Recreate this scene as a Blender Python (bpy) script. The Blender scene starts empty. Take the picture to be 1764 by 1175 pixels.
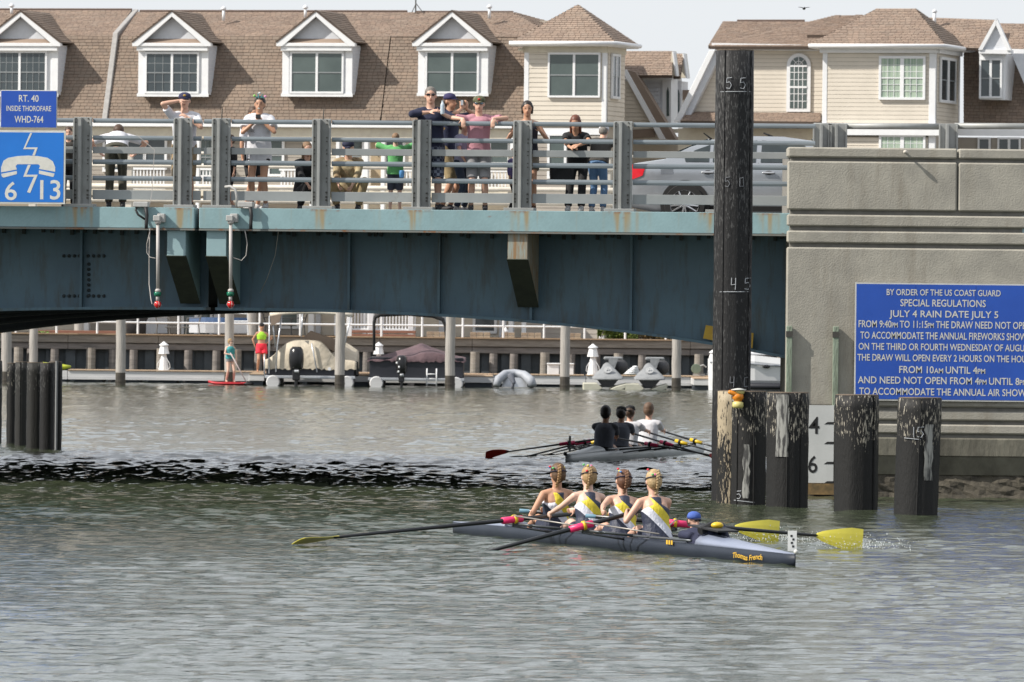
import bpy, bmesh, math, random
import numpy as np
from mathutils import Vector, Matrix
random.seed(7)
rng = np.random.RandomState(11)
R = math.radians
SC = bpy.context.scene
COL = SC.collection

# ---------------------------------------------------------------- camera, sky, sun, exposure
F = 14500.0                     # focal length in pixels of the 1764 px wide photograph
CAMZ = 3.07
ROLL = 0.0105
cam_d = bpy.data.cameras.new('camera')
cam = bpy.data.objects.new('camera', cam_d)
COL.objects.link(cam)
cam.location = (0, 0, CAMZ)
cam.rotation_euler = (Matrix.Rotation(math.pi/2, 3, 'X') @ Matrix.Rotation(ROLL, 3, 'Z')).to_euler()
cam_d.sensor_width = 36.0
cam_d.lens = 36.0*F/1764.0
cam_d.shift_y = -77.5/1764.0
cam_d.clip_start = 1.0
cam_d.clip_end = 6000.0
cam_d.dof.use_dof = True
cam_d.dof.focus_distance = 104.0
cam_d.dof.aperture_fstop = 16.0
SC.camera = cam

SUN = Vector((1.0, 0.33, -0.92)).normalized()          # the way the sunlight travels
sun_el = math.asin(-SUN.z)
sun_az = math.atan2(-SUN.x, -SUN.y)
world = bpy.data.worlds.new('World')
SC.world = world
world.use_nodes = True
wn = world.node_tree.nodes
wl = world.node_tree.links
bg = wn['Background']
sky = wn.new('ShaderNodeTexSky')
sky.sky_type = 'NISHITA'
sky.sun_disc = False
sky.sun_elevation = sun_el
sky.sun_rotation = sun_az
sky.altitude = 0
sky.air_density = 1.0
sky.dust_density = 0.7
sky.ozone_density = 1.0
smx = wn.new('ShaderNodeMix'); smx.data_type = 'RGBA'; smx.inputs[0].default_value = 0.88
smx.inputs[7].default_value = (6.55, 6.8, 7.2, 1)        # thin bright haze over the blue
wl.new(sky.outputs[0], smx.inputs[6]); wl.new(smx.outputs[2], bg.inputs[0])
bg.inputs[1].default_value = 0.08

sd = bpy.data.lights.new('sun', 'SUN')
sd.energy = 3.6
sd.angle = R(0.53)
sd.color = (1.0, 0.94, 0.85)
so = bpy.data.objects.new('sun', sd)
COL.objects.link(so)
so.rotation_euler = SUN.to_track_quat('-Z', 'Y').to_euler()
so.location = (-60, 40, 60)
vs = SC.view_settings
vs.view_transform = 'Standard'
vs.look = 'None'
vs.exposure = 0.7
vs.gamma = 1.0
vs.use_curve_mapping = False

# ---------------------------------------------------------------- where a photographed point lies at a known distance
cR, sR = math.cos(ROLL), math.sin(ROLL)
def ray(px, py):
    u, v = px-882.0, py-510.0
    return (u*cR + v*sR)/F, (u*sR - v*cR)/F
def W(px, py, Y):
    kx, kz = ray(px, py)
    return Vector((kx*Y, Y, CAMZ + kz*Y))

class Frame:
    """a straight facade: t runs along it to the right, b goes back from it, z up"""
    def __init__(s, x, y, deg):
        s.O = Vector((x, y, 0)); a = R(deg)
        s.U = Vector((math.cos(a), -math.sin(a), 0)); s.B = Vector((math.sin(a), math.cos(a), 0))
        s.deg = deg
    def at(s, px, py, b=0.0):
        k, kz = ray(px, py)
        t = (k*(s.O.y+b*s.B.y) - s.O.x - b*s.B.x)/(s.U.x - k*s.U.y)
        Y = s.O.y + t*s.U.y + b*s.B.y
        return t, CAMZ + kz*Y
    def w(s, t, b, z):
        return s.O + s.U*t + s.B*b + Vector((0, 0, z))
    def p(s, px, py, b=0.0):
        t, z = s.at(px, py, b)
        return s.w(t, b, z)
    def t(s, px, b=0.0, py=400): return s.at(px, py, b)[0]
    def z(s, px, py, b=0.0): return s.at(px, py, b)[1]

# ---------------------------------------------------------------- materials
MATS = {}
def mat(name, c, c2=None, rough=0.6, metal=0.0, scale=6.0, bump=0.0, bscale=None, stretch=(1, 1, 1),
        island=None, spec=0.5, emit=None, detail=6, dirt=None, dscale=2.0, dstretch=(1, 1, 1), coat=0.0, ramp=(0.35, 0.65), dramp=(0.5, 0.72)):
    if name in MATS: return MATS[name]
    m = bpy.data.materials.new(name); m.use_nodes = True
    nt = m.node_tree; n = nt.nodes; l = nt.links
    bs = n['Principled BSDF']
    bs.inputs['Roughness'].default_value = rough
    bs.inputs['Metallic'].default_value = metal
    bs.inputs['Specular IOR Level'].default_value = spec
    if coat: bs.inputs['Coat Weight'].default_value = coat
    tc = n.new('ShaderNodeTexCoord')
    mp = n.new('ShaderNodeMapping'); l.new(tc.outputs['Object'], mp.inputs[0])
    mp.inputs['Scale'].default_value = stretch
    nz = n.new('ShaderNodeTexNoise'); nz.inputs['Scale'].default_value = scale; nz.inputs['Detail'].default_value = detail
    nz.inputs['Roughness'].default_value = 0.6
    l.new(mp.outputs[0], nz.inputs[0])
    c2 = c2 or tuple(x*0.8 for x in c)
    cr = n.new('ShaderNodeValToRGB'); l.new(nz.outputs['Fac'], cr.inputs[0])
    cr.color_ramp.elements[0].position = ramp[0]; cr.color_ramp.elements[0].color = (*c2, 1)
    cr.color_ramp.elements[1].position = ramp[1]; cr.color_ramp.elements[1].color = (*c, 1)
    out = cr.outputs[0]
    if island:                       # each separate piece of the mesh gets its own shade
        g = n.new('ShaderNodeNewGeometry')
        r2 = n.new('ShaderNodeValToRGB'); l.new(g.outputs['Random Per Island'], r2.inputs[0])
        e = r2.color_ramp.elements
        for i, cc in enumerate(island):
            if i < 2: el = e[i]
            else: el = e.new(0.5)
            el.position = i/(len(island)-1) if len(island) > 1 else 0
            el.color = (*cc, 1)
        mx = n.new('ShaderNodeMix'); mx.data_type = 'RGBA'; mx.blend_type = 'MULTIPLY'
        mx.inputs[0].default_value = 1.0
        l.new(out, mx.inputs[6]); l.new(r2.outputs[0], mx.inputs[7]); out = mx.outputs[2]
    if dirt:
        mp2 = n.new('ShaderNodeMapping'); l.new(tc.outputs['Object'], mp2.inputs[0]); mp2.inputs['Scale'].default_value = dstretch
        nd = n.new('ShaderNodeTexNoise'); nd.inputs['Scale'].default_value = dscale; nd.inputs['Detail'].default_value = 8
        nd.inputs['Roughness'].default_value = 0.7
        l.new(mp2.outputs[0], nd.inputs[0])
        dr = n.new('ShaderNodeValToRGB'); l.new(nd.outputs['Fac'], dr.inputs[0])
        dr.color_ramp.elements[0].position = dramp[0]; dr.color_ramp.elements[1].position = dramp[1]
        mx = n.new('ShaderNodeMix'); mx.data_type = 'RGBA'
        l.new(dr.outputs[0], mx.inputs[0]); l.new(out, mx.inputs[6]); mx.inputs[7].default_value = (*dirt, 1)
        out = mx.outputs[2]
    l.new(out, bs.inputs['Base Color'])
    if bump:
        nb = n.new('ShaderNodeTexNoise'); nb.inputs['Scale'].default_value = bscale or scale*3; nb.inputs['Detail'].default_value = 5
        l.new(mp.outputs[0], nb.inputs[0])
        bp = n.new('ShaderNodeBump'); bp.inputs['Distance'].default_value = bump; bp.inputs['Strength'].default_value = 1.0
        l.new(nb.outputs['Fac'], bp.inputs['Height']); l.new(bp.outputs[0], bs.inputs['Normal'])
    if emit:
        bs.inputs['Emission Color'].default_value = (*emit[:3], 1); bs.inputs['Emission Strength'].default_value = emit[3]
    MATS[name] = m
    return m
def plain(name, c, rough=0.6, metal=0.0, **k):
    return mat(name, c, tuple(x*0.86 for x in c), rough=rough, metal=metal, scale=k.pop('scale', 9.0), **k)

# ---------------------------------------------------------------- mesh collecting
WM = {}                              # world matrix of everything built
def wm(o): return WM.get(o.name, Matrix.Identity(4))
class MB:
    def __init__(s): s.v = []; s.f = []; s.mi = []; s.cur = 0
    def add(s, vs, fs):
        k = len(s.v); s.v.extend([tuple(p) for p in vs])
        for f in fs: s.f.append(tuple(i+k for i in f)); s.mi.append(s.cur)
        return s
    def box(s, a, b, M=None):
        x0, y0, z0 = a; x1, y1, z1 = b
        P = [Vector(q) for q in ((x0,y0,z0),(x1,y0,z0),(x1,y1,z0),(x0,y1,z0),(x0,y0,z1),(x1,y0,z1),(x1,y1,z1),(x0,y1,z1))]
        if M is not None: P = [M @ q for q in P]
        return s.add(P, [(3,2,1,0),(4,5,6,7),(0,1,5,4),(1,2,6,5),(2,3,7,6),(3,0,4,7)])
    def fbox(s, fr, t0, t1, b0, b1, z0, z1):
        P = [fr.w(t, b, z) for z in (z0, z1) for t, b in ((t0,b0),(t1,b0),(t1,b1),(t0,b1))]
        return s.add(P, [(3,2,1,0),(4,5,6,7),(0,1,5,4),(1,2,6,5),(2,3,7,6),(3,0,4,7)])
    def hexa(s, P):
        return s.add(P, [(3,2,1,0),(4,5,6,7),(0,1,5,4),(1,2,6,5),(2,3,7,6),(3,0,4,7)])
    def cyl(s, a, b, r0, r1=None, n=12, cap=True):
        r1 = r0 if r1 is None else r1
        a = Vector(a); b = Vector(b); d = (b-a).normalized()
        x = d.orthogonal().normalized(); y = d.cross(x)
        vs = []
        for c, r in ((a, r0), (b, r1)):
            for i in range(n):
                t = 2*math.pi*i/n; vs.append(c + (x*math.cos(t)+y*math.sin(t))*r)
        fs = [(i, (i+1) % n, n+(i+1) % n, n+i) for i in range(n)]
        if cap: fs += [tuple(reversed(range(n))), tuple(range(n, 2*n))]
        return s.add(vs, fs)
    def tube(s, pts, r, n=8):
        pts = [Vector(p) for p in pts]
        rs = r if isinstance(r, (list, tuple)) else [r]*len(pts)
        vs = []; N = len(pts); x = None
        for i, p in enumerate(pts):
            d = (pts[min(i+1, N-1)]-pts[max(i-1, 0)]).normalized()
            if x is None: x = d.orthogonal().normalized()
            else: x = (x - d*x.dot(d)).normalized()
            y = d.cross(x)
            for k in range(n):
                t = 2*math.pi*k/n; vs.append(p + (x*math.cos(t)+y*math.sin(t))*rs[i])
        fs = []
        for i in range(N-1):
            for k in range(n): fs.append((i*n+k, i*n+(k+1) % n, (i+1)*n+(k+1) % n, (i+1)*n+k))
        fs += [tuple(reversed(range(n))), tuple(range((N-1)*n, N*n))]
        return s.add(vs, fs)
    def lathe(s, c, prof, n=16, axis=(0, 0, 1), sx=1.0, sy=1.0):
        c = Vector(c); q = Vector((0, 0, 1)).rotation_difference(Vector(axis)).to_matrix()
        vs = []
        for r, z in prof:
            for k in range(n):
                t = 2*math.pi*k/n; vs.append(c + q @ Vector((r*sx*math.cos(t), r*sy*math.sin(t), z)))
        fs = []; N = len(prof)
        for i in range(N-1):
            for k in range(n): fs.append((i*n+k, i*n+(k+1) % n, (i+1)*n+(k+1) % n, (i+1)*n+k))
        fs += [tuple(reversed(range(n))), tuple(range((N-1)*n, N*n))]
        return s.add(vs, fs)
    def ell(s, c, r, M=None, n=14, m=8):
        vs = []; c = Vector(c)
        for j in range(1, m):
            ph = math.pi*j/m
            for k in range(n):
                t = 2*math.pi*k/n
                q = Vector((r[0]*math.sin(ph)*math.cos(t), r[1]*math.sin(ph)*math.sin(t), -r[2]*math.cos(ph)))
                vs.append(c + (M @ q if M is not None else q))
        b = Vector((0, 0, -r[2])); t_ = Vector((0, 0, r[2]))
        vs.append(c + (M @ b if M is not None else b)); vs.append(c + (M @ t_ if M is not None else t_))
        nb = len(vs)-2; nt_ = len(vs)-1
        fs = []
        for j in range(m-2):
            for k in range(n): fs.append((j*n+k, j*n+(k+1) % n, (j+1)*n+(k+1) % n, (j+1)*n+k))
        for k in range(n):
            fs.append((nb, (k+1) % n, k)); fs.append((nt_, (m-2)*n+k, (m-2)*n+(k+1) % n))
        return s.add(vs, fs)
    def cap(s, a, b, ra, rb, n=12):          # tapered capsule
        a = Vector(a); b = Vector(b); L = (b-a).length
        if L < 1e-5: return s.ell(a, (ra, ra, ra))
        pr = [(ra*math.sin(t), -ra*math.cos(t)) for t in (0.25, 0.7, 1.15)] + [(ra, 0), (rb, L)]
        pr += [(rb*math.cos(t), L+rb*math.sin(t)) for t in (0.45, 0.9, 1.32)]
        return s.lathe(a, pr, n, (b-a).normalized())
    def loft(s, rings):
        n = len(rings[0]); vs = [p for r in rings for p in r]; fs = []
        for i in range(len(rings)-1):
            for k in range(n): fs.append((i*n+k, i*n+(k+1) % n, (i+1)*n+(k+1) % n, (i+1)*n+k))
        fs += [tuple(reversed(range(n))), tuple(range((len(rings)-1)*n, len(rings)*n))]
        return s.add(vs, fs)
    def prism(s, poly, d):                    # poly: list of points, d: vector of thickness
        n = len(poly); d = Vector(d)
        vs = [Vector(p) for p in poly] + [Vector(p)+d for p in poly]
        fs = [tuple(range(n)), tuple(reversed(range(n, 2*n)))]
        fs += [((i+1) % n, i, n+i, n+(i+1) % n) for i in range(n)]
        return s.add(vs, fs)
    def build(s, name, mats, parent=None, smooth=False, local=False, kind=None, label=None, bevel=0.0, fix=True):
        if not isinstance(mats, (list, tuple)): mats = [mats]
        me = bpy.data.meshes.new(name)
        if parent is not None:
            Mi = Matrix.Identity(4) if local else wm(parent).inverted(); Mw = wm(parent)
            vs = [Mi @ Vector(p) for p in s.v] if not local else s.v
            loc = None
        else:
            xs = np.array([tuple(p) for p in s.v]); lo = xs.min(0); hi = xs.max(0)
            loc = Vector(((lo[0]+hi[0])/2, (lo[1]+hi[1])/2, lo[2])); Mw = Matrix.Translation(loc)
            vs = [Vector(p)-loc for p in s.v]
        me.from_pydata([tuple(p) for p in vs], [], s.f)
        for m in mats: me.materials.append(m)
        if len(mats) > 1: me.polygons.foreach_set('material_index', s.mi)
        if smooth: me.polygons.foreach_set('use_smooth', [True]*len(me.polygons))
        if fix:
            bm = bmesh.new(); bm.from_mesh(me); bmesh.ops.recalc_face_normals(bm, faces=bm.faces)
            if bevel:
                ed = [e for e in bm.edges if len(e.link_faces) == 2 and e.calc_face_angle(0) > 0.6]
                bmesh.ops.bevel(bm, geom=ed, offset=bevel, segments=1, affect='EDGES', profile=0.5)
            bm.to_mesh(me); bm.free()
        me.update()
        o = bpy.data.objects.new(name, me); COL.objects.link(o)
        if parent is not None: o.parent = parent
        else: o.location = loc
        WM[o.name] = Mw
        if kind: o['kind'] = kind
        if label: o['label'] = label
        return o

def thing(name, label, cat, loc=(0, 0, 0), rz=0.0, group=None):
    o = bpy.data.objects.new(name, None); COL.objects.link(o)
    o.location = loc; o.rotation_euler = (0, 0, rz); o.empty_display_size = 0.3
    o['label'] = label; o['category'] = cat
    if group: o['group'] = group
    WM[o.name] = Matrix.Translation(Vector(loc)) @ Matrix.Rotation(rz, 4, 'Z')
    return o
def tag(o, label, cat, group=None):
    o['label'] = label; o['category'] = cat
    if group: o['group'] = group
    return o
def kids(o): return [c for c in COL.objects if c.parent == o]
CH = {}
def copy_tree(o, loc, rz=None, label=None):
    c = o.copy(); COL.objects.link(c); c.location = loc
    if rz is not None: c.rotation_euler = (0, 0, rz)
    if label: c['label'] = label
    WM[c.name] = Matrix.Translation(Vector(loc)) @ Matrix.Rotation(c.rotation_euler.z, 4, 'Z')
    for ch in o.children:
        d = ch.copy(); COL.objects.link(d); d.parent = c; WM[d.name] = wm(c)
        for g in ch.children:
            e = g.copy(); COL.objects.link(e); e.parent = d; WM[e.name] = wm(c)
    return c
PEND = []
def soft(o, voxel=0.012, smooth=3, dec=0.5, fac=0.5):
    m = o.modifiers.new('r', 'REMESH'); m.mode = 'VOXEL'; m.voxel_size = voxel; m.use_smooth_shade = True
    if smooth:
        m = o.modifiers.new('s', 'SMOOTH'); m.iterations = smooth; m.factor = fac
    if dec < 1:
        m = o.modifiers.new('d', 'DECIMATE'); m.ratio = dec
    PEND.append(o)
    return o
def bake():
    dg = bpy.context.evaluated_depsgraph_get()
    for o in PEND:
        me = bpy.data.meshes.new_from_object(o.evaluated_get(dg))
        me.name = o.data.name
        for p in me.polygons: p.use_smooth = True
        o.modifiers.clear(); old = o.data; o.data = me
    PEND.clear()

# ---------------------------------------------------------------- lettering turned into mesh data
GLY = {}
def glyphs(strings):
    tmp = []
    for t in strings:
        if t in GLY: continue
        cu = bpy.data.curves.new('t', 'FONT'); cu.body = t; cu.size = 1.0; cu.extrude = 0.0; cu.offset = 0.010; cu.resolution_u = 3
        o = bpy.data.objects.new('t', cu); COL.objects.link(o); tmp.append((t, o))
    dg = bpy.context.evaluated_depsgraph_get()
    for t, o in tmp:
        me = bpy.data.meshes.new_from_object(o.evaluated_get(dg))
        v = [tuple(x.co) for x in me.vertices]; f = [tuple(p.vertices) for p in me.polygons]
        GLY[t] = (v, f); bpy.data.meshes.remove(me)
    for t, o in tmp:
        cu = o.data; bpy.data.objects.remove(o); bpy.data.curves.remove(cu)
def text(mb, s, O, U, V, width, height, bold=0.0):
    """write s with its lower left corner at O along U; lower case letters come out as small capitals"""
    runs = []; cur = ''
    for ch in s:
        lo = ch.islower()
        if cur and (cur[0].islower() != lo) : runs.append(cur); cur = ch
        else: cur += ch
    runs.append(cur)
    adv = 0.0; placed = []
    for r in runs:
        key = r.upper(); v, f = GLY[key]
        k = 0.72 if r[0].islower() else 1.0
        xs = [p[0] for p in v]; w = (max(xs)-min(xs))*k if xs else 0.3
        lead = 0.25 if r[0] == ' ' else 0.0
        tail = 0.25 if r[-1] == ' ' else 0.04
        placed.append((v, f, k, adv+lead-min(xs)*k if xs else adv)); adv += lead+w+tail
    adv -= 0.04
    sx = width/adv; capH = 0.70; sy = height/capH
    O = Vector(O); U = Vector(U); V = Vector(V)
    for v, f, k, a in placed:
        mb.add([O + U*((p[0]*k+a)*sx) + V*(p[1]*k*sy) for p in v], f)
# ================================================================ WATER
def water():
    def waves(X, Y):
        r = np.random.RandomState(5)
        Z = np.zeros_like(X); Zs = np.zeros_like(X)
        for i in range(100):
            lam = 0.21*(1.7/0.21)**(r.rand()**1.35)
            k = 2*math.pi/lam
            th = r.normal(1.45, 0.42)
            if i % 5 == 0: th = r.uniform(0, math.pi)
            a = 0.0118/k*(0.7+0.6*r.rand())*(1.15 if lam < 0.9 else 0.75)
            w = a*np.sin(k*(X*math.cos(th)+Y*math.sin(th)) + r.uniform(0, 6.28))
            if lam < 0.55: Zs += w
            else: Z += w
        m = 0.85 + 0.28*np.sin(X*0.31+Y*0.11+1.0)*np.sin(Y*0.19-X*0.13) + 0.2*np.sin(Y*0.071+X*0.4)
        band = np.exp(-((Y-146)/15.0)**4); mid = np.exp(-((Y-119)/9.5)**2)*(0.8+0.4*np.sin(X*0.5+Y*0.3))
        return (Z*(0.85+1.3*band+0.5*mid)+Zs*(1.25+2.6*band+0.8*mid+0.5*np.exp(-((Y-200)/35.0)**2)))*m
    ys = [60.0]
    while ys[-1] < 302: ys.append(ys[-1] + (0.095 if ys[-1] < 135 else 0.095+0.0022*(ys[-1]-135)))
    ys = np.array(ys); nc = 440
    us = np.linspace(-1, 1, nc)
    X = us[None, :]*(ys[:, None]*0.0608*1.35+1.5); Y = np.repeat(ys[:, None], nc, 1)
    Z = waves(X, Y)
    # bow wave and wash round the near shell and the blades
    def blob(x, y, rx, ry, h):
        return h*np.exp(-((X-x)/rx)**2-((Y-y)/ry)**2)
    Z += 1.0*Z*np.exp(-((X-4.0)/1.0)**2-((Y-104.6)/2.2)**2) + 0.6*Z*np.exp(-((X+0.9)/1.1)**2-((Y-102.2)/1.6)**2)
    d = (X-3.29)*0.95+(Y-96.7)*0.309; t = -(X-3.29)*0.309+(Y-96.7)*0.95
    Z += 0.022*np.sin(d*5.0-t*0.9)*np.exp(-((np.abs(d)-0.6-0.12*t)/0.5)**2)*(t > 0.3)*(t < 16)
    nr = len(ys); V = np.stack([X, Y, Z], 2).reshape(-1, 3)
    idx = np.arange(nr*nc).reshape(nr, nc)
    q = np.stack([idx[:-1, :-1], idx[:-1, 1:], idx[1:, 1:], idx[1:, :-1]], 2).reshape(-1, 4)
    # apron out to the rest of the harbour
    corners = [idx[0, 0], idx[0, -1], idx[-1, -1], idx[-1, 0]]
    extra = np.array([(-700, -60, -0.03), (700, -60, -0.03), (700, 302, -0.03), (-700, 302, -0.03)])
    n0 = len(V); V = np.vstack([V, extra])
    q = np.vstack([q, [[n0, n0+1, corners[1], corners[0]], [n0+1, n0+2, corners[2], corners[1]], [n0+3, n0, corners[0], corners[3]]]])
    me = bpy.data.meshes.new('water')
    me.vertices.add(len(V)); me.vertices.foreach_set('co', V.ravel())
    me.loops.add(q.size); me.loops.foreach_set('vertex_index', q.ravel())
    me.polygons.add(len(q)); me.polygons.foreach_set('loop_start', np.arange(0, q.size, 4)); me.polygons.foreach_set('loop_total', np.full(len(q), 4))
    me.update(); me.validate()
    me.polygons.foreach_set('use_smooth', np.ones(len(q), bool))
    m = bpy.data.materials.new('harbour_water'); m.use_nodes = True
    nt = m.node_tree; n = nt.nodes; l = nt.links; bs = n['Principled BSDF']
    bs.inputs['Base Color'].default_value = (0.046, 0.057, 0.034, 1)
    bs.inputs['Roughness'].default_value = 0.05
    bs.inputs['IOR'].default_value = 1.40
    tc = n.new('ShaderNodeTexCoord')
    mp = n.new('ShaderNodeMapping'); mp.inputs['Scale'].default_value = (1, 0.6, 1); l.new(tc.outputs['Object'], mp.inputs[0])
    n1 = n.new('ShaderNodeTexNoise'); n1.inputs['Scale'].default_value = 11.0; n1.inputs['Detail'].default_value = 5; n1.inputs['Roughness'].default_value = 0.6
    l.new(mp.outputs[0], n1.inputs[0])
    b = n.new('ShaderNodeBump'); b.inputs['Distance'].default_value = 0.013; b.inputs['Strength'].default_value = 1.0
    l.new(n1.outputs['Fac'], b.inputs['Height']); l.new(b.outputs[0], bs.inputs['Normal'])
    me.materials.append(m)
    o = bpy.data.objects.new('water', me); COL.objects.link(o); o['kind'] = 'structure'
water()

# ================================================================ LAND BEHIND THE BULKHEAD
DF = Frame(0, 285.0, 0.0)                      # the dock and bulkhead run square to the view
BULK_Z = CAMZ-(579-505)*289/F
M_ground = mat('patio_ground', (0.34, 0.30, 0.25), (0.26, 0.23, 0.19), rough=0.9, scale=3)
g = MB(); g.box((-60, 289.3, -1.2), (60, 1500, BULK_Z-0.02)); g.build('ground', M_ground, kind='structure')
g = MB(); g.box((-900, 302, -1.5), (-60, 1500, 0.6)); g.box((60, 302, -1.5), (900, 1500, 0.6)); g.build('far_ground', mat('marsh', (0.12, 0.12, 0.05), rough=0.95), kind='structure')

# ================================================================ BRIDGE
BF = Frame(0, 131.5, 7.5)
BW = 27.0
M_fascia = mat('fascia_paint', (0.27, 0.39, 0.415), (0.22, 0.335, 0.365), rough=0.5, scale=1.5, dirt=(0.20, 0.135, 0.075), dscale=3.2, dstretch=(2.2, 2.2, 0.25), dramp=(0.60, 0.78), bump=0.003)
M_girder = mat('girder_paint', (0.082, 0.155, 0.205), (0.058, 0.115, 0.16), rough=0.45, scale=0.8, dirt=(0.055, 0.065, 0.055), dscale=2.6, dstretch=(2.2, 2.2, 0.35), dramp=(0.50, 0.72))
M_rust = mat('rust', (0.24, 0.09, 0.03), (0.12, 0.06, 0.03), rough=0.9, scale=12)
M_ruststreak = mat('rust_streak', (0.26, 0.16, 0.08), (0.27, 0.30, 0.27), rough=0.8, scale=7, stretch=(3, 3, 0.35), ramp=(0.42, 0.6))
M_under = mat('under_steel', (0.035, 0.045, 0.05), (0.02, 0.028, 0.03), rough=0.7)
M_galv = mat('galvanized_rail', (0.24, 0.275, 0.30), (0.19, 0.22, 0.245), rough=0.42, metal=0.35, scale=2.5, stretch=(0.6, 0.6, 3))
M_plate = mat('rail_plate', (0.30, 0.315, 0.315), (0.25, 0.265, 0.27), rough=0.5, metal=0.2, scale=2.0, dirt=(0.20, 0.17, 0.12), dscale=2.4, dramp=(0.62, 0.75))
M_post = mat('rail_post', (0.34, 0.35, 0.345), (0.27, 0.275, 0.265), rough=0.5, metal=0.15, scale=4)
M_bolt = plain('bolt_steel', (0.10, 0.095, 0.085), rough=0.5, metal=0.6)
M_asphalt = mat('asphalt', (0.07, 0.07, 0.07), (0.05, 0.05, 0.05), rough=0.95, scale=20)
M_conc = mat('sidewalk_concrete', (0.38, 0.37, 0.34), (0.30, 0.29, 0.27), rough=0.9, scale=5)

FZ1 = BF.z(735, 361.5); FZ0 = BF.z(735, 397.5)
TJ = BF.t(339, 0)                              # the joint between the two leaves
TL, TR = BF.t(-900), BF.t(2150)
PXM = 110.0
def soffit(t, sh=0.0):
    d = abs(t-TJ-sh)*PXM/560.0
    return BF.z(500, 531.0, 1.6) - min(0.143*d**2.6, 1.7)
def fill_span(t0, t1, name, label, flip):
    root = thing(name, label, 'bridge', BF.w((t0+t1)/2, 0, 0), rz=-R(7.5))
    L = t1-t0
    # edge beam, in plates
    m = MB(); m.fbox(BF, t0, t1, 0.0, 0.35, FZ0, FZ1); m.build('edge_beam', M_fascia, root, bevel=0.012)
    m = MB(); m.fbox(BF, t0, t1, -0.015, 0.40, FZ0-0.03, FZ0-0.002); m.build('bottom_flange', mat('flange_paint', (0.16, 0.17, 0.16), (0.20, 0.10, 0.05), rough=0.8, scale=5, stretch=(1, 1, 1), ramp=(0.36, 0.46)), root)
    m = MB(); m.fbox(BF, t0, t1, 0.352, 3.2, FZ0+0.06, FZ1-0.01); m.build('sidewalk', M_conc, root)
    m = MB(); m.fbox(BF, t0, t1, BW-2.2, BW, FZ0+0.06, FZ1-0.01); m.build('sidewalk', M_conc, root)
    m = MB(); m.fbox(BF, t0, t1, 3.2, BW-2.2, FZ0+0.02, FZ1-0.16); m.build('roadway', M_asphalt, root)
    m = MB(); m.fbox(BF, t0, t1, BW, BW+0.3, FZ0, FZ1+0.1); m.build('far_edge_beam', M_fascia, root)
    # girders following the curved soffit
    n = 30
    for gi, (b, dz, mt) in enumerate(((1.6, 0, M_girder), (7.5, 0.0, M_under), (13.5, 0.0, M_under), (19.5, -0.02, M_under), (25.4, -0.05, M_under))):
        m = MB(); top = FZ0+0.05
        fl = MB()
        for i in range(n):
            a = t0+0.04+(L-0.08)*i/n; c = t0+0.04+(L-0.08)*(i+1)/n
            za, zc = soffit(a)+dz, soffit(c)+dz
            if gi == 0 and flip: za = max(za, soffit(t0+99)+0 if False else za)
            P = [BF.w(a, b, za), BF.w(c, b, zc), BF.w(c, b+0.02, zc), BF.w(a, b+0.02, za), BF.w(a, b, top), BF.w(c, b, top), BF.w(c, b+0.02, top), BF.w(a, b+0.02, top)]
            m.hexa(P)
            P = [BF.w(a, b-0.22, za-0.045), BF.w(c, b-0.22, zc-0.045), BF.w(c, b+0.25, zc-0.045), BF.w(a, b+0.25, za-0.045),
                 BF.w(a, b-0.22, za), BF.w(c, b-0.22, zc), BF.w(c, b+0.25, zc), BF.w(a, b+0.25, za)]
            fl.hexa(P)
        wb = m.build('girder_web', mt, root); fl.build('girder_flange', mt, root)
    # cross beams between the girders
    k = 0
    t = t0+1.0
    while t < t1-0.5:
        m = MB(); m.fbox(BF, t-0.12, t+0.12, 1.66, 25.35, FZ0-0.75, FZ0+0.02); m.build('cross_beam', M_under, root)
        t += 1.85
    # dark grating edge just under the deck
    m = MB()
    t = t0+0.1
    while t < t1-0.2:
        m.fbox(BF, t, t+0.05, 1.50, 1.585, FZ0-0.06-0.05*random.random(), FZ0-0.02); t += 0.09+0.30*random.random()**2
    m.build('grating_teeth', M_under, root, kind='stuff')
    return root
spanL = fill_span(TL, TJ-0.035, 'bridge_span', 'blue grey steel bridge leaf left of the narrow black joint', True)
spanR = fill_span(TJ+0.035, TR, 'bridge_span', 'blue grey steel bridge leaf right of the narrow black joint, running to the concrete pier', False)
# stiffeners seen on the near girder
for px, root in ((142, spanL), (603, spanR), (758, spanR), (917, spanR), (1089, spanR)):
    t = BF.t(px, 1.6, 470); m = MB(); m.fbox(BF, t-0.02, t+0.02, 1.45, 1.598, soffit(t)+0.002, FZ0-0.03)
    m.build('stiffener', M_girder, root)
m = MB()
for i in range(4): 
    for py in (441, 510):
        for x0 in (110, 152):
            m.ell(BF.p(x0+i*9, py, 1.585), (0.028, 0.03, 0.028), n=8, m=5)
for i in range(7): m.ell(BF.p(153, 455+i*9, 1.585), (0.028, 0.03, 0.028), n=8, m=5)
m.build('rivets', M_under, spanL, kind='stuff')
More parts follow.
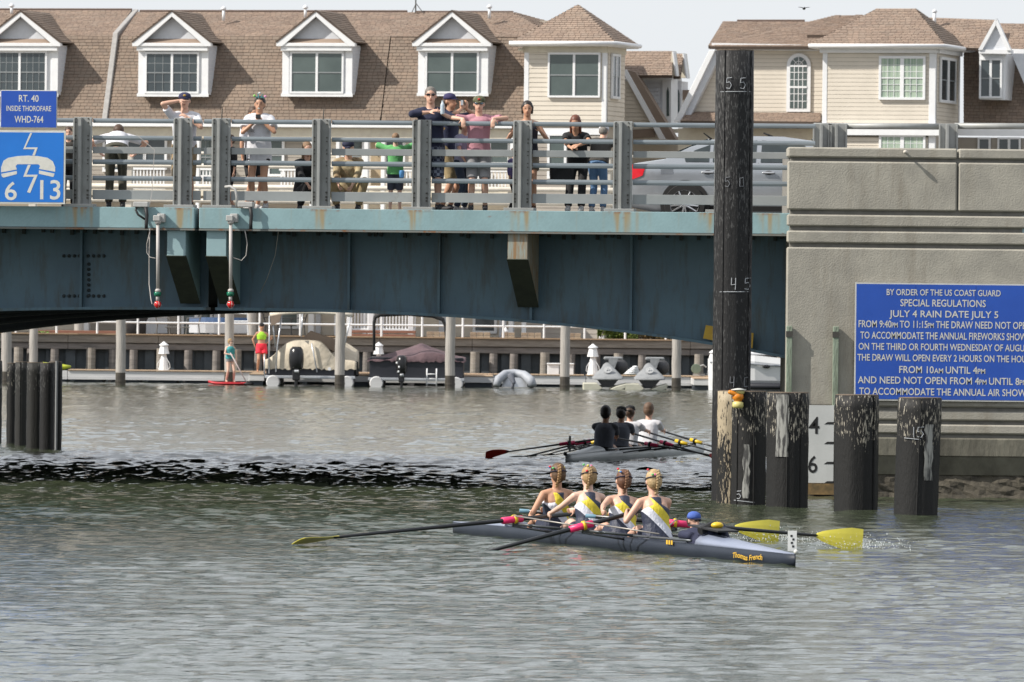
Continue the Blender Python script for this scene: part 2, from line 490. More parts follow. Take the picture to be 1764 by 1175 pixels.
# the brackets that carry the overhang
def bracket(px0, px1, root):
    t0, t1 = BF.t(px0, 0.05, 400), BF.t(px1, 0.05, 400)
    z1 = FZ0-0.032; z2 = BF.z(880, 447, 0.05); z3 = BF.z(900, 528, 1.45)
    m = MB()
    A = [BF.w(t0, 0.05, z1), BF.w(t0, 0.05, z2), BF.w(t0, 1.44, z3), BF.w(t0, 1.44, z1)]
    m.prism(A, BF.U*(t1-t0))
    o = m.build('bracket', M_ruststreak if px0 > 800 else M_fascia, root, bevel=0.006)
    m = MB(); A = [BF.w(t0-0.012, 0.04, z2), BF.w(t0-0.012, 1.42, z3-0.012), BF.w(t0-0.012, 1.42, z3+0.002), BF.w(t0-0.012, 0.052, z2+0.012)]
    m.prism(A, BF.U*(t1-t0+0.024)); m.build('bracket_shade_plate', mat('shaded_grimy_steel', (0.040, 0.048, 0.035), (0.025, 0.03, 0.025), rough=0.8), root)  # underside shade put into a dark plate colour, along with greenish grime
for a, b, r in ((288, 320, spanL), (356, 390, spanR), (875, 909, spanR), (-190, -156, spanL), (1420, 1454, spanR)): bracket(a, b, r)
# rust at the post feet and streaks down the painted face of the beam
M_face = bpy.data.materials.new('fascia_face'); M_face.use_nodes = True
_n = M_face.node_tree.nodes; _l = M_face.node_tree.links; _b = _n['Principled BSDF']; _b.inputs['Roughness'].default_value = 0.55
_a = _n.new('ShaderNodeVertexColor'); _a.layer_name = 'rust'; _l.new(_a.outputs[0], _b.inputs['Base Color'])
def face_sheet(t0, t1, root):
    r = np.random.RandomState(int(abs(t0)*100) % 1000)
    nt = int((t1-t0)/0.022); nz = 14; ts = np.linspace(t0+0.01, t1-0.01, nt+1); zs = np.linspace(FZ0+0.006, FZ1-0.006, nz+1)
    T, Z = np.meshgrid(ts, zs); D = FZ1-Z
    rust = np.zeros_like(T); och = np.zeros_like(T)
    feet = [BF.t(px) for px in (141, 310, 549, 722, 896, 1068, 1226, 1320)]
    for f in feet:
        for k in range(7):
            c = f+r.normal(0, 0.10); w = r.uniform(0.008, 0.035); L = r.uniform(0.08, 0.45); s_ = r.uniform(0.3, 0.9)
            och += s_*np.exp(-((T-c)/w)**2)*np.exp(-(D/L)**2)
        rust += 1.1*np.exp(-((T-f)/0.17)**4)*np.exp(-(D/0.028)**2)*(0.6+0.7*np.sin(T*60+f)*np.sin(T*23))
    for k in range(int((t1-t0)*5)):
        c = r.uniform(t0, t1); w = r.uniform(0.004, 0.03); L = r.uniform(0.03, 0.4); och += r.uniform(0.05, 0.28)*np.exp(-((T-c)/w)**2)*np.exp(-(D/L)**2)
    for k in range(int((t1-t0)*4)):
        c = r.uniform(t0, t1); zc = r.uniform(FZ0, FZ0+0.02) if k % 2 else r.uniform(FZ0, FZ1); rust += r.uniform(0.2, 0.9)*np.exp(-((T-c)/r.uniform(0.006, 0.03))**2-((Z-zc)/r.uniform(0.004, 0.012))**2)
    base = 1+0.05*np.sin(T*3.1+1)+0.04*np.sin(T*11.3)*np.sin(Z*9)+0.03*r.randn(*T.shape)
    # plate joints
    c0 = np.array([0.225, 0.345, 0.37]); c1 = np.array([0.30, 0.23, 0.12]); c2 = np.array([0.20, 0.075, 0.03])
    och = np.clip(och, 0, 0.9)[..., None]; rust = np.clip(rust, 0, 1)[..., None]
    C = (c0*base[..., None])*(1-och)+c1*och; C = C*(1-rust)+c2*rust
    m = MB(); m.add([BF.w(a, -0.003, b) for a, b in zip(T.ravel(), Z.ravel())], [(j*(nt+1)+i, j*(nt+1)+i+1, (j+1)*(nt+1)+i+1, (j+1)*(nt+1)+i) for j in range(nz) for i in range(nt)])
    o = m.build('painted_face', M_face, root, fix=False)
    at = o.data.color_attributes.new('rust', 'FLOAT_COLOR', 'POINT')
    at.data.foreach_set('color', np.concatenate([np.clip(C, 0, 1), np.ones(T.shape+(1,))], 2).ravel().astype(np.float32))
face_sheet(max(TL, BF.t(-90)), TJ-0.04, spanL); face_sheet(TJ+0.04, BF.t(1400), spanR)
# yellow board at the girder's foot behind the tall pile
m = MB(); P = [BF.p(1216, 560, 1.38), BF.p(1298, 574, 1.38), BF.p(1296, 600, 1.38), BF.p(1211, 583, 1.38)]
m.prism(P, BF.B*0.04); m.build('yellow_board', mat('yellow_board', (0.50, 0.33, 0.04), (0.42, 0.27, 0.04), rough=0.7), spanR)
for px in (1150, 1262): pass

# ---- near railing
RZ = [(BF.z(200, a), BF.z(200, b)) for a, b in ((203.0, 212), (232.5, 241.6), (252.6, 264), (273.6, 283.5), (301.8, 311.5), (327, 343.5))]
posts_px = [-210, -37, 136, 309, 375, 548, 721, 895, 1068, 1243]
rail = thing('bridge_railing', 'grey steel bridge railing with six bars between heavy bolted posts above the blue edge beam', 'railing', BF.w(BF.t(600), 0.1, FZ1))
def post(fr, t, z0, z1, parent, w=0.295, dp=0.16, b=0.20, bolts=True):
    m = MB(); m.fbox(fr, t-w/2, t+w/2, b, b+0.02, z0, z1)
    m.fbox(fr, t-0.045, t+0.0, b-dp, b-0.002, z0+0.002, z1-0.01)
    m.fbox(fr, t-w/2, t-w/2+0.025, b-0.05, b-0.002, z0, z1-0.02)
    m.fbox(fr, t+w/2-0.03, t+w/2, b-0.05, b-0.002, z0, z1-0.02)
    o = m.build('post', M_post, parent, bevel=0.004)
    m = MB(); m.fbox(fr, t-w/2-0.12, t+w/2+0.06, b-dp-0.03, b+0.16, z0-0.001, z0+0.045); m.build('base_plate', M_post, parent, bevel=0.005)
    if bolts:
        m = MB()
        for za, zb in RZ[:5]:
            zc = (za+zb)/2
            for s in (-0.11, 0.085):
                for dz in (-0.03, 0.03): m.cyl(fr.w(t+s, b-0.02, zc+dz), fr.w(t+s, b+0.001, zc+dz), 0.011, n=6)
        for s in (-0.11, 0.085):
            for dz in (0.14, 0.19, 0.26): m.cyl(fr.w(t+s, b-0.026, z0+dz), fr.w(t+s, b+0.001, z0+dz), 0.016, n=6)
        m.build('bolts', M_bolt, parent, kind='stuff')
def rails(fr, ta, tb, parent, b=0.235, rz=RZ):
    for i, (zh, zl) in enumerate(rz):
        if i in (2, 5):
            m = MB(); m.fbox(fr, ta, tb, b-0.012, b+0.012, zl, zh); m.build('flat_bar', M_plate, parent, bevel=0.004)
        else:
            m = MB(); r = (zh-zl)/2; zc = (zh+zl)/2; n = 12; rings = []
            for t in (ta, tb):
                rings.append([fr.w(t, b+0.02+r*0.75*math.cos(2*math.pi*k/n), zc+r*max(-0.86, min(0.86, math.sin(2*math.pi*k/n)*1.2))) for k in range(n)])
            m.loft(rings); m.build('rail_tube', M_galv, parent, smooth=False, bevel=0.0)
for i, px in enumerate(posts_px):
    t = BF.t(px+1); post(BF, t, FZ1, RZ[0][0]+0.012, rail)
    if i+1 < len(posts_px):
        t2 = BF.t(posts_px[i+1]+1)
        if posts_px[i] == 309:
            rails(BF, t+0.157, (t+t2)/2-0.02, rail); rails(BF, (t+t2)/2+0.02, t2-0.157, rail)
        else: rails(BF, t+0.157, t2-0.157, rail)
tE = BF.t(1243); rails(BF, tE+0.157, BF.t(1400), rail)
# thin aerials on two posts
for px, h in ((378, 0.16), (553, 0.16)):
    t = BF.t(px); m = MB(); m.cyl(BF.w(t, 0.1, RZ[0][0]), BF.w(t+0.01, 0.1, RZ[0][0]+h), 0.009, n=6); m.build('spike', M_bolt, rail)

# ---- far railing, sunlit and pale, seen through the near one
M_far = mat('pale_far_rail', (0.60, 0.56, 0.49), (0.50, 0.46, 0.40), rough=0.6)
frail = thing('far_bridge_railing', 'pale beige railing on the far side of the bridge seen through the grey bars', 'railing', BF.w(0, BW-0.2, FZ1))
FZf = FZ1+0.1
for py, hh in ((264, 0.035), (286, 0.055), (322, 0.06), (346, 0.05)):
    z = BF.z(390, py, BW-0.2)
    m = MB(); m.tube([BF.w(TL, BW-0.2, z), BF.w(TR, BW-0.2, z)], hh*0.8, n=10); m.build('rail_tube', M_far, frail, smooth=True)
for px in list(range(-300, 1500, 165)):
    t = BF.t(px+25, BW-0.2); m = MB(); m.fbox(BF, t-0.07, t+0.07, BW-0.2, BW-0.06, FZf, BF.z(390, 262, BW-0.2)); m.build('post', M_far, frail, bevel=0.01)

# ================================================================ CONCRETE PIER
PF = Frame(0, 130.4, 0.0)
M_pier = mat('pier_concrete', (0.375, 0.355, 0.305), (0.29, 0.275, 0.24), rough=0.9, scale=2.3, bump=0.006, bscale=38, dirt=(0.235, 0.21, 0.17), dscale=0.9, dstretch=(2.6, 1, 0.40), dramp=(0.50, 0.74))
M_groove = mat('pier_groove', (0.20, 0.19, 0.17), (0.15, 0.145, 0.13), rough=0.9)
M_pierlow = mat('pier_low', (0.20, 0.19, 0.15), (0.075, 0.07, 0.055), rough=0.85, scale=1.2, stretch=(1, 1, 0.5), bump=0.02, bscale=8)
M_rock = mat('rough_footing', (0.10, 0.088, 0.066), (0.045, 0.04, 0.032), rough=0.95, scale=5, bump=0.03, bscale=9)
pier = thing('bridge_pier', 'weathered concrete bridge pier with horizontal grooves carrying the blue regulations sign', 'pier', (9.0, 132, 0))
xL = PF.t(1356, 0, 400); xJ = PF.t(1650, 0, 300); xR = xL+16
def pz(py): return PF.z(1400, py)
ztop = pz(253.5)
bands = [(253.5, 271), (277.5, 361.5), (369.5, 389.5), (397.5, 418.5), (426, 699), (706, 722), (729, 745), (752, 785)]
# core behind the joints
m = MB(); m.fbox(PF, xL+0.05, xR, 0.06, 4.2, pz(785), ztop-0.06); m.build('core', M_groove, pier)
for i, (a, b) in enumerate(bands):
    za, zb = pz(a), pz(b)
    for (ta, tb) in (((xL, xJ-0.013), (xJ+0.013, xR)) if i in (0, 1) else ((xL, xR),)):
        m = MB(); bk = 0.30 if i else 1.2
        m.fbox(PF, ta, tb, 0.0, bk if i else 0.95, zb, za)
        m.build('wall_block', M_pier if i < 7 else M_pierlow, pier, bevel=0.022)
# sloping toe of the pier and dark undercut
z0, z1 = pz(785), pz(816)
m = MB(); m.hexa([PF.w(xL, 0.12, z1), PF.w(xR, 0.12, z1), PF.w(xR, 0.6, z1), PF.w(xL, 0.6, z1), PF.w(xL, 0.0, z0), PF.w(xR, 0.0, z0), PF.w(xR, 0.6, z0), PF.w(xL, 0.6, z0)])
m.build('toe', M_pierlow, pier)
# the footing: rough broken concrete, built as an uneven surface
m = MB(); nx, nz = 150, 14; zt = pz(814); rr = np.random.RandomState(3)
vs = []; 
for j in range(nz+1):
    for i in range(nx+1):
        z = zt - (zt+0.5)*j/nz; x = xL+0.02+(xR-xL)*i/nx
        b = 0.16 - 0.16*(j/nz)**0.7 + rr.uniform(-0.025, 0.025) + 0.02*math.sin(i*0.7)*math.sin(j)
        vs.append(PF.w(x+rr.uniform(-.03, .03), b, z+rr.uniform(-.02, .02)))
fs = [(j*(nx+1)+i, j*(nx+1)+i+1, (j+1)*(nx+1)+i+1, (j+1)*(nx+1)+i) for j in range(nz) for i in range(nx)]
m.add(vs, fs); m.fbox(PF, xL+0.02, xR, 0.34, 4.0, -1.2, zt); m.build('rough_footing', M_rock, pier)
# little lamp stub on the coping, with its shadow
q = PF.p(1559, 262, -0.02); m = MB(); m.cyl(q+Vector((0, 0.02, 0)), q+Vector((0.0, -0.10, 0.0)), 0.018, n=8); m.ell(q+Vector((0, -0.11, 0)), (0.035, 0.04, 0.03)); m.build('stub', M_far, pier, smooth=True)
# railing on the pier, standing back behind the coping
prail = thing('pier_railing', 'single grey rail on short steel posts standing on the concrete pier', 'railing', PF.w(8, 1.6, ztop))
PR = Frame(0, 132.4, 0.0)
for px in (1415, 1441, 1632, 1830):
    t = PR.t(px); post(PR, t, PR.z(1400, 262), PR.z(px, 213), prail, w=0.30, b=0.0, bolts=False)
for a, b in ((1400, 1428), (1452, 1621), (1643, 1820)):
    zc0, zc1 = PR.z(a, 217), PR.z(b, 217+(b-a)*0.006)
    m = MB(); m.tube([PR.w(PR.t(a), 0.06, zc0), PR.w(PR.t(b), 0.06, zc1)], 0.05, n=10); m.build('rail_tube', M_post, prail, smooth=True)

# ================================================================ SIGNS
M_blue = mat('sign_blue', (0.018, 0.085, 0.44), (0.014, 0.070, 0.38), rough=0.35, scale=1.5)
M_blue2 = mat('sign_light_blue', (0.013, 0.17, 0.60), (0.012, 0.15, 0.54), rough=0.35, scale=1.2)
M_letter = mat('sign_letter', (0.62, 0.62, 0.58), (0.54, 0.54, 0.50), rough=0.5, scale=14)
M_signedge = mat('sign_edge', (0.60, 0.60, 0.57), (0.5, 0.5, 0.47), rough=0.5)
LINES = [('BY ORDER OF THE US COAST GUARD', 1527.4, 1723.8, 508, 10.5), ('SPECIAL REGULATIONS', 1551, 1698, 527, 12), ('JULY 4 RAIN DATE JULY 5', 1532, 1719.6, 545.5, 11.5),
  ('FROM 9:40pm TO 11:15pm THE DRAW NEED NOT OPEN', 1479, 1776, 563.5, 12), ('TO ACCOMMODATE THE ANNUAL FIREWORKS SHOW', 1482, 1769, 583, 12), ('ON THE THIRD OR FOURTH WEDNESDAY OF AUGUST', 1479, 1778, 602, 11.5),
  ('THE DRAW WILL OPEN EVERY 2 HOURS ON THE HOUR', 1477, 1776, 621, 11.5), ('FROM 10am UNTIL 4pm', 1549, 1697, 642, 12), ('AND NEED NOT OPEN FROM 4pm UNTIL 8pm', 1477.7, 1769, 660, 12), ('TO ACCOMMODATE THE ANNUAL AIR SHOW', 1480, 1768, 679.5, 12)]
import re
allruns = []
for s in [x[0] for x in LINES]+['RT. 40', 'INSIDE THOROFARE', 'WHD-764', '16', '13', '4', '6', 'STOCKTON', 'Thomas French', 'US']:
    cur = ''
    for ch in s:
        if cur and cur[0].islower() != ch.islower(): allruns.append(cur.upper()); cur = ch
        else: cur += ch
    allruns.append(cur.upper())
glyphs(sorted(set(allruns)))
sg = thing('regulations_sign', 'large blue sign with ten lines of white bridge opening rules on the concrete pier', 'sign', PF.w(PF.t(1630), -0.06, pz(690)))
sx0, sx1 = PF.t(1474, -0.05), PF.t(1786, -0.05)
SG = Frame(0, 130.4-0.06, 0.0); SG.U = Vector((math.cos(0.004), 0, -math.sin(0.004)))
def sgz(py, px=1474): return SG.z(px, py)
sz1, sz0 = SG.z(1474, 486.5), SG.z(1474, 689.5)
m = MB(); m.box((sx0, SG.O.y, sz0), (sx1, SG.O.y+0.03, sz1)); m.build('edge', M_signedge, sg)
m = MB(); m.box((sx0+0.022, SG.O.y-0.004, sz0+0.022), (sx1-0.022, SG.O.y+0.002, sz1-0.022)); m.build('panel', M_blue, sg)
for k in (1, 2):
    x = sx0+(sx1-sx0)*k/3; m = MB(); m.box((x-0.003, SG.O.y-0.006, sz0+0.03), (x+0.003, SG.O.y-0.0045, sz1-0.03)); m.build('panel_seam', plain('seam_blue', (0.012, 0.06, 0.33)), sg)
for s, a, b, yb, h in LINES:
    m = MB(); O = SG.w(0, 0, 0); pa = W(a, yb+(a-1474)*0.004, SG.O.y-0.008); pb = W(b, yb+(a-1474)*0.004+(b-a)*0.0115, SG.O.y-0.008)
    U = (pb-pa).normalized(); V = Vector((-U.z, 0, U.x))
    text(m, s, pa, U, V, (pb-pa).length, h*SG.O.y/F)
    m.build('lettering', M_letter, sg, fix=False)
# clearance plate and channel telephone plate on the railing
s2 = thing('route_sign', 'small dark blue RT. 40 INSIDE THOROFARE sign mounted above the telephone sign', 'sign', BF.p(50, 220, -0.25))
s3 = thing('telephone_sign', 'square light blue sign with white telephone handset and numbers 16 13 on the railing', 'sign', BF.p(50, 352, -0.25))
def plate(fr, b, x0, y0, x1, y1, root, mt, ew=0.022):
    t0, z1 = fr.at(x0, y0, b); t1, z0 = fr.at(x1, y1, b)
    zz1 = fr.z(x0, y0, b); 
    m = MB(); m.fbox(fr, t0, t1, b, b+0.02, z0, zz1); m.build('edge', M_signedge, root, bevel=0.003)
    m = MB(); m.fbox(fr, t0+ew, t1-ew, b-0.004, b+0.001, z0+ew, zz1-ew); m.build('panel', mt, root)
plate(BF, -0.25, 1, 155, 98, 221, s2, M_blue, 0.012)
plate(BF, -0.25, -62, 224, 112, 352, s3, M_blue2, 0.03)
def words(fr, b, s, x0, x1, yb, h, root, mt=M_letter, name='lettering'):
    pa = fr.p(x0, yb, b); pb = fr.p(x1, yb+(x1-x0)*0.0075, b); U = (pb-pa).normalized(); V = Vector((0, 0, 1))
    m = MB(); text(m, s, pa, U, V, (pb-pa).length, h*pa.y/F); return m.build(name, mt, root, fix=False)
words(BF, -0.256, 'RT. 40', 32.5, 66.5, 175, 11.5, s2)
words(BF, -0.256, 'INSIDE THOROFARE', 11, 88, 191, 9, s2)
words(BF, -0.256, 'WHD-764', 25, 74.5, 211, 11.5, s2)
words(BF, -0.256, '16', -8, 29, 344, 31, s3)
words(BF, -0.256, '13', 69, 104, 343, 33, s3)
def poly(fr, b, pts, root, name, mt=M_letter):
    m = MB(); m.prism([fr.p(x, y, b) for x, y in pts], fr.B*0.003); m.build(name, mt, root)
poly(BF, -0.257, [(52, 229), (55.5, 229), (44, 254), (65, 254), (60, 268), (55.5, 268), (60, 257), (40, 257)], s3, 'bolt_symbol')
arc = [(2, 297), (2, 288), (6, 277), (14, 272), (30, 269), (48, 268), (66, 269), (82, 272), (91, 278), (95, 288), (95, 296), (67, 291), (69, 286), (66, 283), (30, 283), (27, 286), (29, 292)]
poly(BF, -0.256, arc, s3, 'handset_symbol')
poly(BF, -0.256, [(2, 299.5), (29, 294.5), (29, 300), (6, 306), (3, 304)], s3, 'handset_symbol')
poly(BF, -0.256, [(67, 293.5), (94, 299), (92, 305), (67, 299.5)], s3, 'handset_symbol')
poly(BF, -0.257, [(48, 284), (53, 284), (45.5, 301), (65, 301), (52, 332.5), (46.5, 331), (58.5, 304.5), (40, 304.5)], s3, 'bolt_symbol')
# struts that hold the plates off the rail
for px in (30, 96):
    t = BF.t(px); m = MB(); m.fbox(BF, t-0.02, t+0.02, -0.229, 0.13, BF.z(px, 300)-0.02, BF.z(px, 300)+0.02); m.build('strut', M_post, s3)
t = BF.t(30); m = MB(); m.fbox(BF, t-0.02, t+0.02, -0.229, 0.13, BF.z(30, 208)-0.02, BF.z(30, 208)+0.02); m.build('strut', M_post, s2)
# the water level board
tg = thing('tide_gauge', 'white clearance gauge board with black 4 and 6 between the dark piles', 'gauge', PF.w(PF.t(1410), -0.3, pz(832)))
TG = Frame(0, 130.4-0.15, 0.0)
x0, x1 = TG.t(1352), TG.t(1440)
m = MB(); m.box((x0, TG.O.y, TG.z(1410, 832)), (x1, TG.O.y+0.05, TG.z(1410, 698))); m.build('board', mat('gauge_white', (0.56, 0.57, 0.56), (0.48, 0.49, 0.48), rough=0.5, scale=2), tg)
m = MB(); m.box((x0-0.02, TG.O.y-0.02, TG.z(1410, 852)), (x1+0.02, TG.O.y+0.12, TG.z(1410, 833))); m.build('bottom_plank', mat('wet_plank', (0.24, 0.15, 0.06), (0.10, 0.07, 0.03), rough=0.6), tg)
M_black = plain('black_paint', (0.012, 0.012, 0.012), rough=0.5)
words(TG, -0.004, '4', 1393, 1411.5, 747, 29, tg, M_black)
words(TG, -0.004, '6', 1392, 1408, 814, 29, tg, M_black)
for py in (729, 763, 797.5, 831):
    m = MB(); xx0 = TG.t(1423.5); xx1 = TG.t(1440); z = TG.z(1430, py); m.prism([Vector((xx0, TG.O.y-0.004, z-0.018)), Vector((xx1, TG.O.y-0.004, z-0.018)), Vector((xx1, TG.O.y-0.004, z+0.018)), Vector((xx0+0.05, TG.O.y-0.004, z+0.018))], Vector((0, 0.003, 0))); m.build('tick', M_black, tg)
# two weathered green timbers against the pier
M_greenpost = mat('green_timber', (0.26, 0.32, 0.25), (0.17, 0.20, 0.15), rough=0.85, scale=5, stretch=(3, 3, 0.6), bump=0.01)
for i, (px, yt, lb) in enumerate(((1361.5, 562, 'weathered green timber on the pier corner beside the tall pile'), (1441.5, 562, 'weathered green timber with dark top between the pier corner and the blue sign'))):
    r = thing('timber_post', lb, 'post', PF.w(PF.t(px), -0.14, pz(720)), group='green timbers on the pier')
    t = PF.t(px); z1 = pz(yt)
    m = MB(); m.fbox(PF, t-0.045, t+0.045, -0.10, -0.012, pz(702), z1); m.build('timber', M_greenpost, r, bevel=0.008)
    m = MB(); m.fbox(PF, t-0.05, t+0.05, -0.11, -0.002, z1-0.17, z1-0.08); m.build('clamp', M_bolt, r)
# ================================================================ HOUSES ACROSS THE WATER
HF = Frame(-6.0, 301.0, 15.0)
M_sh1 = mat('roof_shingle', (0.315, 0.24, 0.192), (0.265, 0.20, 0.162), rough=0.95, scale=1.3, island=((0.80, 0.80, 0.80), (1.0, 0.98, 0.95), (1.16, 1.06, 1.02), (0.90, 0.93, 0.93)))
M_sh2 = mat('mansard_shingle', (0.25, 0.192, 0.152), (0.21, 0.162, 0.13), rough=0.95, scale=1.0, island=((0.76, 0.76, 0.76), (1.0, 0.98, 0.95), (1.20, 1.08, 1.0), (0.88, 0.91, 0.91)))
M_roofb = plain('roof_underlay', (0.10, 0.075, 0.06), rough=0.95)
M_trim = mat('white_trim', (0.74, 0.75, 0.76), (0.68, 0.69, 0.71), rough=0.55, scale=3)
M_cream = mat('cream_frieze', (0.60, 0.555, 0.45), (0.55, 0.50, 0.41), rough=0.7)
M_side = mat('beige_siding', (0.63, 0.575, 0.495), (0.58, 0.53, 0.455), rough=0.75, scale=1.5, island=((0.93, 0.93, 0.93), (1.0, 1.0, 1.0), (1.04, 1.03, 1.0)))
M_sideb = plain('siding_joint', (0.42, 0.38, 0.32), rough=0.9)
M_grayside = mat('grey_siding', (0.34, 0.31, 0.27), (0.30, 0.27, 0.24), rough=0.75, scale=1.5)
M_wside = mat('white_siding', (0.62, 0.64, 0.68), (0.57, 0.59, 0.63), rough=0.65)
M_glass = mat('window_glass', (0.052, 0.068, 0.076), (0.036, 0.048, 0.056), rough=0.06, scale=0.9, spec=0.6)
M_glassg = mat('green_glass', (0.085, 0.112, 0.108), (0.06, 0.082, 0.080), rough=0.06, scale=0.7, spec=0.6)
M_mull = plain('window_bar', (0.24, 0.26, 0.27), rough=0.5)
M_curt = mat('curtain_cloth', (0.42, 0.50, 0.40), (0.20, 0.28, 0.23), rough=0.9, scale=4, stretch=(4, 1, 0.15))

def span_at(poly, v):
    xs = []
    n = len(poly)
    for i in range(n):
        (a, b), (c, d) = poly[i], poly[(i+1) % n]
        if (b <= v < d) or (d <= v < b): xs.append(a+(c-a)*(v-b)/(d-b))
    return (min(xs), max(xs)) if len(xs) >= 2 else None
def shingles(O, U, V, N, poly, mt, parent, exp=0.125, tab=0.215):
    """overlapping shingle tabs, real wedges, over a polygon given in (u,v) on the plane"""
    mb = MB(); v = min(p[1] for p in poly); v1 = max(p[1] for p in poly); row = 0
    while v < v1-0.02:
        a = span_at(poly, v+exp*0.5)
        if a:
            u = a[0] - (row % 2)*tab*0.5 - random.random()*tab*0.3
            while u < a[1]:
                w = tab*random.uniform(0.75, 1.25); ua, ub = max(u, a[0]), min(u+w-0.012, a[1])
                if ub-ua > 0.02:
                    th = 0.016+random.random()*0.010; vb = min(v+exp*1.02, v1)
                    P = [O+U*ua+V*v+N*th, O+U*ub+V*v+N*th, O+U*ub+V*vb+N*0.003, O+U*ua+V*vb+N*0.003, O+U*ua+V*v-N*0.002, O+U*ub+V*v-N*0.002]
                    mb.add(P, [(0, 1, 2, 3), (4, 5, 1, 0)])
                u += w
        v += exp; row += 1
    return mb.build('shingles', mt, parent, kind='stuff', fix=False)
def slope(frame, t0, t1, b0, z0, b1, z1, mt, parent, poly=None, base=True):
    O = frame.w(t0, b0, z0); U = frame.U; up = frame.w(t0, b1, z1)-O; L = up.length; V = up.normalized(); N = U.cross(V).normalized()
    poly = poly or [(0, 0), (t1-t0, 0), (t1-t0, L), (0, L)]
    if base:
        m = MB(); m.prism([O+U*u+V*v-N*0.004 for u, v in poly], -N*0.12); m.build('roof_slope', M_roofb, parent)
    return shingles(O, U, V, N, poly, mt, parent)
def quad_slope(P, mt, parent):
    """P: eave left, eave right, ridge right, ridge left"""
    O = P[0]; U = (P[1]-P[0]).normalized(); nrm = U.cross((P[2]+P[3])/2-O).normalized(); V = nrm.cross(U)
    if V.z < 0: V = -V; nrm = -nrm
    poly = [((p-O).dot(U), (p-O).dot(V)) for p in P]
    m = MB(); m.prism([O+U*u+V*v-nrm*0.004 for u, v in poly], -nrm*0.10); m.build('roof_slope', M_roofb, parent)
    return shingles(O, U, V, nrm, poly, mt, parent)
def clap(O, U, N, w, z0, z1, parent, mt=None, exp=0.165, poly=None, thick=0.010):
    """wall with its lap siding, every board one piece"""
    Z = Vector((0, 0, 1)); mt = mt or M_side
    poly = poly or [(0, 0), (w, 0), (w, z1-z0), (0, z1-z0)]
    m = MB(); m.prism([O+U*u+Z*v for u, v in poly], -N*0.10); m.build('wall', M_sideb, parent)
    v = 0.0; H = max(p[1] for p in poly)
    while v < H-0.03:
        a = span_at(poly, v+0.02); 
        if a:
            vb = min(v+exp-0.012, H)
            P = [O+U*a[0]+Z*v+N*0.002, O+U*a[1]+Z*v+N*0.002, O+U*a[1]+Z*v+N*(thick+0.012), O+U*a[0]+Z*v+N*(thick+0.012),
                 O+U*a[0]+Z*vb+N*0.002, O+U*a[1]+Z*vb+N*0.002, O+U*a[1]+Z*vb+N*0.008, O+U*a[0]+Z*vb+N*0.008]
            m = MB(); m.hexa(P); m.build('siding_board', mt, parent)
        v += exp
def window(O, U, N, w, h, parent, cols=2, glass=None, fw=0.075, muntin=None, trim=0.0, sash=True, curtain=False, mull=0.09, name='window'):
    """O lower left corner of the opening on the wall plane. window > pane"""
    Z = Vector((0, 0, 1)); m = MB()
    def bar(u0, u1, v0, v1, d0, d1):
        P = [O+U*u+Z*v+N*d for v in (v0, v1) for u, d in ((u0, d0), (u1, d0), (u1, d1), (u0, d1))]
        m.hexa(P)
    d1 = 0.075
    bar(-fw, w+fw, -fw, 0, 0.0, d1+0.015); bar(-fw, w+fw, h, h+fw, 0.0, d1+0.005)
    bar(-fw, 0, 0.001, h-0.001, 0.0, d1); bar(w, w+fw, 0.001, h-0.001, 0.0, d1)
    cw = (w-mull*(cols-1))/cols
    for i in range(1, cols): bar(i*cw+(i-1)*mull, i*(cw+mull), 0.001, h-0.001, 0.0, d1-0.004)
    fr = m.build(name, M_trim, parent, bevel=0.004)
    for i in range(cols):
        u0 = i*(cw+mull)
        halves = ((0.0, h*0.5-0.012), (h*0.5+0.012, h)) if sash else ((0.0, h),)
        for k, (a, b) in enumerate(halves):
            m = MB(); bar(u0+0.001, u0+cw-0.001, a+0.001, b-0.001, 0.010, 0.038+0.012*k); 
            g = m.build('pane', glass or M_glass, fr)
        m = MB()
        if sash: bar(u0, u0+cw, h*0.5-0.020, h*0.5+0.020, 0.02, 0.062)
        if muntin:
            nx, ny = muntin
            for a in range(1, nx): bar(u0+cw*a/nx-0.009, u0+cw*a/nx+0.009, 0.002, h-0.002, 0.02, 0.058)
            for a in range(1, ny):
                if ny % 2 == 0 and a == ny//2: continue
                bar(u0+0.001, u0+cw-0.001, h*a/ny-0.009, h*a/ny+0.009, 0.02, 0.0575)
        if m.v: m.build('glazing_bars', M_trim if glass is M_curt else M_mull, fr)
    return fr
NF = -HF.B
def HW(px0, py0, px1, py1, b):     # a rectangle of the photograph on the house plane b -> O, w, h
    t0, z1 = HF.at(px0, py0, b); t1, z0 = HF.at(px1, py1, b)
    return HF.w(t0, b, z0), t1-t0, HF.z(px0, py0, b)-z0
# ---------------- the long row of town houses
MD = 1.25                                  # the mansard leans back this far
zb = HF.z(500, 212, 0.0); zk = HF.z(500, 63, MD); zr = HF.z(500, 20.5, MD+2.2)
rowA = thing('townhouse', 'long beige townhouse row with brown shingled mansard roof and four white gabled dormers', 'house', HF.w(HF.t(400), 4, BULK_Z-0.02), rz=-R(15))
tl, tm, tr_ = HF.t(-230, 0, 150), HF.t(176, 0, 150), HF.t(903, 0, 150)
tmid = HF.t(655, 0, 150)
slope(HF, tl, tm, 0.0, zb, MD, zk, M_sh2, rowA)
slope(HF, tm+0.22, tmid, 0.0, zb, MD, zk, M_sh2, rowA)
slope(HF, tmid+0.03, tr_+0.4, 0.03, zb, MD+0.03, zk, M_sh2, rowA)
slope(HF, tl, tm, MD, zk, MD+2.2, zr+0.06, M_sh1, rowA)
slope(HF, tm+0.22, tmid+0.3, MD, zk, MD+2.2, zr, M_sh1, rowA)
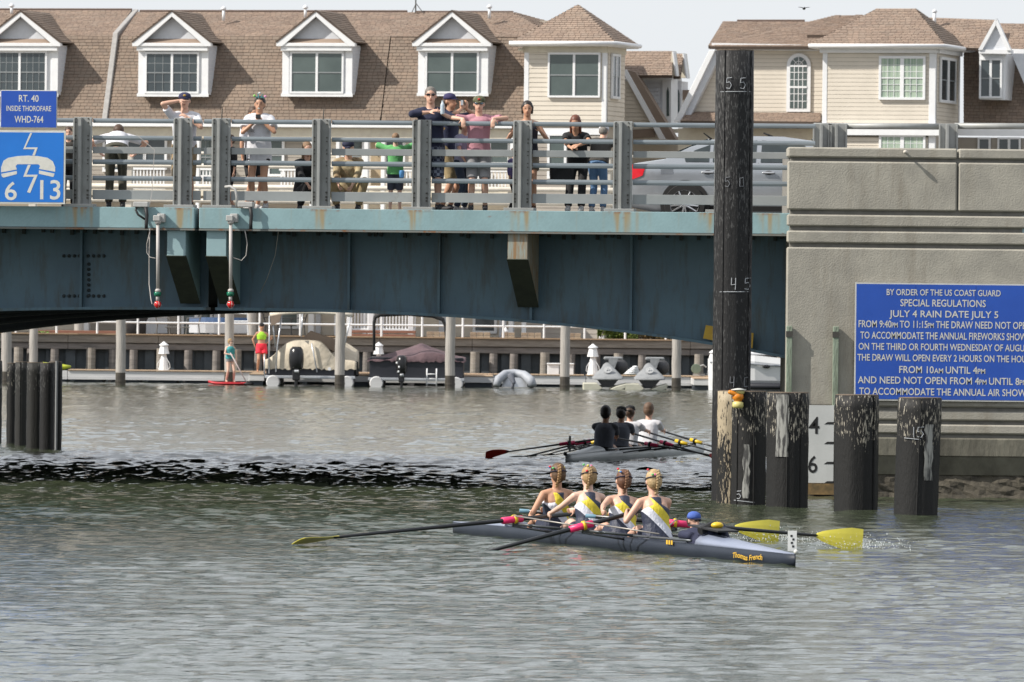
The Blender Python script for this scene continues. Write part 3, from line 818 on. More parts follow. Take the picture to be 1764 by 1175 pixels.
# last stretch ends in a hip
e0, e1 = HF.w(tmid+0.3, MD, zk), HF.w(tr_+0.9, MD, zk)
k0, k1 = HF.w(tmid+0.3, MD+2.2, zr), HF.w(HF.t(884, MD+2.2, 22), MD+2.2, zr)
quad_slope([e0, e1, k1, k0], M_sh1, rowA)
quad_slope([HF.w(tr_+0.9, MD, zk), HF.w(tr_+2.1, MD+4.4, zk), k1+HF.B*0.2, k1], M_sh1, rowA)
m = MB(); m.tube([k0, k1], 0.05, n=6); m.tube([HF.w(tl, MD+2.2, zr+0.07), HF.w(tm, MD+2.2, zr+0.07)], 0.05, n=6); m.tube([HF.w(tm+0.3, MD+2.2, zr+0.02), HF.w(tmid, MD+2.2, zr+0.02)], 0.05, n=6)
m.build('ridge_cap', plain('ridge_cap', (0.12, 0.085, 0.07), rough=0.9), rowA)
m = MB(); m.fbox(HF, tl, tr_+0.5, MD+2.3, 9.0, BULK_Z, zr-0.3); m.build('wall', M_sideb, rowA)
# party wall that stands up through the roof
m = MB(); pr = [(-0.12, zb-0.1), (MD-0.08, zk+0.13), (MD+2.35, zr+0.10), (MD+2.35, zr-0.2), (MD, zk-0.1), (0.15, zb-0.2)]
m.prism([HF.w(tm+0.01, b, z) for b, z in pr], HF.U*0.20); m.build('parapet', mat('parapet_trim', (0.36, 0.35, 0.34), (0.29, 0.28, 0.27), rough=0.7), rowA, bevel=0.02)
def dormer(px0, px1, pyb, apex_px, glass, muntin, wpx):
    """white box dormer with a pediment; its front stands on the foot of the mansard"""
    bf = -0.02
    d = MB()
    O, w, h = HW(px0, 77, px1, pyb, bf)
    t0 = HF.t(px0, bf, 120); t1 = t0+w; z0 = O.z; z1 = z0+h
    m = MB(); m.fbox(HF, t0, t1, bf, MD+0.6, z0, z1)
    body = m.build('dormer', M_trim, rowA, label='white gabled dormer' )
    # cheek boards
    for s, tt in ((0, t0), (1, t1)):
        m = MB(); v = z0+0.1
        while v < z1-0.1:
            m.fbox(HF, tt-0.012 if s == 0 else tt+0.001, tt-0.001 if s == 0 else tt+0.012, bf+0.1, MD+0.4, v, v+0.13); v += 0.15
        m.build('cheek_boards', M_wside, body)
    # corner boards
    for tt in (t0-0.03, t1-0.22):
        m = MB(); m.fbox(HF, tt, tt+0.25, bf-0.03, bf-0.002, z0-0.03, z1); m.build('corner_board', M_trim, body, bevel=0.006)
    m = MB(); m.fbox(HF, t0-0.06, t1+0.06, bf-0.07, bf-0.032, z0-0.08, z0+0.03); m.build('sill_board', M_trim, body)
    # roof of the dormer
    zo = z1; za = HF.z(apex_px, 19, bf-0.2); tc = (t0+t1)/2; ov = 0.17
    zl = HF.z(px0, 73, bf-0.25); bk = MD+1.9
    m = MB(); m.fbox(HF, t0-ov, t1+ov, bf-0.25, bf+0.02, zl-0.14, zl-0.02); m.fbox(HF, t0-0.05, t1+0.05, bf-0.2, bf-0.03, zl-0.30, zl-0.145); m.build('cornice', M_trim, body, bevel=0.01)
    # little skirt roof inside the pediment
    m = MB(); P = [HF.w(t0-ov+0.25, bf-0.2, zl-0.02), HF.w(t1+ov-0.25, bf-0.2, zl-0.02), HF.w(t1+ov-0.55, bf+0.05, zl+0.14), HF.w(t0-ov+0.55, bf+0.05, zl+0.14)]
    m.prism(P, Vector((0, 0, -0.03))); m.build('skirt_roof', M_sh1, body)
    m = MB(); m.prism([HF.w(t0-0.02, bf+0.06, zl), HF.w(t1+0.02, bf+0.06, zl), HF.w(tc, bf+0.06, za-0.18)], HF.B*0.05); m.build('pediment', M_wside, body)
    # raking boards
    for s in (-1, 1):
        te = tc+s*((t1-t0)/2+ov+0.02)
        m = MB(); 
        a = HF.w(te, bf-0.28, zl-0.14); b = HF.w(te, bf-0.28, zl+0.03); c = HF.w(tc, bf-0.28, za+0.03); dd = HF.w(tc, bf-0.28, za-0.20); e = HF.w(te-s*0.22, bf-0.28, zl-0.14)
        m.prism([a, b, c, dd, e], HF.B*0.10); m.build('rake_board', M_trim, body, bevel=0.006)
        O = HF.w(te, bf-0.26, zl+0.03) if s < 0 else HF.w(tc, bf-0.26, za+0.03)
        # roof planes
        lo = HF.w(te+s*0.02, bf-0.3, zl+0.02); hi = HF.w(tc, bf-0.3, za+0.035)
        U = -HF.B if s < 0 else HF.B
        O = lo + (HF.B*(bk+0.3) if s < 0 else Vector((0, 0, 0)))
        V = (hi-lo).normalized(); N = U.cross(V).normalized()
        if N.z < 0: N = -N
        L = (hi-lo).length
        m = MB(); P0 = lo; P1 = hi; m.prism([P0, P1, P1+HF.B*(bk+0.3), P0+HF.B*(bk+0.3)], -N*0.05); m.build('roof_slope', M_roofb, body)
        shingles(O, U, V, N, [(0, 0), (bk+0.3, 0), (bk+0.3, L), (0, L)], M_sh2, body)
    O, w, h = HW(wpx[0], wpx[1], wpx[2], wpx[3], bf)
    window(O-HF.B*0.0, HF.U, NF, w, h, body, cols=2, glass=glass, muntin=muntin)
    return body
# a dormer's own pieces are one level down, so its window panes would be a fourth level: build windows straight on the row
_w = window
def window(O, U, N, w, h, parent, **k):
    if parent.name.startswith('dormer'): parent = rowA
    return _w(O, U, N, w, h, parent, **k)
dormer(-22, 98, 163, 37, M_glass, (4, 4), (-9, 91, 78, 158))
dormer(240, 357, 163, 297, M_glass, (3, 4), (254, 93, 340, 158))
dormer(488, 605, 163, 548, M_glassg, None, (504, 92, 589, 158))
dormer(722, 839, 162, 782, M_glassg, None, (737, 91, 822, 158))
dormer(-262, -145, 163, -204, M_glassg, None, (-247, 93, -160, 158))
# plumbing vents and the aerial
for px, pt, pb in ((20, 6, 24), (385, 11, 36), (526, 9, 30), (843, 8, 32)):
    b = MD+1.0; m = MB(); p1 = HF.p(px, pt, b); p0 = HF.p(px, pb, b)
    p1 = Vector((p0.x+ (p1.z-p0.z)*0.0, p0.y, p1.z))
    m.cyl(p0, p1-Vector((0, 0, 0.10)), 0.055); m.lathe(p1-Vector((0, 0, 0.12)), [(0.095, 0), (0.10, 0.05), (0.05, 0.11), (0.01, 0.13)], 12); m.build('vent_pipe', M_trim, rowA, smooth=True)
m = MB(); q = HF.p(716, 22, MD+2.0); tp = HF.p(716, -8, MD+2.0); tp.x = q.x
m.cyl(q, tp, 0.025, n=6); m.cyl(q+Vector((0, 0, 0.35)), q+HF.U*0.28, 0.015, n=6); m.cyl(q+Vector((0, 0, 0.3)), q-HF.U*0.15, 0.015, n=6)
m.build('aerial', M_bolt, rowA)
# ---- the floors below, seen between the bars and under the bridge
bW = 0.45
m = MB(); m.fbox(HF, tl, tr_, -0.12, 0.05, zb-0.16, zb-0.01); m.build('gutter', M_trim, rowA, bevel=0.02)
m = MB(); m.fbox(HF, tl, tr_, 0.1, 0.5, zb-0.55, zb-0.17); m.build('frieze', M_cream, rowA)
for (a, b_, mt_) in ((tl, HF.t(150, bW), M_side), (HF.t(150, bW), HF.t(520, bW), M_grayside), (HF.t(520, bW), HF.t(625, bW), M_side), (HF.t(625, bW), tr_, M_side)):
    m = MB(); m.fbox(HF, a, b_-0.002, bW, bW+0.2, BULK_Z, zb-0.56); m.build('wall', mt_, rowA)
    v = BULK_Z+0.1; m = MB()
    while v < zb-0.6:
        m.fbox(HF, a, b_-0.003, bW-0.014, bW-0.001, v, v+0.145); v += 0.165
    m.build('siding_boards', mt_, rowA, kind='stuff')
for x0, y0, x1, y1, gl, mu in ((182, 238, 205, 292, M_glass, None), (222, 240, 248, 288, M_glass, None), (252, 240, 284, 288, M_glass, None), (347, 240, 371, 302, M_glassg, (3, 4)), (430, 236, 452, 300, M_glass, None), (466, 236, 486, 300, M_glassg, None),
        (594, 238, 624, 302, M_glassg, None), (664, 236, 694, 300, M_glass, None), (800, 236, 842, 280, M_glassg, None), (845, 236, 875, 280, M_glassg, None), (40, 238, 70, 290, M_glass, None)):
    O, w, h = HW(x0, y0, x1, y1, bW-0.02); window(O, HF.U, NF, w, h, rowA, cols=1, glass=gl, muntin=mu, fw=0.09)
for px, wd in ((153, 9), (342, 6), (540, 10), (583, 6), (632, 7), (661, 7), (780, 6), (884, 8)):
    t = HF.t(px, -0.4, 260); m = MB(); m.fbox(HF, t-wd/96, t+wd/96, -0.5, -0.3, BULK_Z, HF.z(px, 238, -0.4)); m.build('porch_post', M_trim, rowA, bevel=0.01)
# balcony floor and balustrades of the second floor
M_deck = mat('deck_beam', (0.30, 0.25, 0.19), (0.24, 0.20, 0.15), rough=0.8)
zf = HF.z(400, 327, -0.4); zt = HF.z(400, 291, -0.4)
m = MB(); m.fbox(HF, tl, tr_, -0.55, bW, zf-0.22, zf-0.02); m.build('balcony_floor', M_cream, rowA)
for x0, x1 in ((213, 283), (338, 368), (484, 510), (700, 724), (800, 880), (20, 120)):
    ta, tb = HF.t(x0, -0.4, 300), HF.t(x1, -0.4, 300); m = MB(); t = ta
    while t < tb: m.fbox(HF, t, t+0.045, -0.45, -0.405, zf+0.08, zt-0.05); t += 0.125
    m.build('balusters', M_trim, rowA, kind='stuff')
    m = MB(); m.fbox(HF, ta-0.05, tb+0.05, -0.48, -0.38, zt-0.05, zt+0.03); m.fbox(HF, ta-0.05, tb+0.05, -0.46, -0.39, zf, zf+0.08); m.build('balcony_rail', M_trim, rowA)
for px in (640, 610, 380): 
    O, w, h = HW(px, 236, px+18, 322, bW-0.02); m = MB(); P = [O+HF.U*u+Vector((0, 0, v))-HF.B*d for v in (0, h) for u, d in ((0, 0.01), (w, 0.01), (w, 0.05), (0, 0.05))]; m.hexa(P); m.build('door', mat('tan_door', (0.40, 0.31, 0.20), rough=0.6), rowA)
m = MB(); m.fbox(HF, tl, tr_, -2.7, bW, 4.25, 4.45); m.build('lower_roof', M_cream, rowA)  # unseen slab behind the bridge girder, added to shade the ground floor
m = MB(); m.fbox(HF, tl, tr_, -2.8, -2.705, 4.15, 4.5); m.build('shade_slab_edge', M_trim, rowA)  # front edge of the added shading slab
# ground floor seen under the bridge
for x0, y0, x1, y1, gl in ((318, 530, 362, 583, M_glassg), (487, 530, 512, 562, M_glassg), (820, 528, 852, 570, M_glass), (235, 530, 262, 586, M_wside)):
    O, w, h = HW(x0, y0, x1, y1, bW-0.02); window(O, HF.U, NF, w, h, rowA, cols=1, glass=gl, fw=0.10, sash=False)
for x0, x1 in ((262, 288), (368, 378), (430, 436), (544, 552), (756, 770), (860, 872), (905, 912), (940, 1030)):
    ta, tb = HF.t(x0, bW-0.1, 560), HF.t(x1, bW-0.1, 560); m = MB(); m.fbox(HF, ta, tb, bW-0.10, bW-0.016, BULK_Z, BULK_Z+2.4); m.build('pilaster', M_wside, rowA)

# ---------------- the corner turret
TF = Frame(HF.w(tr_, 0, 0).x, HF.w(tr_, 0, 0).y, 15.0)
tur = thing('corner_tower', 'beige sided corner tower with brown pyramid roof and wide two pane window', 'tower', TF.w(1.5, 1.2, BULK_Z), rz=-R(15))
bt = -0.35
t0, t1 = TF.t(903, bt, 150), TF.t(1045, bt, 150)
ze = TF.z(960, 80, bt); dpt = (TF.at(1077, 150, 0)[0]-t1)
# depth of the tower from its visible side
dep = 2.6
zl0 = BULK_Z
clap(TF.w(t0+0.16, bt, TF.z(960, 214, bt)), TF.U, -TF.B, t1-t0-0.32, TF.z(960, 214, bt), ze, tur)
clap(TF.w(t1, bt+0.16, TF.z(960, 214, bt)), TF.B, TF.U, dep-0.2, TF.z(960, 214, bt), ze, tur)
m = MB(); m.fbox(TF, t0+0.12, t1-0.12, bt+0.12, bt+dep, zl0, ze); m.build('core_wall', M_sideb, tur)
for tt in (t0, t1-0.17):
    m = MB(); m.fbox(TF, tt, tt+0.17, bt-0.03, bt+0.13, zl0, ze-0.002); m.build('corner_board', M_trim, tur, bevel=0.01)
m = MB(); m.fbox(TF, t0-0.05, t1+0.02, bt-0.05, bt-0.031, ze-0.22, ze); m.fbox(TF, t1+0.001, t1+0.05, bt-0.031, bt+dep, ze-0.22, ze); m.build('frieze', M_cream, tur)
ov = 0.42
m = MB(); m.fbox(TF, t0-ov, t1+ov, bt-ov, bt+dep+ov, ze+0.001, ze+0.12); m.build('eave', M_trim, tur, bevel=0.03)
m = MB(); m.tube([TF.w(t0-ov-0.02, bt-ov-0.03, ze+0.10), TF.w(t1+ov+0.03, bt-ov-0.03, ze+0.10), TF.w(t1+ov+0.03, bt+dep+ov, ze+0.10)], 0.075, n=8); m.build('gutter', M_trim, tur, smooth=True)
cx, cb = (t0+t1)/2+0.22, bt+dep/2; zap = TF.z(990, 8, cb); z_ = ze+0.15; o2 = ov-0.02
A, B_, C, D = TF.w(t0-o2, bt-o2, z_), TF.w(t1+o2, bt-o2, z_), TF.w(t1+o2, bt+dep+o2, z_), TF.w(t0-o2, bt+dep+o2, z_); AP = TF.w(cx-0.12, cb, zap)
for P in ([A, B_, AP, AP], [B_, C, AP, AP], [D, A, AP, AP]): quad_slope([P[0], P[1], P[2]+(P[1]-P[0])*0.004, P[2]-(P[1]-P[0])*0.004], M_sh1, tur)
def FW(fr, b, x0, y0, x1, y1):
    a, z1 = fr.at(x0, y0, b); c, z0 = fr.at(x1, y1, b); return fr.w(a, b, z0), c-a, z1-z0
O, w, h = FW(TF, bt-0.03, 948, 94, 1031, 165); window(O, TF.U, -TF.B, w, h, tur, cols=2, glass=M_glassg, fw=0.07)
O = TF.w(t1+0.03, bt+0.55, TF.z(1050, 165, bt)); window(O, TF.B, TF.U, 0.95, 1.42, tur, cols=2, glass=M_glass, fw=0.09)
for x0, x1, y0, y1 in ((948, 972, 234, 304), (1046, 1052, 232, 300), (948, 990, 528, 552)):
    if x0 == 1046: continue
    O, w, h = FW(TF, bt-0.03, x0, y0, x1, y1); window(O, TF.U, -TF.B, w, h, tur, cols=1, glass=M_glassg, fw=0.09)
m = MB(); m.fbox(TF, t0, t1, bt-0.04, bt+0.1, TF.z(980, 232, bt), TF.z(980, 221, bt)); m.build('belt_board', M_trim, tur)
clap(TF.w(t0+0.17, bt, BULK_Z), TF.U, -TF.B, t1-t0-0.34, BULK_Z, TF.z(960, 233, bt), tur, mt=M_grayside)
m = MB(); q = TF.w(t0-0.1, bt-0.15, ze-0.12); m.ell(q, (0.10, 0.10, 0.07)); m.build('lamp', M_cream, tur, smooth=True)

# ---------------- the low house set back between the two
GF = Frame(0, 309.0, 15.0)
mid = thing('set_back_house', 'smaller beige house set back between the blocks, with steep white raking trim', 'house', GF.w(GF.t(1120), 2, BULK_Z), rz=-R(15))
quad_slope([GF.p(1070, 130, 0), GF.p(1158, 130, 0), GF.p(1158, 88, 1.6), GF.p(1070, 88, 1.6)], M_sh1, mid)
quad_slope([GF.p(1158, 132, 1.2), GF.p(1172, 132, 1.2), GF.p(1178, 92, 2.6), GF.p(1160, 92, 2.6)], M_sh1, mid)
def gp(b, pts, d, name, mt, **k):
    m = MB(); m.prism([GF.p(x, y, b) for x, y in pts], GF.B*d); return m.build(name, mt, mid, **k)
gp(1.0, [(1068, 131), (1152, 131), (1152, 215), (1068, 215)], 2.0, 'wall', M_wside)
for y in range(137, 212, 7): gp(0.97, [(1096, y), (1138, y), (1138, y+6), (1096, y+6)], 0.02, 'siding_board', M_wside)
gp(0.9, [(1068, 129), (1158, 129), (1158, 138), (1068, 138)], 0.15, 'cornice', M_trim)
for dx, dy, dz_ in ((0, 0, 0.0), (18, 4, 1.5)):
    gp(0.93+dz_, [(1141+dx, 136+dy), (1156+dx, 136+dy), (1156+dx, 215), (1141+dx, 215)], 1.0, 'dormer_front', M_trim)
    gp(0.86+dz_, [(1153+dx, 130+dy), (1164+dx, 130+dy), (1158.5+dx, 88+dy), (1157+dx, 90+dy)], 0.6, 'gable', M_cream)
    gp(0.84+dz_, [(1160+dx, 90+dy), (1157.5+dx, 88+dy), (1163+dx, 131+dy), (1165.5+dx, 131+dy)], 0.4, 'gable_trim', M_trim)
    gp(0.90+dz_, [(1148+dx, 200), (1152.5+dx, 200), (1152.5+dx, 158+dy), (1150.5+dx, 150+dy), (1148+dx, 158+dy)], 0.02, 'arched_window', M_glassg)
gp(-0.3, [(1070, 119), (1079, 120), (1146, 240), (1136, 240)], 0.12, 'rake_board', M_trim)
gp(-0.2, [(1079, 120), (1094, 124), (1164, 240), (1146, 240)], 0.5, 'steep_roof', M_sh2)
gp(0.1, [(1060, 140), (1086, 140), (1140, 240), (1060, 240)], 1.2, 'side_wall', M_side)
for y in range(146, 236, 7):
    x1 = 1086+(y-140)*0.54-3; gp(0.06, [(1078, y), (x1, y), (x1+2, y+6), (1078, y+6)], 0.03, 'siding_board', M_side)
gp(0.0, [(1060, 225), (1128, 222), (1128, 236), (1060, 240)], 0.6, 'lower_roof', M_sh2)
gp(2.6, [(1172, 155), (1200, 155), (1200, 172), (1172, 172)], 1.0, 'back_roof', M_sh1)
gp(1.5, [(1060, 236), (1240, 236), (1240, 560), (1060, 560)], 1.5, 'wall', M_side)
gp(1.2, [(1128, 222), (1240, 222), (1240, 229), (1128, 229)], 0.2, 'gutter', M_cream)

# ---------------- the right hand house
CF = Frame(12.0, 299.0, 15.0)
hc = thing('bay_house', 'pale beige shingled house with hipped brown roof, arched window and square bay on the right', 'house', CF.w(2, 3, BULK_Z), rz=-R(15))
def cp(b, pts, d, name, mt, **k):
    m = MB(); m.prism([CF.p(x, y, b) for x, y in pts], CF.B*d); return m.build(name, mt, k.pop('par', hc), **k)
# wing wall with arched window: siding boards one by one, cut by the rake on the left
bq = 1.2
O = CF.p(1172, 198, bq); polyp = [(1172, 198), (1418, 200), (1418, 86), (1236, 84)]
poly_uv = [((CF.p(x, y, bq)-O).dot(CF.U), (CF.p(x, y, bq)-O).z) for x, y in polyp]
clap(O, CF.U, -CF.B, 0, 0, 0, hc, poly=poly_uv, exp=0.145, thick=0.004)
cp(bq-0.25, [(1226, 76), (1410, 80), (1410, 88), (1232, 86)], 0.25, 'fascia', M_trim, bevel=0.01)
cp(bq-0.35, [(1226, 74), (1412, 77.5), (1412, 81), (1226, 80)], 0.3, 'gutter', M_trim)
cp(bq-0.55, [(1222, 86), (1232, 86), (1172, 210), (1161, 210)], 0.14, 'rake_board', M_trim, bevel=0.01)
cp(bq-0.35, [(1231, 88), (1240, 96), (1188, 203), (1172, 203)], 0.30, 'rake_soffit', M_wside)
cp(bq+0.15, [(1176, 200), (1240, 90), (1420, 90), (1420, 330), (1176, 330)], 1.5, 'core_wall', M_sideb)
quad_slope([CF.p(1172, 208, bq-0.9), CF.p(1414, 210, bq-0.9), CF.p(1414, 194, bq-0.02), CF.p(1186, 193, bq-0.02)], M_sh1, hc)
cp(bq-0.95, [(1168, 213), (1414, 214), (1414, 221), (1168, 220)], 0.2, 'gutter', M_trim)
cp(bq-0.1, [(1168, 221), (1414, 222), (1414, 560), (1168, 560)], 0.2, 'wall', M_cream)
# main roof
rb = bq+3.0
quad_slope([CF.p(1220, 79, bq-0.4), CF.p(1412, 80, bq-0.4), CF.p(1448, 37, rb), CF.p(1246, 36.5, rb)], M_sh1, hc)
quad_slope([CF.p(1222, 80, bq-0.5), CF.p(1420, 80, bq-0.5), CF.p(1448, 26, rb+0.8), CF.p(1440, 26, rb+0.8)], M_sh1, hc)
quad_slope([CF.p(1390, 60, bq+0.6), CF.p(1510, 60, bq+0.6), CF.p(1486, 27, rb+1.0), CF.p(1446, 25.5, rb+0.8)], M_sh1, hc)
m = MB(); m.tube([CF.p(1270, 36, rb), CF.p(1386, 36, rb)], 0.05, n=6); m.build('ridge_cap', plain('ridge_cap', (0.12, 0.085, 0.07)), hc)
# bay
bb = -0.6
tb0, tb1 = CF.t(1417, bb, 150), CF.t(1612, bb, 150); zt_ = CF.z(1500, 84, bb); zbm = CF.z(1500, 212, bb)
depb = 4.0
clap(CF.w(tb0+0.16, bb, zbm), CF.U, -CF.B, tb1-tb0-0.4, zbm, zt_-0.12, hc, exp=0.145, thick=0.004)
clap(CF.w(tb1, bb+0.16, zbm), CF.B, CF.U, depb-0.3, zbm, zt_-0.12, hc, exp=0.145, thick=0.004)
m = MB(); m.fbox(CF, tb0+0.12, tb1-0.12, bb+0.12, bb+depb, BULK_Z, zt_); m.build('core_wall', M_sideb, hc)
for tt, wd in ((tb0, 0.17), (tb1-0.24, 0.24)):
    m = MB(); m.fbox(CF, tt, tt+wd, bb-0.03, bb+0.13, BULK_Z, zt_-0.15); m.build('corner_board', M_trim, hc, bevel=0.01)
m = MB(); m.fbox(CF, tb1-0.1, tb1+0.03, bb+depb-0.2, bb+depb, zbm, zt_-0.15); m.build('corner_board', M_trim, hc)
m = MB(); m.fbox(CF, tb0-0.1, tb1+0.05, bb-0.12, bb+0.1, zt_-0.15, zt_-0.001); m.fbox(CF, tb1-0.2, tb1+0.12, bb+0.101, bb+depb, zt_-0.15, zt_-0.001); m.build('frieze', M_trim, hc, bevel=0.01)
ov = 0.42
m = MB(); m.fbox(CF, tb0-ov, tb1+ov, bb-ov, bb+depb+ov, zt_, zt_+0.11); m.build('eave', M_trim, hc, bevel=0.03)
m = MB(); m.tube([CF.w(tb0-ov, bb-ov-0.03, zt_+0.09), CF.w(tb1+ov, bb-ov-0.03, zt_+0.09), CF.w(tb1+ov+0.02, bb+depb+ov, zt_+0.09)], 0.07, n=8); m.build('gutter', M_trim, hc, smooth=True)
z_ = zt_+0.14; o2 = ov-0.02
A, B_, C, D = CF.w(tb0-o2, bb-o2, z_), CF.w(tb1+o2, bb-o2, z_), CF.w(tb1+o2, bb+depb+o2, z_), CF.w(tb0-o2, bb+depb+o2, z_)
rm = bb+depb/2; E, G = CF.p(1511, 15, rm), CF.p(1577, 14.5, rm)
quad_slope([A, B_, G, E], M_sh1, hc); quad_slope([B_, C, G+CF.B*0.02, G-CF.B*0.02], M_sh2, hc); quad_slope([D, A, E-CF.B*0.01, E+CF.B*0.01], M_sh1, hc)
O, w, h = FW(CF, bb-0.03, 1519, 101, 1590, 168); window(O, CF.U, -CF.B, w, h, hc, cols=2, glass=M_curt, fw=0.09, muntin=(3, 6), mull=0.14)
O, w, h = FW(CF, bb-0.03, 1519, 236, 1590, 300); window(O, CF.U, -CF.B, w, h, hc, cols=2, glass=M_curt, fw=0.09, muntin=(3, 6), mull=0.14)
clap(CF.w(tb0+0.18, bb, CF.z(1500, 300, bb)), CF.U, -CF.B, tb1-tb0-0.44, CF.z(1500, 300, bb), CF.z(1500, 236, bb), hc, exp=0.145)
m = MB(); m.fbox(CF, tb0, tb1+0.3, bb-0.2, bb+0.1, CF.z(1500, 233, bb), CF.z(1500, 213, bb)); m.build('porch_beam', M_trim, hc)
O = CF.w(tb1+0.03, bb+0.55, CF.z(1612, 171, bb)); window(O, CF.B, CF.U, 2.4, 1.42, hc, cols=2, glass=M_glass, fw=0.10, mull=0.3)
# arched window
xa, xb = 1362, 1391; ta, tb = CF.t(xa, bq, 150), CF.t(xb, bq, 150); zw0, zw1 = CF.z(1376, 187, bq), CF.z(1376, 113, bq); r_ = (tb-ta)/2; tc = (ta+tb)/2
def arch(r, z0, b, d, name, mt, par):
    pts = [CF.w(tc-r, b, z0), CF.w(tc+r, b, z0)] + [CF.w(tc+r*math.cos(a), b, zw1+r*math.sin(a)) for a in [math.pi*k/12 for k in range(13)]]
    m = MB(); m.prism(pts, CF.B*d); return m.build(name, mt, par)
aw = arch(r_+0.13, zw0-0.12, bq-0.09, 0.06, 'arched_window', M_trim, hc)
arch(r_, zw0, bq-0.096, 0.004, 'pane', M_glassg, aw)
m = MB(); b_ = bq-0.115
m.fbox(CF, ta, tb, b_, b_+0.016, zw1-0.05, zw1+0.02); m.fbox(CF, ta, tb, b_, b_+0.016, (zw0+zw1)/2-0.04, (zw0+zw1)/2+0.03)
for k in (1, 2, 3):
    t = ta+(tb-ta)*k/4; m.fbox(CF, t-0.012, t+0.012, b_+0.003, b_+0.015, zw0, zw1)
for z in (0.17, 0.34, 0.67, 0.84): zz = zw0+(zw1-zw0)*z; m.fbox(CF, ta, tb, b_+0.004, b_+0.014, zz-0.011, zz+0.011)
for a in (0.8, 1.57, 2.34): m.cyl(CF.w(tc, b_+0.008, zw1), CF.w(tc+r_*math.cos(a), b_+0.008, zw1+r_*math.sin(a)), 0.012, n=5)
m.tube([CF.w(tc+r_*0.5*math.cos(math.pi*k/8), b_+0.008, zw1+r_*0.5*math.sin(math.pi*k/8)) for k in range(9)], 0.012, n=5)
m.build('glazing_bars', M_trim, aw)
# right part: roof, dormer and shaded mansard
rt = 1.0
quad_slope([CF.p(1600, 80, rt+1.2), CF.p(1700, 84, rt+1.2), CF.p(1716, 33, rt+3.2), CF.p(1600, 31, rt+3.2)], M_sh1, hc)
quad_slope([CF.p(1720, 86, rt+2.4), CF.p(1960, 90, rt+2.4), CF.p(1960, 44, rt+4.2), CF.p(1712, 40, rt+4.2)], M_sh1, hc)
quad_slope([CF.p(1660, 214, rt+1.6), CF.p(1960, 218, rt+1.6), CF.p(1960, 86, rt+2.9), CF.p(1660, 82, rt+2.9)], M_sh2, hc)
cp(rt+2.2, [(1722, 84), (1960, 88), (1960, 96), (1722, 93)], 0.25, 'gutter', M_trim)
cp(rt+0.9, [(1687, 92), (1732, 93), (1732, 172), (1687, 171)], 2.0, 'dormer', M_trim)
cp(rt+0.6, [(1686, 85), (1741, 86), (1741, 93), (1686, 92)], 0.5, 'dormer_cornice', M_trim)
cp(rt+0.7, [(1688, 86), (1739, 87), (1715, 34)], 0.3, 'dormer_gable', M_wside)
cp(rt+0.55, [(1685, 86), (1692, 86), (1716, 42), (1715, 32)], 0.2, 'dormer_rake', M_trim); cp(rt+0.55, [(1734, 87), (1742, 87), (1717, 32), (1715, 42)], 0.2, 'dormer_rake', M_trim)
O, w, h = FW(CF, rt+0.88, 1691, 104, 1723, 166); _w(O, CF.U, -CF.B, w, h, hc, cols=2, glass=M_glass, fw=0.07)
cp(rt+1.4, [(1742, 92), (1960, 96), (1960, 205), (1790, 205)], 0.3, 'wall', M_wside)
cp(rt+0.2, [(1612, 222), (1960, 226), (1960, 236), (1612, 233)], 0.3, 'porch_beam', M_trim)
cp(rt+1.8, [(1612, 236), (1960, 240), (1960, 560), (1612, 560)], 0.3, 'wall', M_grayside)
for x0, x1 in ((1688, 1703), (1722, 1737), (1740, 1755), (1800, 1830)):
    O, w, h = FW(CF, rt+1.75, x0, 240, x1, 300); _w(O, CF.U, -CF.B, w, h, hc, cols=1, glass=M_glass, fw=0.07)
p1 = CF.p(1610, 20, 3.5); p0 = Vector((p1.x, p1.y, p1.z-0.5)); m = MB(); m.cyl(p0, p1, 0.06); m.lathe(p1, [(0.09, -0.03), (0.09, 0.03), (0.02, 0.09)], 10); m.build('vent_pipe', M_trim, hc, smooth=True)
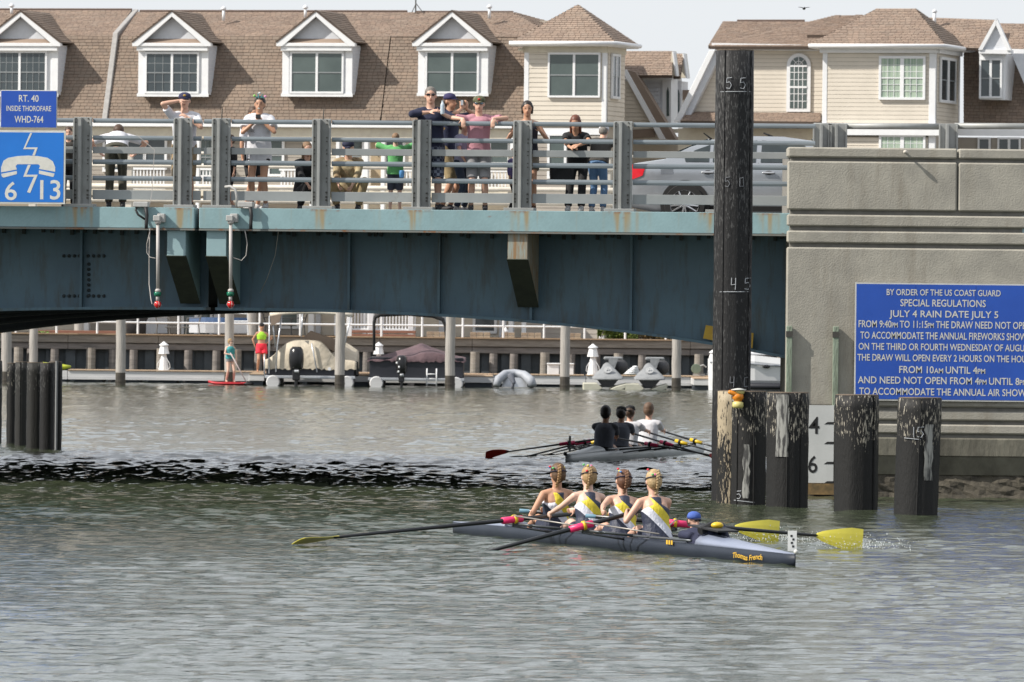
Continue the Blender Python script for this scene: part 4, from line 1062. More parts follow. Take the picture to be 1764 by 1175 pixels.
# ================================================================ PILES
def pile_mat(name, pale, black, thr):
    """black wrapped pile with the wrap scuffed through to pale wood"""
    m = bpy.data.materials.new(name); m.use_nodes = True
    nt = m.node_tree; n = nt.nodes; l = nt.links; b = n['Principled BSDF']
    tc = n.new('ShaderNodeTexCoord'); mp = n.new('ShaderNodeMapping'); mp.inputs['Scale'].default_value = (1, 1, 0.22); l.new(tc.outputs['Object'], mp.inputs[0])
    nz = n.new('ShaderNodeTexNoise'); nz.inputs['Scale'].default_value = 42; nz.inputs['Detail'].default_value = 3; nz.inputs['Roughness'].default_value = 0.62; l.new(mp.outputs[0], nz.inputs[0])
    big = n.new('ShaderNodeTexNoise'); big.inputs['Scale'].default_value = 1.7; l.new(mp.outputs[0], big.inputs[0])
    sep = n.new('ShaderNodeSeparateXYZ'); l.new(tc.outputs['Object'], sep.inputs[0])
    hz = n.new('ShaderNodeMapRange'); hz.inputs['From Min'].default_value = 0.75; hz.inputs['From Max'].default_value = 1.15; hz.inputs['To Min'].default_value = -0.22; hz.inputs['To Max'].default_value = 0.0
    l.new(sep.outputs['Z'], hz.inputs['Value'])
    ad = n.new('ShaderNodeMath'); ad.operation = 'ADD'; l.new(nz.outputs['Fac'], ad.inputs[0]); l.new(hz.outputs[0], ad.inputs[1])
    m2 = n.new('ShaderNodeMath'); m2.operation = 'MULTIPLY_ADD'; l.new(big.outputs['Fac'], m2.inputs[0]); m2.inputs[1].default_value = 0.45; l.new(ad.outputs[0], m2.inputs[2])
    cr = n.new('ShaderNodeValToRGB'); l.new(m2.outputs[0], cr.inputs[0]); e = cr.color_ramp.elements
    e[0].position = thr; e[0].color = (*black, 1); e[1].position = thr+0.05; e[1].color = (*pale, 1)
    l.new(cr.outputs[0], b.inputs['Base Color']); b.inputs['Roughness'].default_value = 0.62; b.inputs['Specular IOR Level'].default_value = 0.3
    bp = n.new('ShaderNodeBump'); bp.inputs['Distance'].default_value = 0.01; l.new(nz.outputs['Fac'], bp.inputs['Height']); l.new(bp.outputs[0], b.inputs['Normal'])
    MATS[name] = m; return m
M_pileS = pile_mat('scuffed_pile', (0.36, 0.33, 0.27), (0.013, 0.013, 0.013), 0.785)
M_pileW = pile_mat('worn_pile', (0.36, 0.30, 0.21), (0.013, 0.013, 0.013), 0.58)
M_pileB = pile_mat('black_pile', (0.075, 0.075, 0.075), (0.015, 0.015, 0.016), 0.775)
M_pileG = pile_mat('left_pile', (0.14, 0.14, 0.13), (0.024, 0.024, 0.023), 0.80)
M_chalk = plain('chalk_white', (0.42, 0.44, 0.47), rough=0.9)
def pile(name, label, px0, px1, ptop, Y, mt, group=None, lean=0.0, z0=-0.8, seams=(), n=40, cat='pile', dark_top=False):
    a, b = W(px0, 700, Y), W(px1, 700, Y); r = (b.x-a.x)/2; cx = (a.x+b.x)/2; zt = W(px0, ptop, Y).z
    root = thing(name, label, cat, (cx, Y+r, 0), group=group)
    rr = random.Random(int(px0)); offs = [rr.uniform(-0.012, 0.012) for _ in range(n)]
    rings = []; nz = 14
    for j in range(nz+1):
        z = z0+(zt-z0)*j/nz; dx = lean*(zt-z)
        rings.append([(cx-dx+(r+offs[k]*0.6+0.004*math.sin(j*2.1+k))*math.cos(2*math.pi*k/n), Y+r+(r+offs[k]*0.6)*math.sin(2*math.pi*k/n), z) for k in range(n)])
    m = MB(); m.loft(rings)
    me = m.build('shaft', mt, root)
    for p in me.data.polygons: p.use_smooth = len(p.vertices) == 4
    m = MB(); m.cyl((cx, Y+r, zt+0.001), (cx, Y+r, zt+0.012), r*0.97, n=n); m.build('end_grain', mat('pile_end', (0.20, 0.15, 0.11), (0.10, 0.08, 0.06), rough=0.9), root)
    for s in seams:                 # lapped edges of the wrap
        ang = -math.pi/2 + math.asin(max(-0.98, min(0.98, s))); pts = []
        for j in range(nz+1):
            z = 0.0+(zt-0.0)*j/nz; dx = lean*(zt-z); rad = r+0.004
            pts.append((cx-dx+rad*math.cos(ang), Y+r+rad*math.sin(ang), z))
        m = MB(); m.tube(pts, 0.011, n=5); m.build('wrap_seam', mt, root)
    root['_g'] = 0; del root['_g']
    return root, cx, Y, r, zt
def chalk(root, cx, Y, r, strokes, lean=0.0, w=0.0055, mt=None):
    """handwritten marks that follow the round face of the pile"""
    m = MB()
    for st in strokes:
        pts = []
        for i in range(len(st)-1):
            (xa, za), (xb, zb_) = st[i], st[i+1]
            for k in range(5):
                f = k/4; x = xa+(xb-xa)*f; z = za+(zb_-za)*f; s = max(-0.99, min(0.99, x/r)); pts.append((cx+x, Y+r-math.sqrt(1-s*s)*r-0.006, z))
        for i in range(len(pts)-1):
            if (Vector(pts[i+1])-Vector(pts[i])).length > 1e-4: m.cyl(pts[i], pts[i+1], w, n=5)
    m.build('chalk_mark', mt or M_chalk, root, kind=None)
D5 = [(0.8, 1), (0.1, 0.95), (0.05, 0.55), (0.5, 0.62), (0.75, 0.35), (0.5, 0.02), (0.0, 0.08)]
D0 = [(0.15, 0.9), (0.7, 0.95), (0.75, 0.1), (0.15, 0.05), (0.15, 0.9)]
D4 = [(0.1, 1.0), (0.05, 0.4), (0.7, 0.45)]; D4b = [(0.65, 1.0), (0.6, 0.0)]; D1 = [(0.3, 1), (0.3, 0)]
TY = 127.4
root, cx, Y, r, zt = pile('tall_pile', 'tall round black pile with chalked numbers rising past the bridge rail', 1228, 1294, 86, TY, M_pileB, seams=(-0.55, 0.82))
def digits(spec, px, py, hgt):
    out = []
    for i, d in enumerate(spec):
        x0 = W(px+i*24, py, TY).x-cx; z0 = W(px, py, TY).z
        for st in d: out.append([(x0+a*hgt*0.62, z0+b*hgt) for a, b in st])
    return out
chalk(root, cx, Y, r, digits([[D5], [D5]], 1251, 153, 0.17)+[[(-0.22, W(1240, 158, TY).z), (0.23, W(1290, 157.5, TY).z)]])
chalk(root, cx, Y, r, digits([[D5], [D0]], 1249, 322, 0.15), w=0.005, mt=plain('faint_chalk', (0.2, 0.21, 0.23), rough=0.9))
chalk(root, cx, Y, r, digits([[D4, D4b], [D5]], 1259, 499, 0.18)+[[(-0.20, W(1240, 503, TY).z), (0.23, W(1290, 502.5, TY).z)]], w=0.006)
chalk(root, cx, Y, r, digits([[D4, D4b], [D0]], 1257, 667, 0.16), w=0.005, mt=MATS['faint_chalk'])
G = 'cut off black piles in front of the concrete pier'
def pY(px, wl):  return F*CAMZ/(wl-(510+(px-882)*ROLL))
p_a = pile('fender_pile', 'short pile scraped to pale bare wood, leftmost of the cut off piles', 1237, 1285, 674, pY(1250, 868)+0.25, M_pileW, G, seams=())
p_b = pile('fender_pile', 'cut off black pile with chalked 5 low down and a yellow marker above', 1262, 1322, 675, pY(1290, 870), M_pileS, G, seams=(-0.7, 0.25))
p_c = pile('fender_pile', 'cut off black pile with a broad white scraped stripe, left of the gauge board', 1322, 1395, 677, pY(1358, 875), M_pileS, G, seams=(-0.05, 0.6))
p_d = pile('fender_pile', 'cut off black pile peppered with white flecks, right of the gauge board', 1440, 1516, 681, pY(1478, 882), M_pileS, G, seams=(0.75,))
p_e = pile('fender_pile', 'leaning cut off black pile with chalked 15 below the blue sign, rightmost', 1549, 1624, 686, pY(1581, 888), M_pileS, G, lean=0.028, seams=(0.0,))
M_scuff = mat('scraped_stripe', (0.30, 0.30, 0.28), (0.05, 0.05, 0.05), rough=0.8, scale=9, stretch=(2.5, 2.5, 0.35), ramp=(0.42, 0.55))
def patch(pl, s0, s1, z0, z1, name='scraped_patch', mt=None):
    root, cx, Y, r, zt = pl; m = MB(); vs = []; n = 10; nz = 10
    rr = random.Random(int(s0*100)+int(z0*50))
    for j in range(nz+1):
        e0 = rr.uniform(-0.05, 0.05); e1 = rr.uniform(-0.05, 0.05)
        for i in range(n+1):
            s = (s0+e0)+(s1+e1-s0-e0)*i/n; a = -math.pi/2+math.asin(max(-0.98, min(0.98, s))); z = z0+(z1-z0)*j/nz
            vs.append((cx+(r+0.012)*math.cos(a), Y+r+(r+0.012)*math.sin(a), z))
    m.add(vs, [(j*(n+1)+i, j*(n+1)+i+1, (j+1)*(n+1)+i+1, (j+1)*(n+1)+i) for j in range(nz) for i in range(n)])
    m.build(name, mt or M_scuff, root, smooth=True)
patch(p_c, -0.55, 0.0, 0.75, p_c[4]-0.02); patch(p_e, 0.2, 0.55, 0.5, 1.3); patch(p_b, -0.35, 0.0, 0.1, 0.9)
r0 = p_b; zz = W(1270, 862, r0[2]).z
chalk(r0[0], r0[1], r0[2], r0[3], [[(x*0.09-0.19, zz+0.02+z*0.12) for x, z in D5], [(-0.22, zz), (0.08, zz-0.03)]])
r0 = p_e; zz = W(1570, 756, r0[2]).z
chalk(r0[0], r0[1]-0.03, r0[2], r0[3], [[(x*0.10-0.10, zz+0.02+z*0.15) for x, z in D1], [(x*0.12-0.02, zz+0.02+z*0.15) for x, z in D5], [(-0.20, zz+0.01), (0.03, zz-0.01)]])
# yellow and orange marker sitting on the second pile
bk = thing('marker_light', 'small yellow and orange beacon with flat pale cap on top of the short pile', 'marker', W(1271, 676, p_b[2]+0.1))
M_or = plain('orange_plastic', (0.75, 0.25, 0.015), rough=0.35); M_ye = plain('pale_yellow_plastic', (0.62, 0.55, 0.20), rough=0.4)
c = W(1271, 703, p_b[2]-0.05)
m = MB(); m.lathe(c, [(0.07, 0), (0.085, 0.03), (0.08, 0.085), (0.05, 0.10)], 14); m.build('base', M_ye, bk, smooth=True)
m = MB(); m.lathe(c+Vector((0.0, 0, 0.10)), [(0.05, 0), (0.085, 0.05), (0.08, 0.10), (0.05, 0.13)], 14); m.build('body', M_or, bk, smooth=True)
m = MB(); m.lathe(c+Vector((0.02, 0, 0.2)), [(0.05, 0), (0.075, 0.02), (0.08, 0.05), (0.06, 0.07)], 14); m.build('collar', M_ye, bk, smooth=True)
m = MB(); m.cap(c+Vector((-0.01, -0.03, 0.2)), c+Vector((-0.12, -0.04, 0.235)), 0.042, 0.032); m.build('spout', M_or, bk, smooth=True)
m = MB(); m.lathe(c+Vector((0.01, 0, 0.265)), [(0.11, 0), (0.115, 0.012), (0.02, 0.03)], 16); m.build('cap', M_signedge, bk, smooth=True)
# piles beyond the bridge on the left
G2 = 'dark pile cluster beyond the bridge on the left'
for a, b, t, wl, lb, mt, ln in ((-22, 2, 622, 763, 'dark pile cut by the left edge of the picture', M_pileG, 0), (11, 29, 626, 765, 'grey pile with white flecks, leftmost of the dark cluster', M_pileS, 0),
     (25, 48, 624, 768, 'dark pile with a straight seam, second in the left cluster', M_pileG, 0), (45, 73, 625, 773, 'rounded grey black pile with a chalk line, third in the left cluster', M_pileG, 0.0),
     (68, 92, 626, 775, 'very dark pile, fourth in the left cluster', M_pileB, 0), (83, 106, 624, 774, 'dark pile with pale vertical pipe, rightmost of the left cluster', M_pileB, 0)):
    pl = pile('fender_pile', lb, a, b, t, pY((a+b)/2, wl), mt, G2, seams=(-0.2,) if a == 25 else (), n=24)
    if a == 83:
        m = MB(); m.cyl((pl[1]+0.03, pl[2]-0.03, -0.2), (pl[1]+0.03, pl[2]-0.03, pl[4]+0.03), 0.025, n=8); m.build('pipe', plain('grey_pipe', (0.25, 0.26, 0.27)), pl[0])

# ================================================================ NAVIGATION LIGHTS HANGING FROM THE BRIDGE
M_pipe = plain('painted_pipe', (0.47, 0.44, 0.42), rough=0.5)
M_red = plain('red_lens', (0.62, 0.02, 0.02), rough=0.15, spec=0.8); M_gl = plain('green_lens', (0.01, 0.16, 0.09), rough=0.2)
M_cable = plain('black_cable', (0.015, 0.015, 0.017), rough=0.6)
M_boxg = plain('grey_box', (0.42, 0.42, 0.41), rough=0.5)
for px, lb, root_ in ((272, 'grey pipe hanging from the bridge with green and red navigation lights, left of the joint', spanL), (397.5, 'grey pipe hanging from the bridge with green and red navigation lights, right of the joint', spanR)):
    P = lambda x, y, b=-0.16: BF.p(x, y, b)
    t = thing('navigation_light', lb, 'lamp', P(px, 525), group='navigation lights under the bridge')
    tt = BF.t(px, -0.16); z = lambda y: BF.z(px, y, -0.16)
    m = MB(); m.fbox(BF, tt-0.02, tt+0.10, -0.13, -0.005, z(383), z(368)); m.fbox(BF, tt-0.07, tt+0.04, -0.22, -0.131, z(381), z(371)); m.build('bracket_box', M_boxg, t, bevel=0.01)
    m = MB(); m.lathe(P(px, 386), [(0.045, 0), (0.05, 0.04), (0.04, 0.06)], 12); m.cyl(P(px, 500), P(px, 383), 0.027, n=12); m.build('pipe', M_pipe, t, smooth=True)
    m = MB(); m.lathe(P(px-0.6, 511), [(0.03, 0), (0.055, 0.02), (0.06, 0.06), (0.03, 0.085)], 14); m.build('green_lamp', M_gl, t, smooth=True)
    m = MB(); m.cyl(P(px-0.4, 519), P(px-0.4, 509), 0.028, n=12); m.build('fitting', M_pipe, t, smooth=True); m = MB(); m.lathe(P(px, 503), [(0.045, 0), (0.045, 0.03), (0.03, 0.05)], 12); m.build('fitting', M_pipe, t, smooth=True)
    m = MB(); m.lathe(P(px-0.5, 531), [(0.008, 0), (0.04, 0.02), (0.058, 0.055), (0.05, 0.09), (0.03, 0.11)], 14); m.build('red_lamp', M_red, t, smooth=True)
    m = MB()
    for k in range(4): a = k*math.pi/2+0.4; m.tube([P(px-0.5, 519)+Vector((0.04*math.cos(a), 0.04*math.sin(a), 0)), P(px-0.5, 525)+Vector((0.066*math.cos(a), 0.066*math.sin(a), 0)), P(px-0.5, 532)+Vector((0.02*math.cos(a), 0.02*math.sin(a), 0))], 0.004, n=4)
    m.build('wire_guard', M_pipe, t)
# junction boxes and the cables that droop under the beam
for px, lb in ((246, 'grey junction box with black cable at the rail foot left of the joint'), (426, 'grey junction box with black cable at the rail foot right of the joint')):
    c = BF.p(px, 352, -0.02); t = thing('junction_box', lb, 'box', c, group='junction boxes on the edge beam')
    tt = BF.t(px, 0.0); z = BF.z(px, 357, 0.0)
    m = MB(); m.fbox(BF, tt-0.14, tt+0.10, -0.12, 0.03, z, z+0.085); m.build('housing', M_boxg, t, bevel=0.01)
    pts = [BF.p(px+5, 357, -0.10), BF.p(px+7, 370, -0.11), BF.p(px+6, 385, -0.11), BF.p(px+6, 394, -0.12)]
    m = MB(); m.tube(pts, 0.028, n=8); m.build('cable_bundle', M_cable, t, smooth=True)
    if px < 300:
        m = MB(); m.tube([BF.p(px-10, 356, -0.06), BF.p(px-12, 362, -0.1), BF.p(px-8, 370, -0.1), BF.p(px+4, 378, -0.11)], 0.018, n=6); m.build('cable', M_cable, t, smooth=True)
        m = MB(); m.tube([BF.p(258, 394, -0.12), BF.p(257, 440, 0.1), BF.p(257, 490, 0.1), BF.p(260, 515, -0.0), BF.p(262, 524, -0.1)], 0.009, n=5); m.build('cable', M_pipe, t, smooth=True)
        m = MB(); m.tube([BF.p(258, 400, -0.12), BF.p(253, 420, 0), BF.p(253, 435, 0), BF.p(258, 443, 0), BF.p(268, 445, -0.1)], 0.007, n=5); m.build('cable', M_pipe, t, smooth=True)
    else:
        m = MB(); m.tube([BF.p(422, 398, -0.1), BF.p(426, 420, 0), BF.p(424, 440, 0), BF.p(416, 449, 0), BF.p(402, 444, -0.12)], 0.008, n=5); m.build('cable', M_pipe, t, smooth=True)
        m = MB(); m.tube([BF.p(480, 396, 0.3), BF.p(474, 440, 0.8), BF.p(460, 480, 1.2), BF.p(448, 505, 1.4)], 0.005, n=4); m.build('cable', M_pipe, t, smooth=True)
hd = thing('conduit', 'curved grey conduit looping from a rail post to the edge beam', 'pipe', BF.p(400, 355, 0)); m = MB()
m.tube([BF.p(388, 322, 0), BF.p(397, 321, -0.05), BF.p(405, 326, -0.08), BF.p(408, 338, -0.08), BF.p(408, 357, -0.05)], 0.022, n=8); m.build('tube', M_boxg, hd, smooth=True)
m = MB(); m.tube([BF.p(1300-1065, 232, -0.01), BF.p(266, 258, -0.02), BF.p(262, 330, -0.03), BF.p(258, 352, -0.04)], 0.006, n=4); o = m.build('thin_cord', M_pipe, None); tag(o, 'thin pale cord hanging down across the bars left of the joint', 'cord')

# ================================================================ CAR ON THE BRIDGE
def car():
    CY = 5.1                       # back from the rail
    RZ0 = BF.z(1180, 372, CY)-0.05
    t0 = BF.t(1077, CY, 300); L = 4.75; Wd = 1.8
    zroad = FZ1-0.16
    root = thing('silver_car', 'silver grey saloon car behind the bridge railing beside the tall pile', 'car', BF.w(t0+L/2, CY+Wd/2, zroad), rz=-R(7.5))
    M_paint = mat('silver_paint', (0.36, 0.38, 0.405), (0.34, 0.36, 0.385), rough=0.22, metal=0.55, coat=0.6, scale=1)
    M_cg = mat('car_glass', (0.03, 0.04, 0.042), (0.02, 0.028, 0.03), rough=0.05, spec=0.7)
    M_tyre = plain('tyre_rubber', (0.015, 0.015, 0.015), rough=0.85)
    M_rim = plain('alloy_rim', (0.55, 0.56, 0.58), rough=0.25, metal=0.7)
    M_tail = plain('tail_lamp', (0.60, 0.01, 0.02), rough=0.15)
    # side outline: x from the rear bumper, z above the road
    H = 1.47
    prof = [(0.10, 0.22), (0.02, 0.42), (0.0, 0.62), (0.05, 0.92), (0.10, 1.00), (0.42, 1.05), (0.62, 1.08), (1.02, 1.28), (1.42, 1.41), (1.95, 1.465), (2.5, 1.46), (2.95, 1.40), (3.4, 1.18), (3.75, 0.98), (4.3, 0.88), (4.62, 0.74), (4.73, 0.52), (4.70, 0.28), (4.55, 0.2)]
    nb = len(prof)
    def halfw(x, z):
        w = 0.90
        w -= 0.10*max(0, (0.5-x)/0.5)**1.5 + 0.13*max(0, (x-4.0)/0.75)**1.5
        w -= 0.30*max(0.0, (z-0.95)/0.5)**1.1
        w -= 0.05*max(0, (0.45-z)/0.3)
        return w
    m = MB(); rings = []
    S = 9
    cols = []
    lev = [(-1.0), (-0.98), (-0.9), (-0.5), (0), (0.5), (0.9), (0.98), (1.0)]
    # cross sections along the body: bottom to top around
    xs = [0.0, 0.03, 0.12, 0.3, 0.5, 0.62, 0.8, 1.02, 1.2, 1.42, 1.7, 1.95, 2.2, 2.5, 2.75, 2.95, 3.15, 3.4, 3.6, 3.75, 4.0, 4.3, 4.5, 4.62, 4.7, 4.73]
    def top(x):
        P = [(0.0, 0.66), (0.03, 0.85), (0.10, 1.0), (0.42, 1.05), (0.62, 1.08), (1.02, 1.28), (1.42, 1.41), (1.95, 1.465), (2.5, 1.46), (2.95, 1.40), (3.4, 1.18), (3.75, 0.99), (4.3, 0.89), (4.62, 0.76), (4.73, 0.58)]
        return float(np.interp(x, [p[0] for p in P], [p[1] for p in P]))
    def bot(x): return float(np.interp(x, [0, 0.12, 0.5, 4.2, 4.6, 4.73], [0.42, 0.28, 0.2, 0.2, 0.26, 0.40]))
    for x in xs:
        tp, bt_ = top(x), bot(x); ring = []
        zs_ = [bt_, bt_+0.08, 0.5, 0.66, 0.80, 0.93, 1.0, 1.12, 1.25, 1.36]
        side = []
        for z in zs_:
            z = min(max(z, bt_), tp-0.02)
            side.append((halfw(x, z), z))
        side.append((halfw(x, tp)*0.80, tp-0.004)); side.append((halfw(x, tp)*0.4, tp))
        ring = [BF.w(t0+x, CY+0.9-w, zroad+z) for w, z in side] + [BF.w(t0+x, CY+0.9+w, zroad+z) for w, z in reversed(side)]
        rings.append(ring)
    m.loft(rings); body = m.build('body', M_paint, root, smooth=True)
    # side windows lie on the body side
    def sidepoly(pts, name, mt, off=0.012, par=root):
        vs = [BF.w(t0+x, CY+0.9-halfw(x, z)-off, zroad+z) for x, z in pts]; vb = [v+BF.B*0.02 for v in vs]
        n_ = len(pts); mm = MB(); mm.add(vs+vb, [tuple(range(n_)), tuple(reversed(range(n_, 2*n_)))]+[((i+1) % n_, i, n_+i, n_+(i+1) % n_) for i in range(n_)]); return mm.build(name, mt, par)
    sidepoly([(0.98, 1.03), (1.36, 1.03), (1.36, 1.31), (1.12, 1.22), (0.96, 1.09)], 'side_window', M_cg)
    sidepoly([(1.42, 1.03), (2.12, 1.03), (2.12, 1.39), (1.42, 1.33)], 'side_window', M_cg)
    sidepoly([(2.20, 1.03), (3.22, 1.03), (3.12, 1.16), (2.86, 1.33), (2.20, 1.39)], 'side_window', M_cg)
    for xa, xb in ((0.40, 0.98),):
        pass
    P = [BF.w(t0+0.68, CY+0.35, zroad+1.125), BF.w(t0+0.68, CY+1.45, zroad+1.125), BF.w(t0+1.30, CY+1.35, zroad+1.395), BF.w(t0+1.30, CY+0.45, zroad+1.395)]
    m = MB(); m.prism(P, Vector((-0.012, 0, 0.02))); m.build('rear_window', M_cg, root)
    P = [BF.w(t0+2.98, CY+0.40, zroad+1.405), BF.w(t0+2.98, CY+1.40, zroad+1.405), BF.w(t0+3.66, CY+1.5, zroad+1.06), BF.w(t0+3.66, CY+0.3, zroad+1.06)]
    m = MB(); m.prism(P, Vector((0.012, 0, 0.02))); m.build('windscreen', M_cg, root)
    sidepoly([(0.035, 0.83), (0.10, 0.98), (0.34, 0.98), (0.28, 0.80), (0.12, 0.74), (0.03, 0.74)], 'tail_light', M_tail, off=0.02)
    m = MB(); m.fbox(BF, t0-0.012, t0+0.03, CY+0.12, CY+0.5, zroad+0.76, zroad+0.92); m.build('tail_light', M_tail, root)
    for x in (1.26, 2.25):
        mm = MB(); q = BF.w(t0+x, CY+0.9-halfw(x, 0.86)-0.03, zroad+0.86); mm.cap(q, q+BF.U*0.17, 0.017, 0.022, n=8); dh = mm.build('door_handle', M_rim, root, smooth=True)
        mm = MB(); mm.ell(q+BF.U*0.09+BF.B*0.025, (0.07, 0.012, 0.035)); mm.build('handle_cup', M_tyre, root, smooth=True)
    for x in (1.39, 2.16, 3.3):
        sidepoly([(x, 0.35), (x+0.012, 0.35), (x+0.012, 1.02), (x, 1.02)], 'door_gap', M_tyre, off=0.003)
    sidepoly([(0.58, 0.83), (0.78, 0.83), (0.78, 0.95), (0.58, 0.95)], 'fuel_flap', plain('flap_paint', (0.27, 0.29, 0.32), rough=0.3, metal=0.5), off=0.004)
    sidepoly([(1.35, 0.24), (3.35, 0.24), (3.35, 0.32), (1.35, 0.32)], 'sill_trim', M_tyre, off=0.006)
    for x, s in ((0.98, 0), (3.78, 0)):
        c = BF.w(t0+x, CY+0.03, zroad+0.335)
        mm = MB(); mm.lathe(c+BF.B*0.02, [(0.30, -0.07), (0.37, -0.05), (0.375, 0.03), (0.3, 0.08)], 28, axis=BF.B); 
        arch_ = MB(); arch_.lathe(c, [(0.40, -0.06), (0.40, 0.1)], 28, axis=BF.B); arch_.build('wheel_arch', M_tyre, root)
        w_ = MB(); w_.lathe(c+BF.B*-0.02, [(0.325, -0.085), (0.335, -0.05), (0.335, 0.05), (0.22, 0.1)], 28, axis=BF.B); wh = w_.build('wheel', M_tyre, root, smooth=False)
        rm_ = MB(); rm_.lathe(c, [(0.225, -0.102), (0.235, -0.112), (0.235, -0.09), (0.225, -0.08)], 28, axis=BF.B)
        for k in range(10):
            a = k*math.pi/5+ (0.11 if k % 2 else -0.11); d = BF.U*math.cos(a)+Vector((0, 0, 1))*math.sin(a); rm_.cyl(c-BF.B*0.115+d*0.02, c-BF.B*0.108+d*0.225, 0.022, 0.012, n=5)
        rm_.lathe(c, [(0.05, -0.13), (0.055, -0.10)], 12, axis=BF.B); rm_.build('rim', M_rim, wh)
    mm = MB(); q = BF.w(t0+1.3, CY+0.9, zroad+1.42); mm.cap(q, q+Vector((-0.12, 0, 0.09)), 0.014, 0.01, n=6); mm.build('roof_aerial', M_tyre, root, smooth=True)
    mm = MB(); q = BF.w(t0+2.3, CY+0.9, zroad+1.46); mm.cap(q, q+Vector((-0.14, 0, 0.06)), 0.02, 0.012, n=6); mm.build('roof_fin', M_tyre, root, smooth=True)
car()

# ================================================================ BULKHEAD, RAIL, DOCK
M_tim = mat('weathered_timber', (0.30, 0.27, 0.235), (0.20, 0.175, 0.15), rough=0.9, scale=2.2, stretch=(0.6, 1, 5), bump=0.012)
M_tim2 = mat('dark_timber', (0.24, 0.215, 0.20), (0.15, 0.135, 0.125), rough=0.9, scale=2.0, stretch=(0.6, 1, 5), bump=0.012)
M_pole = mat('dock_pile_wood', (0.40, 0.375, 0.345), (0.30, 0.28, 0.26), rough=0.9, scale=3, stretch=(3, 3, 0.4), bump=0.01)
M_wetp = mat('wet_pile_foot', (0.065, 0.055, 0.04), (0.035, 0.03, 0.025), rough=0.5, scale=5)
M_sheet = mat('sheet_piling', (0.085, 0.10, 0.115), (0.06, 0.07, 0.08), rough=0.7, scale=2)
KF = Frame(0, 289.0, 0.0)
def kz(py, px=500): return KF.z(px, py)
bh = thing('bulkhead', 'long weathered timber bulkhead wall with two heavy wales behind the floating dock', 'wall', (0, 289.3, 0))
x0 = KF.t(-260); x1 = KF.t(2000)
zt_ = BULK_Z
for a, b, mt in ((zt_-0.27, zt_, M_tim), (zt_-0.50, zt_-0.29, M_tim2)):
    x = x0; i = 0
    while x < x1:
        w = 3.6+0.5*math.sin(i*2.3); m = MB(); m.box((x, 288.70 if mt is M_tim else 288.78, a), (min(x+w-0.012, x1), 288.97, b)); m.build('wale', mt, bh, bevel=0.01); x += w; i += 1
m = MB(); m.box((x0, 288.6, zt_+0.001), (x1, 289.4, zt_+0.04)); m.build('cap_board', mat('cap_board', (0.36, 0.25, 0.16), (0.28, 0.2, 0.13), rough=0.9), bh)
x = x0; i = 0
while x < x1:
    d = 0.0 if i % 2 == 0 else 0.14
    m = MB(); m.box((x, 289.0+d, -1), (x+0.335, 289.12+d, zt_-0.3)); m.build('sheet_panel', M_sheet, bh); x += 0.34; i += 1
x = x0+0.3; i = 0
while x < x1:
    front = (i % 3 == 0); r = 0.17 if front else 0.15; y = 288.55 if front else 288.84
    m = MB(); top = zt_-0.45 if front else zt_-0.505
    m.cyl((x, y, -0.9), (x+0.02, y, top), r, r*0.93, n=14); m.build('support_pile', M_tim if front else M_tim2, bh, smooth=False)
    x += (0.62 if i % 3 == 0 else 1.0)+0.3*math.sin(i*1.7); i += 1
# white pipe rail on the bulkhead
wr = thing('patio_railing', 'thin white pipe railing along the top of the timber bulkhead', 'railing', (0, 289.2, zt_))
zr1 = KF.z(500, 558.3)
m = MB(); m.cyl((x0, 289.1, zr1), (x1, 289.1, zr1), 0.032, n=8); m.build('rail_bar', M_trim, wr)
m = MB(); m.cyl((x0, 289.1, zr1+0.52), (x1, 289.1, zr1+0.52), 0.032, n=8); m.build('rail_bar', M_trim, wr)
x = KF.t(97)-1.39*8
while x < x1:
    m = MB(); m.cyl((x, 289.1, zt_+0.04), (x, 289.1, zr1+0.56), 0.038, n=8); m.build('rail_post', M_trim, wr); x += 1.395

DY = 285.2
def dz(py, px=500): return W(px, py, DY).z
M_dockw = mat('dock_edge', (0.62, 0.62, 0.62), (0.50, 0.50, 0.51), rough=0.6, scale=2, stretch=(0.3, 1, 4))
M_dockd = mat('dock_deck', (0.45, 0.33, 0.22), (0.36, 0.26, 0.18), rough=0.85, scale=3)
M_float = plain('dock_float', (0.035, 0.045, 0.06), rough=0.6)
zd = W(300, 640, DY).z
dock = thing('floating_dock', 'long floating dock with white edge boards and dark floats in front of the bulkhead', 'dock', (0, DY+1, 0))
segs = [(-200, 117), (117, 393), (393, 455), (455, 640), (640, 850), (850, 1010), (1010, 1225), (1225, 1500)]
for a, b in segs:
    xa, xb = W(a, 640, DY).x, W(b, 640, DY).x-0.02
    m = MB(); m.box((xa, DY, zd-0.22), (xb, DY+0.05, zd-0.01)); m.build('edge_board', M_dockw, dock, bevel=0.008)
    m = MB(); m.box((xa, DY-0.03, zd-0.30), (xb, DY+0.03, zd-0.222)); m.build('rub_strip', M_dockw, dock)
    x = xa
    while x < xb-0.05:
        xe = min(x+0.14, xb); m = MB(); m.box((x, DY-0.04, zd), (xe-0.01, DY+2.2, zd+0.03)); m.build('deck_plank', M_dockd, dock) if (100 < a < 1100) else None; x += 0.14 if (100 < a < 1100) else 99
    x = xa+0.2
    while x < xb-0.6:
        m = MB(); m.box((x, DY+0.1, -0.25), (x+1.0, DY+2.0, zd-0.31)); m.build('float', M_float, dock, bevel=0.03); x += 1.25
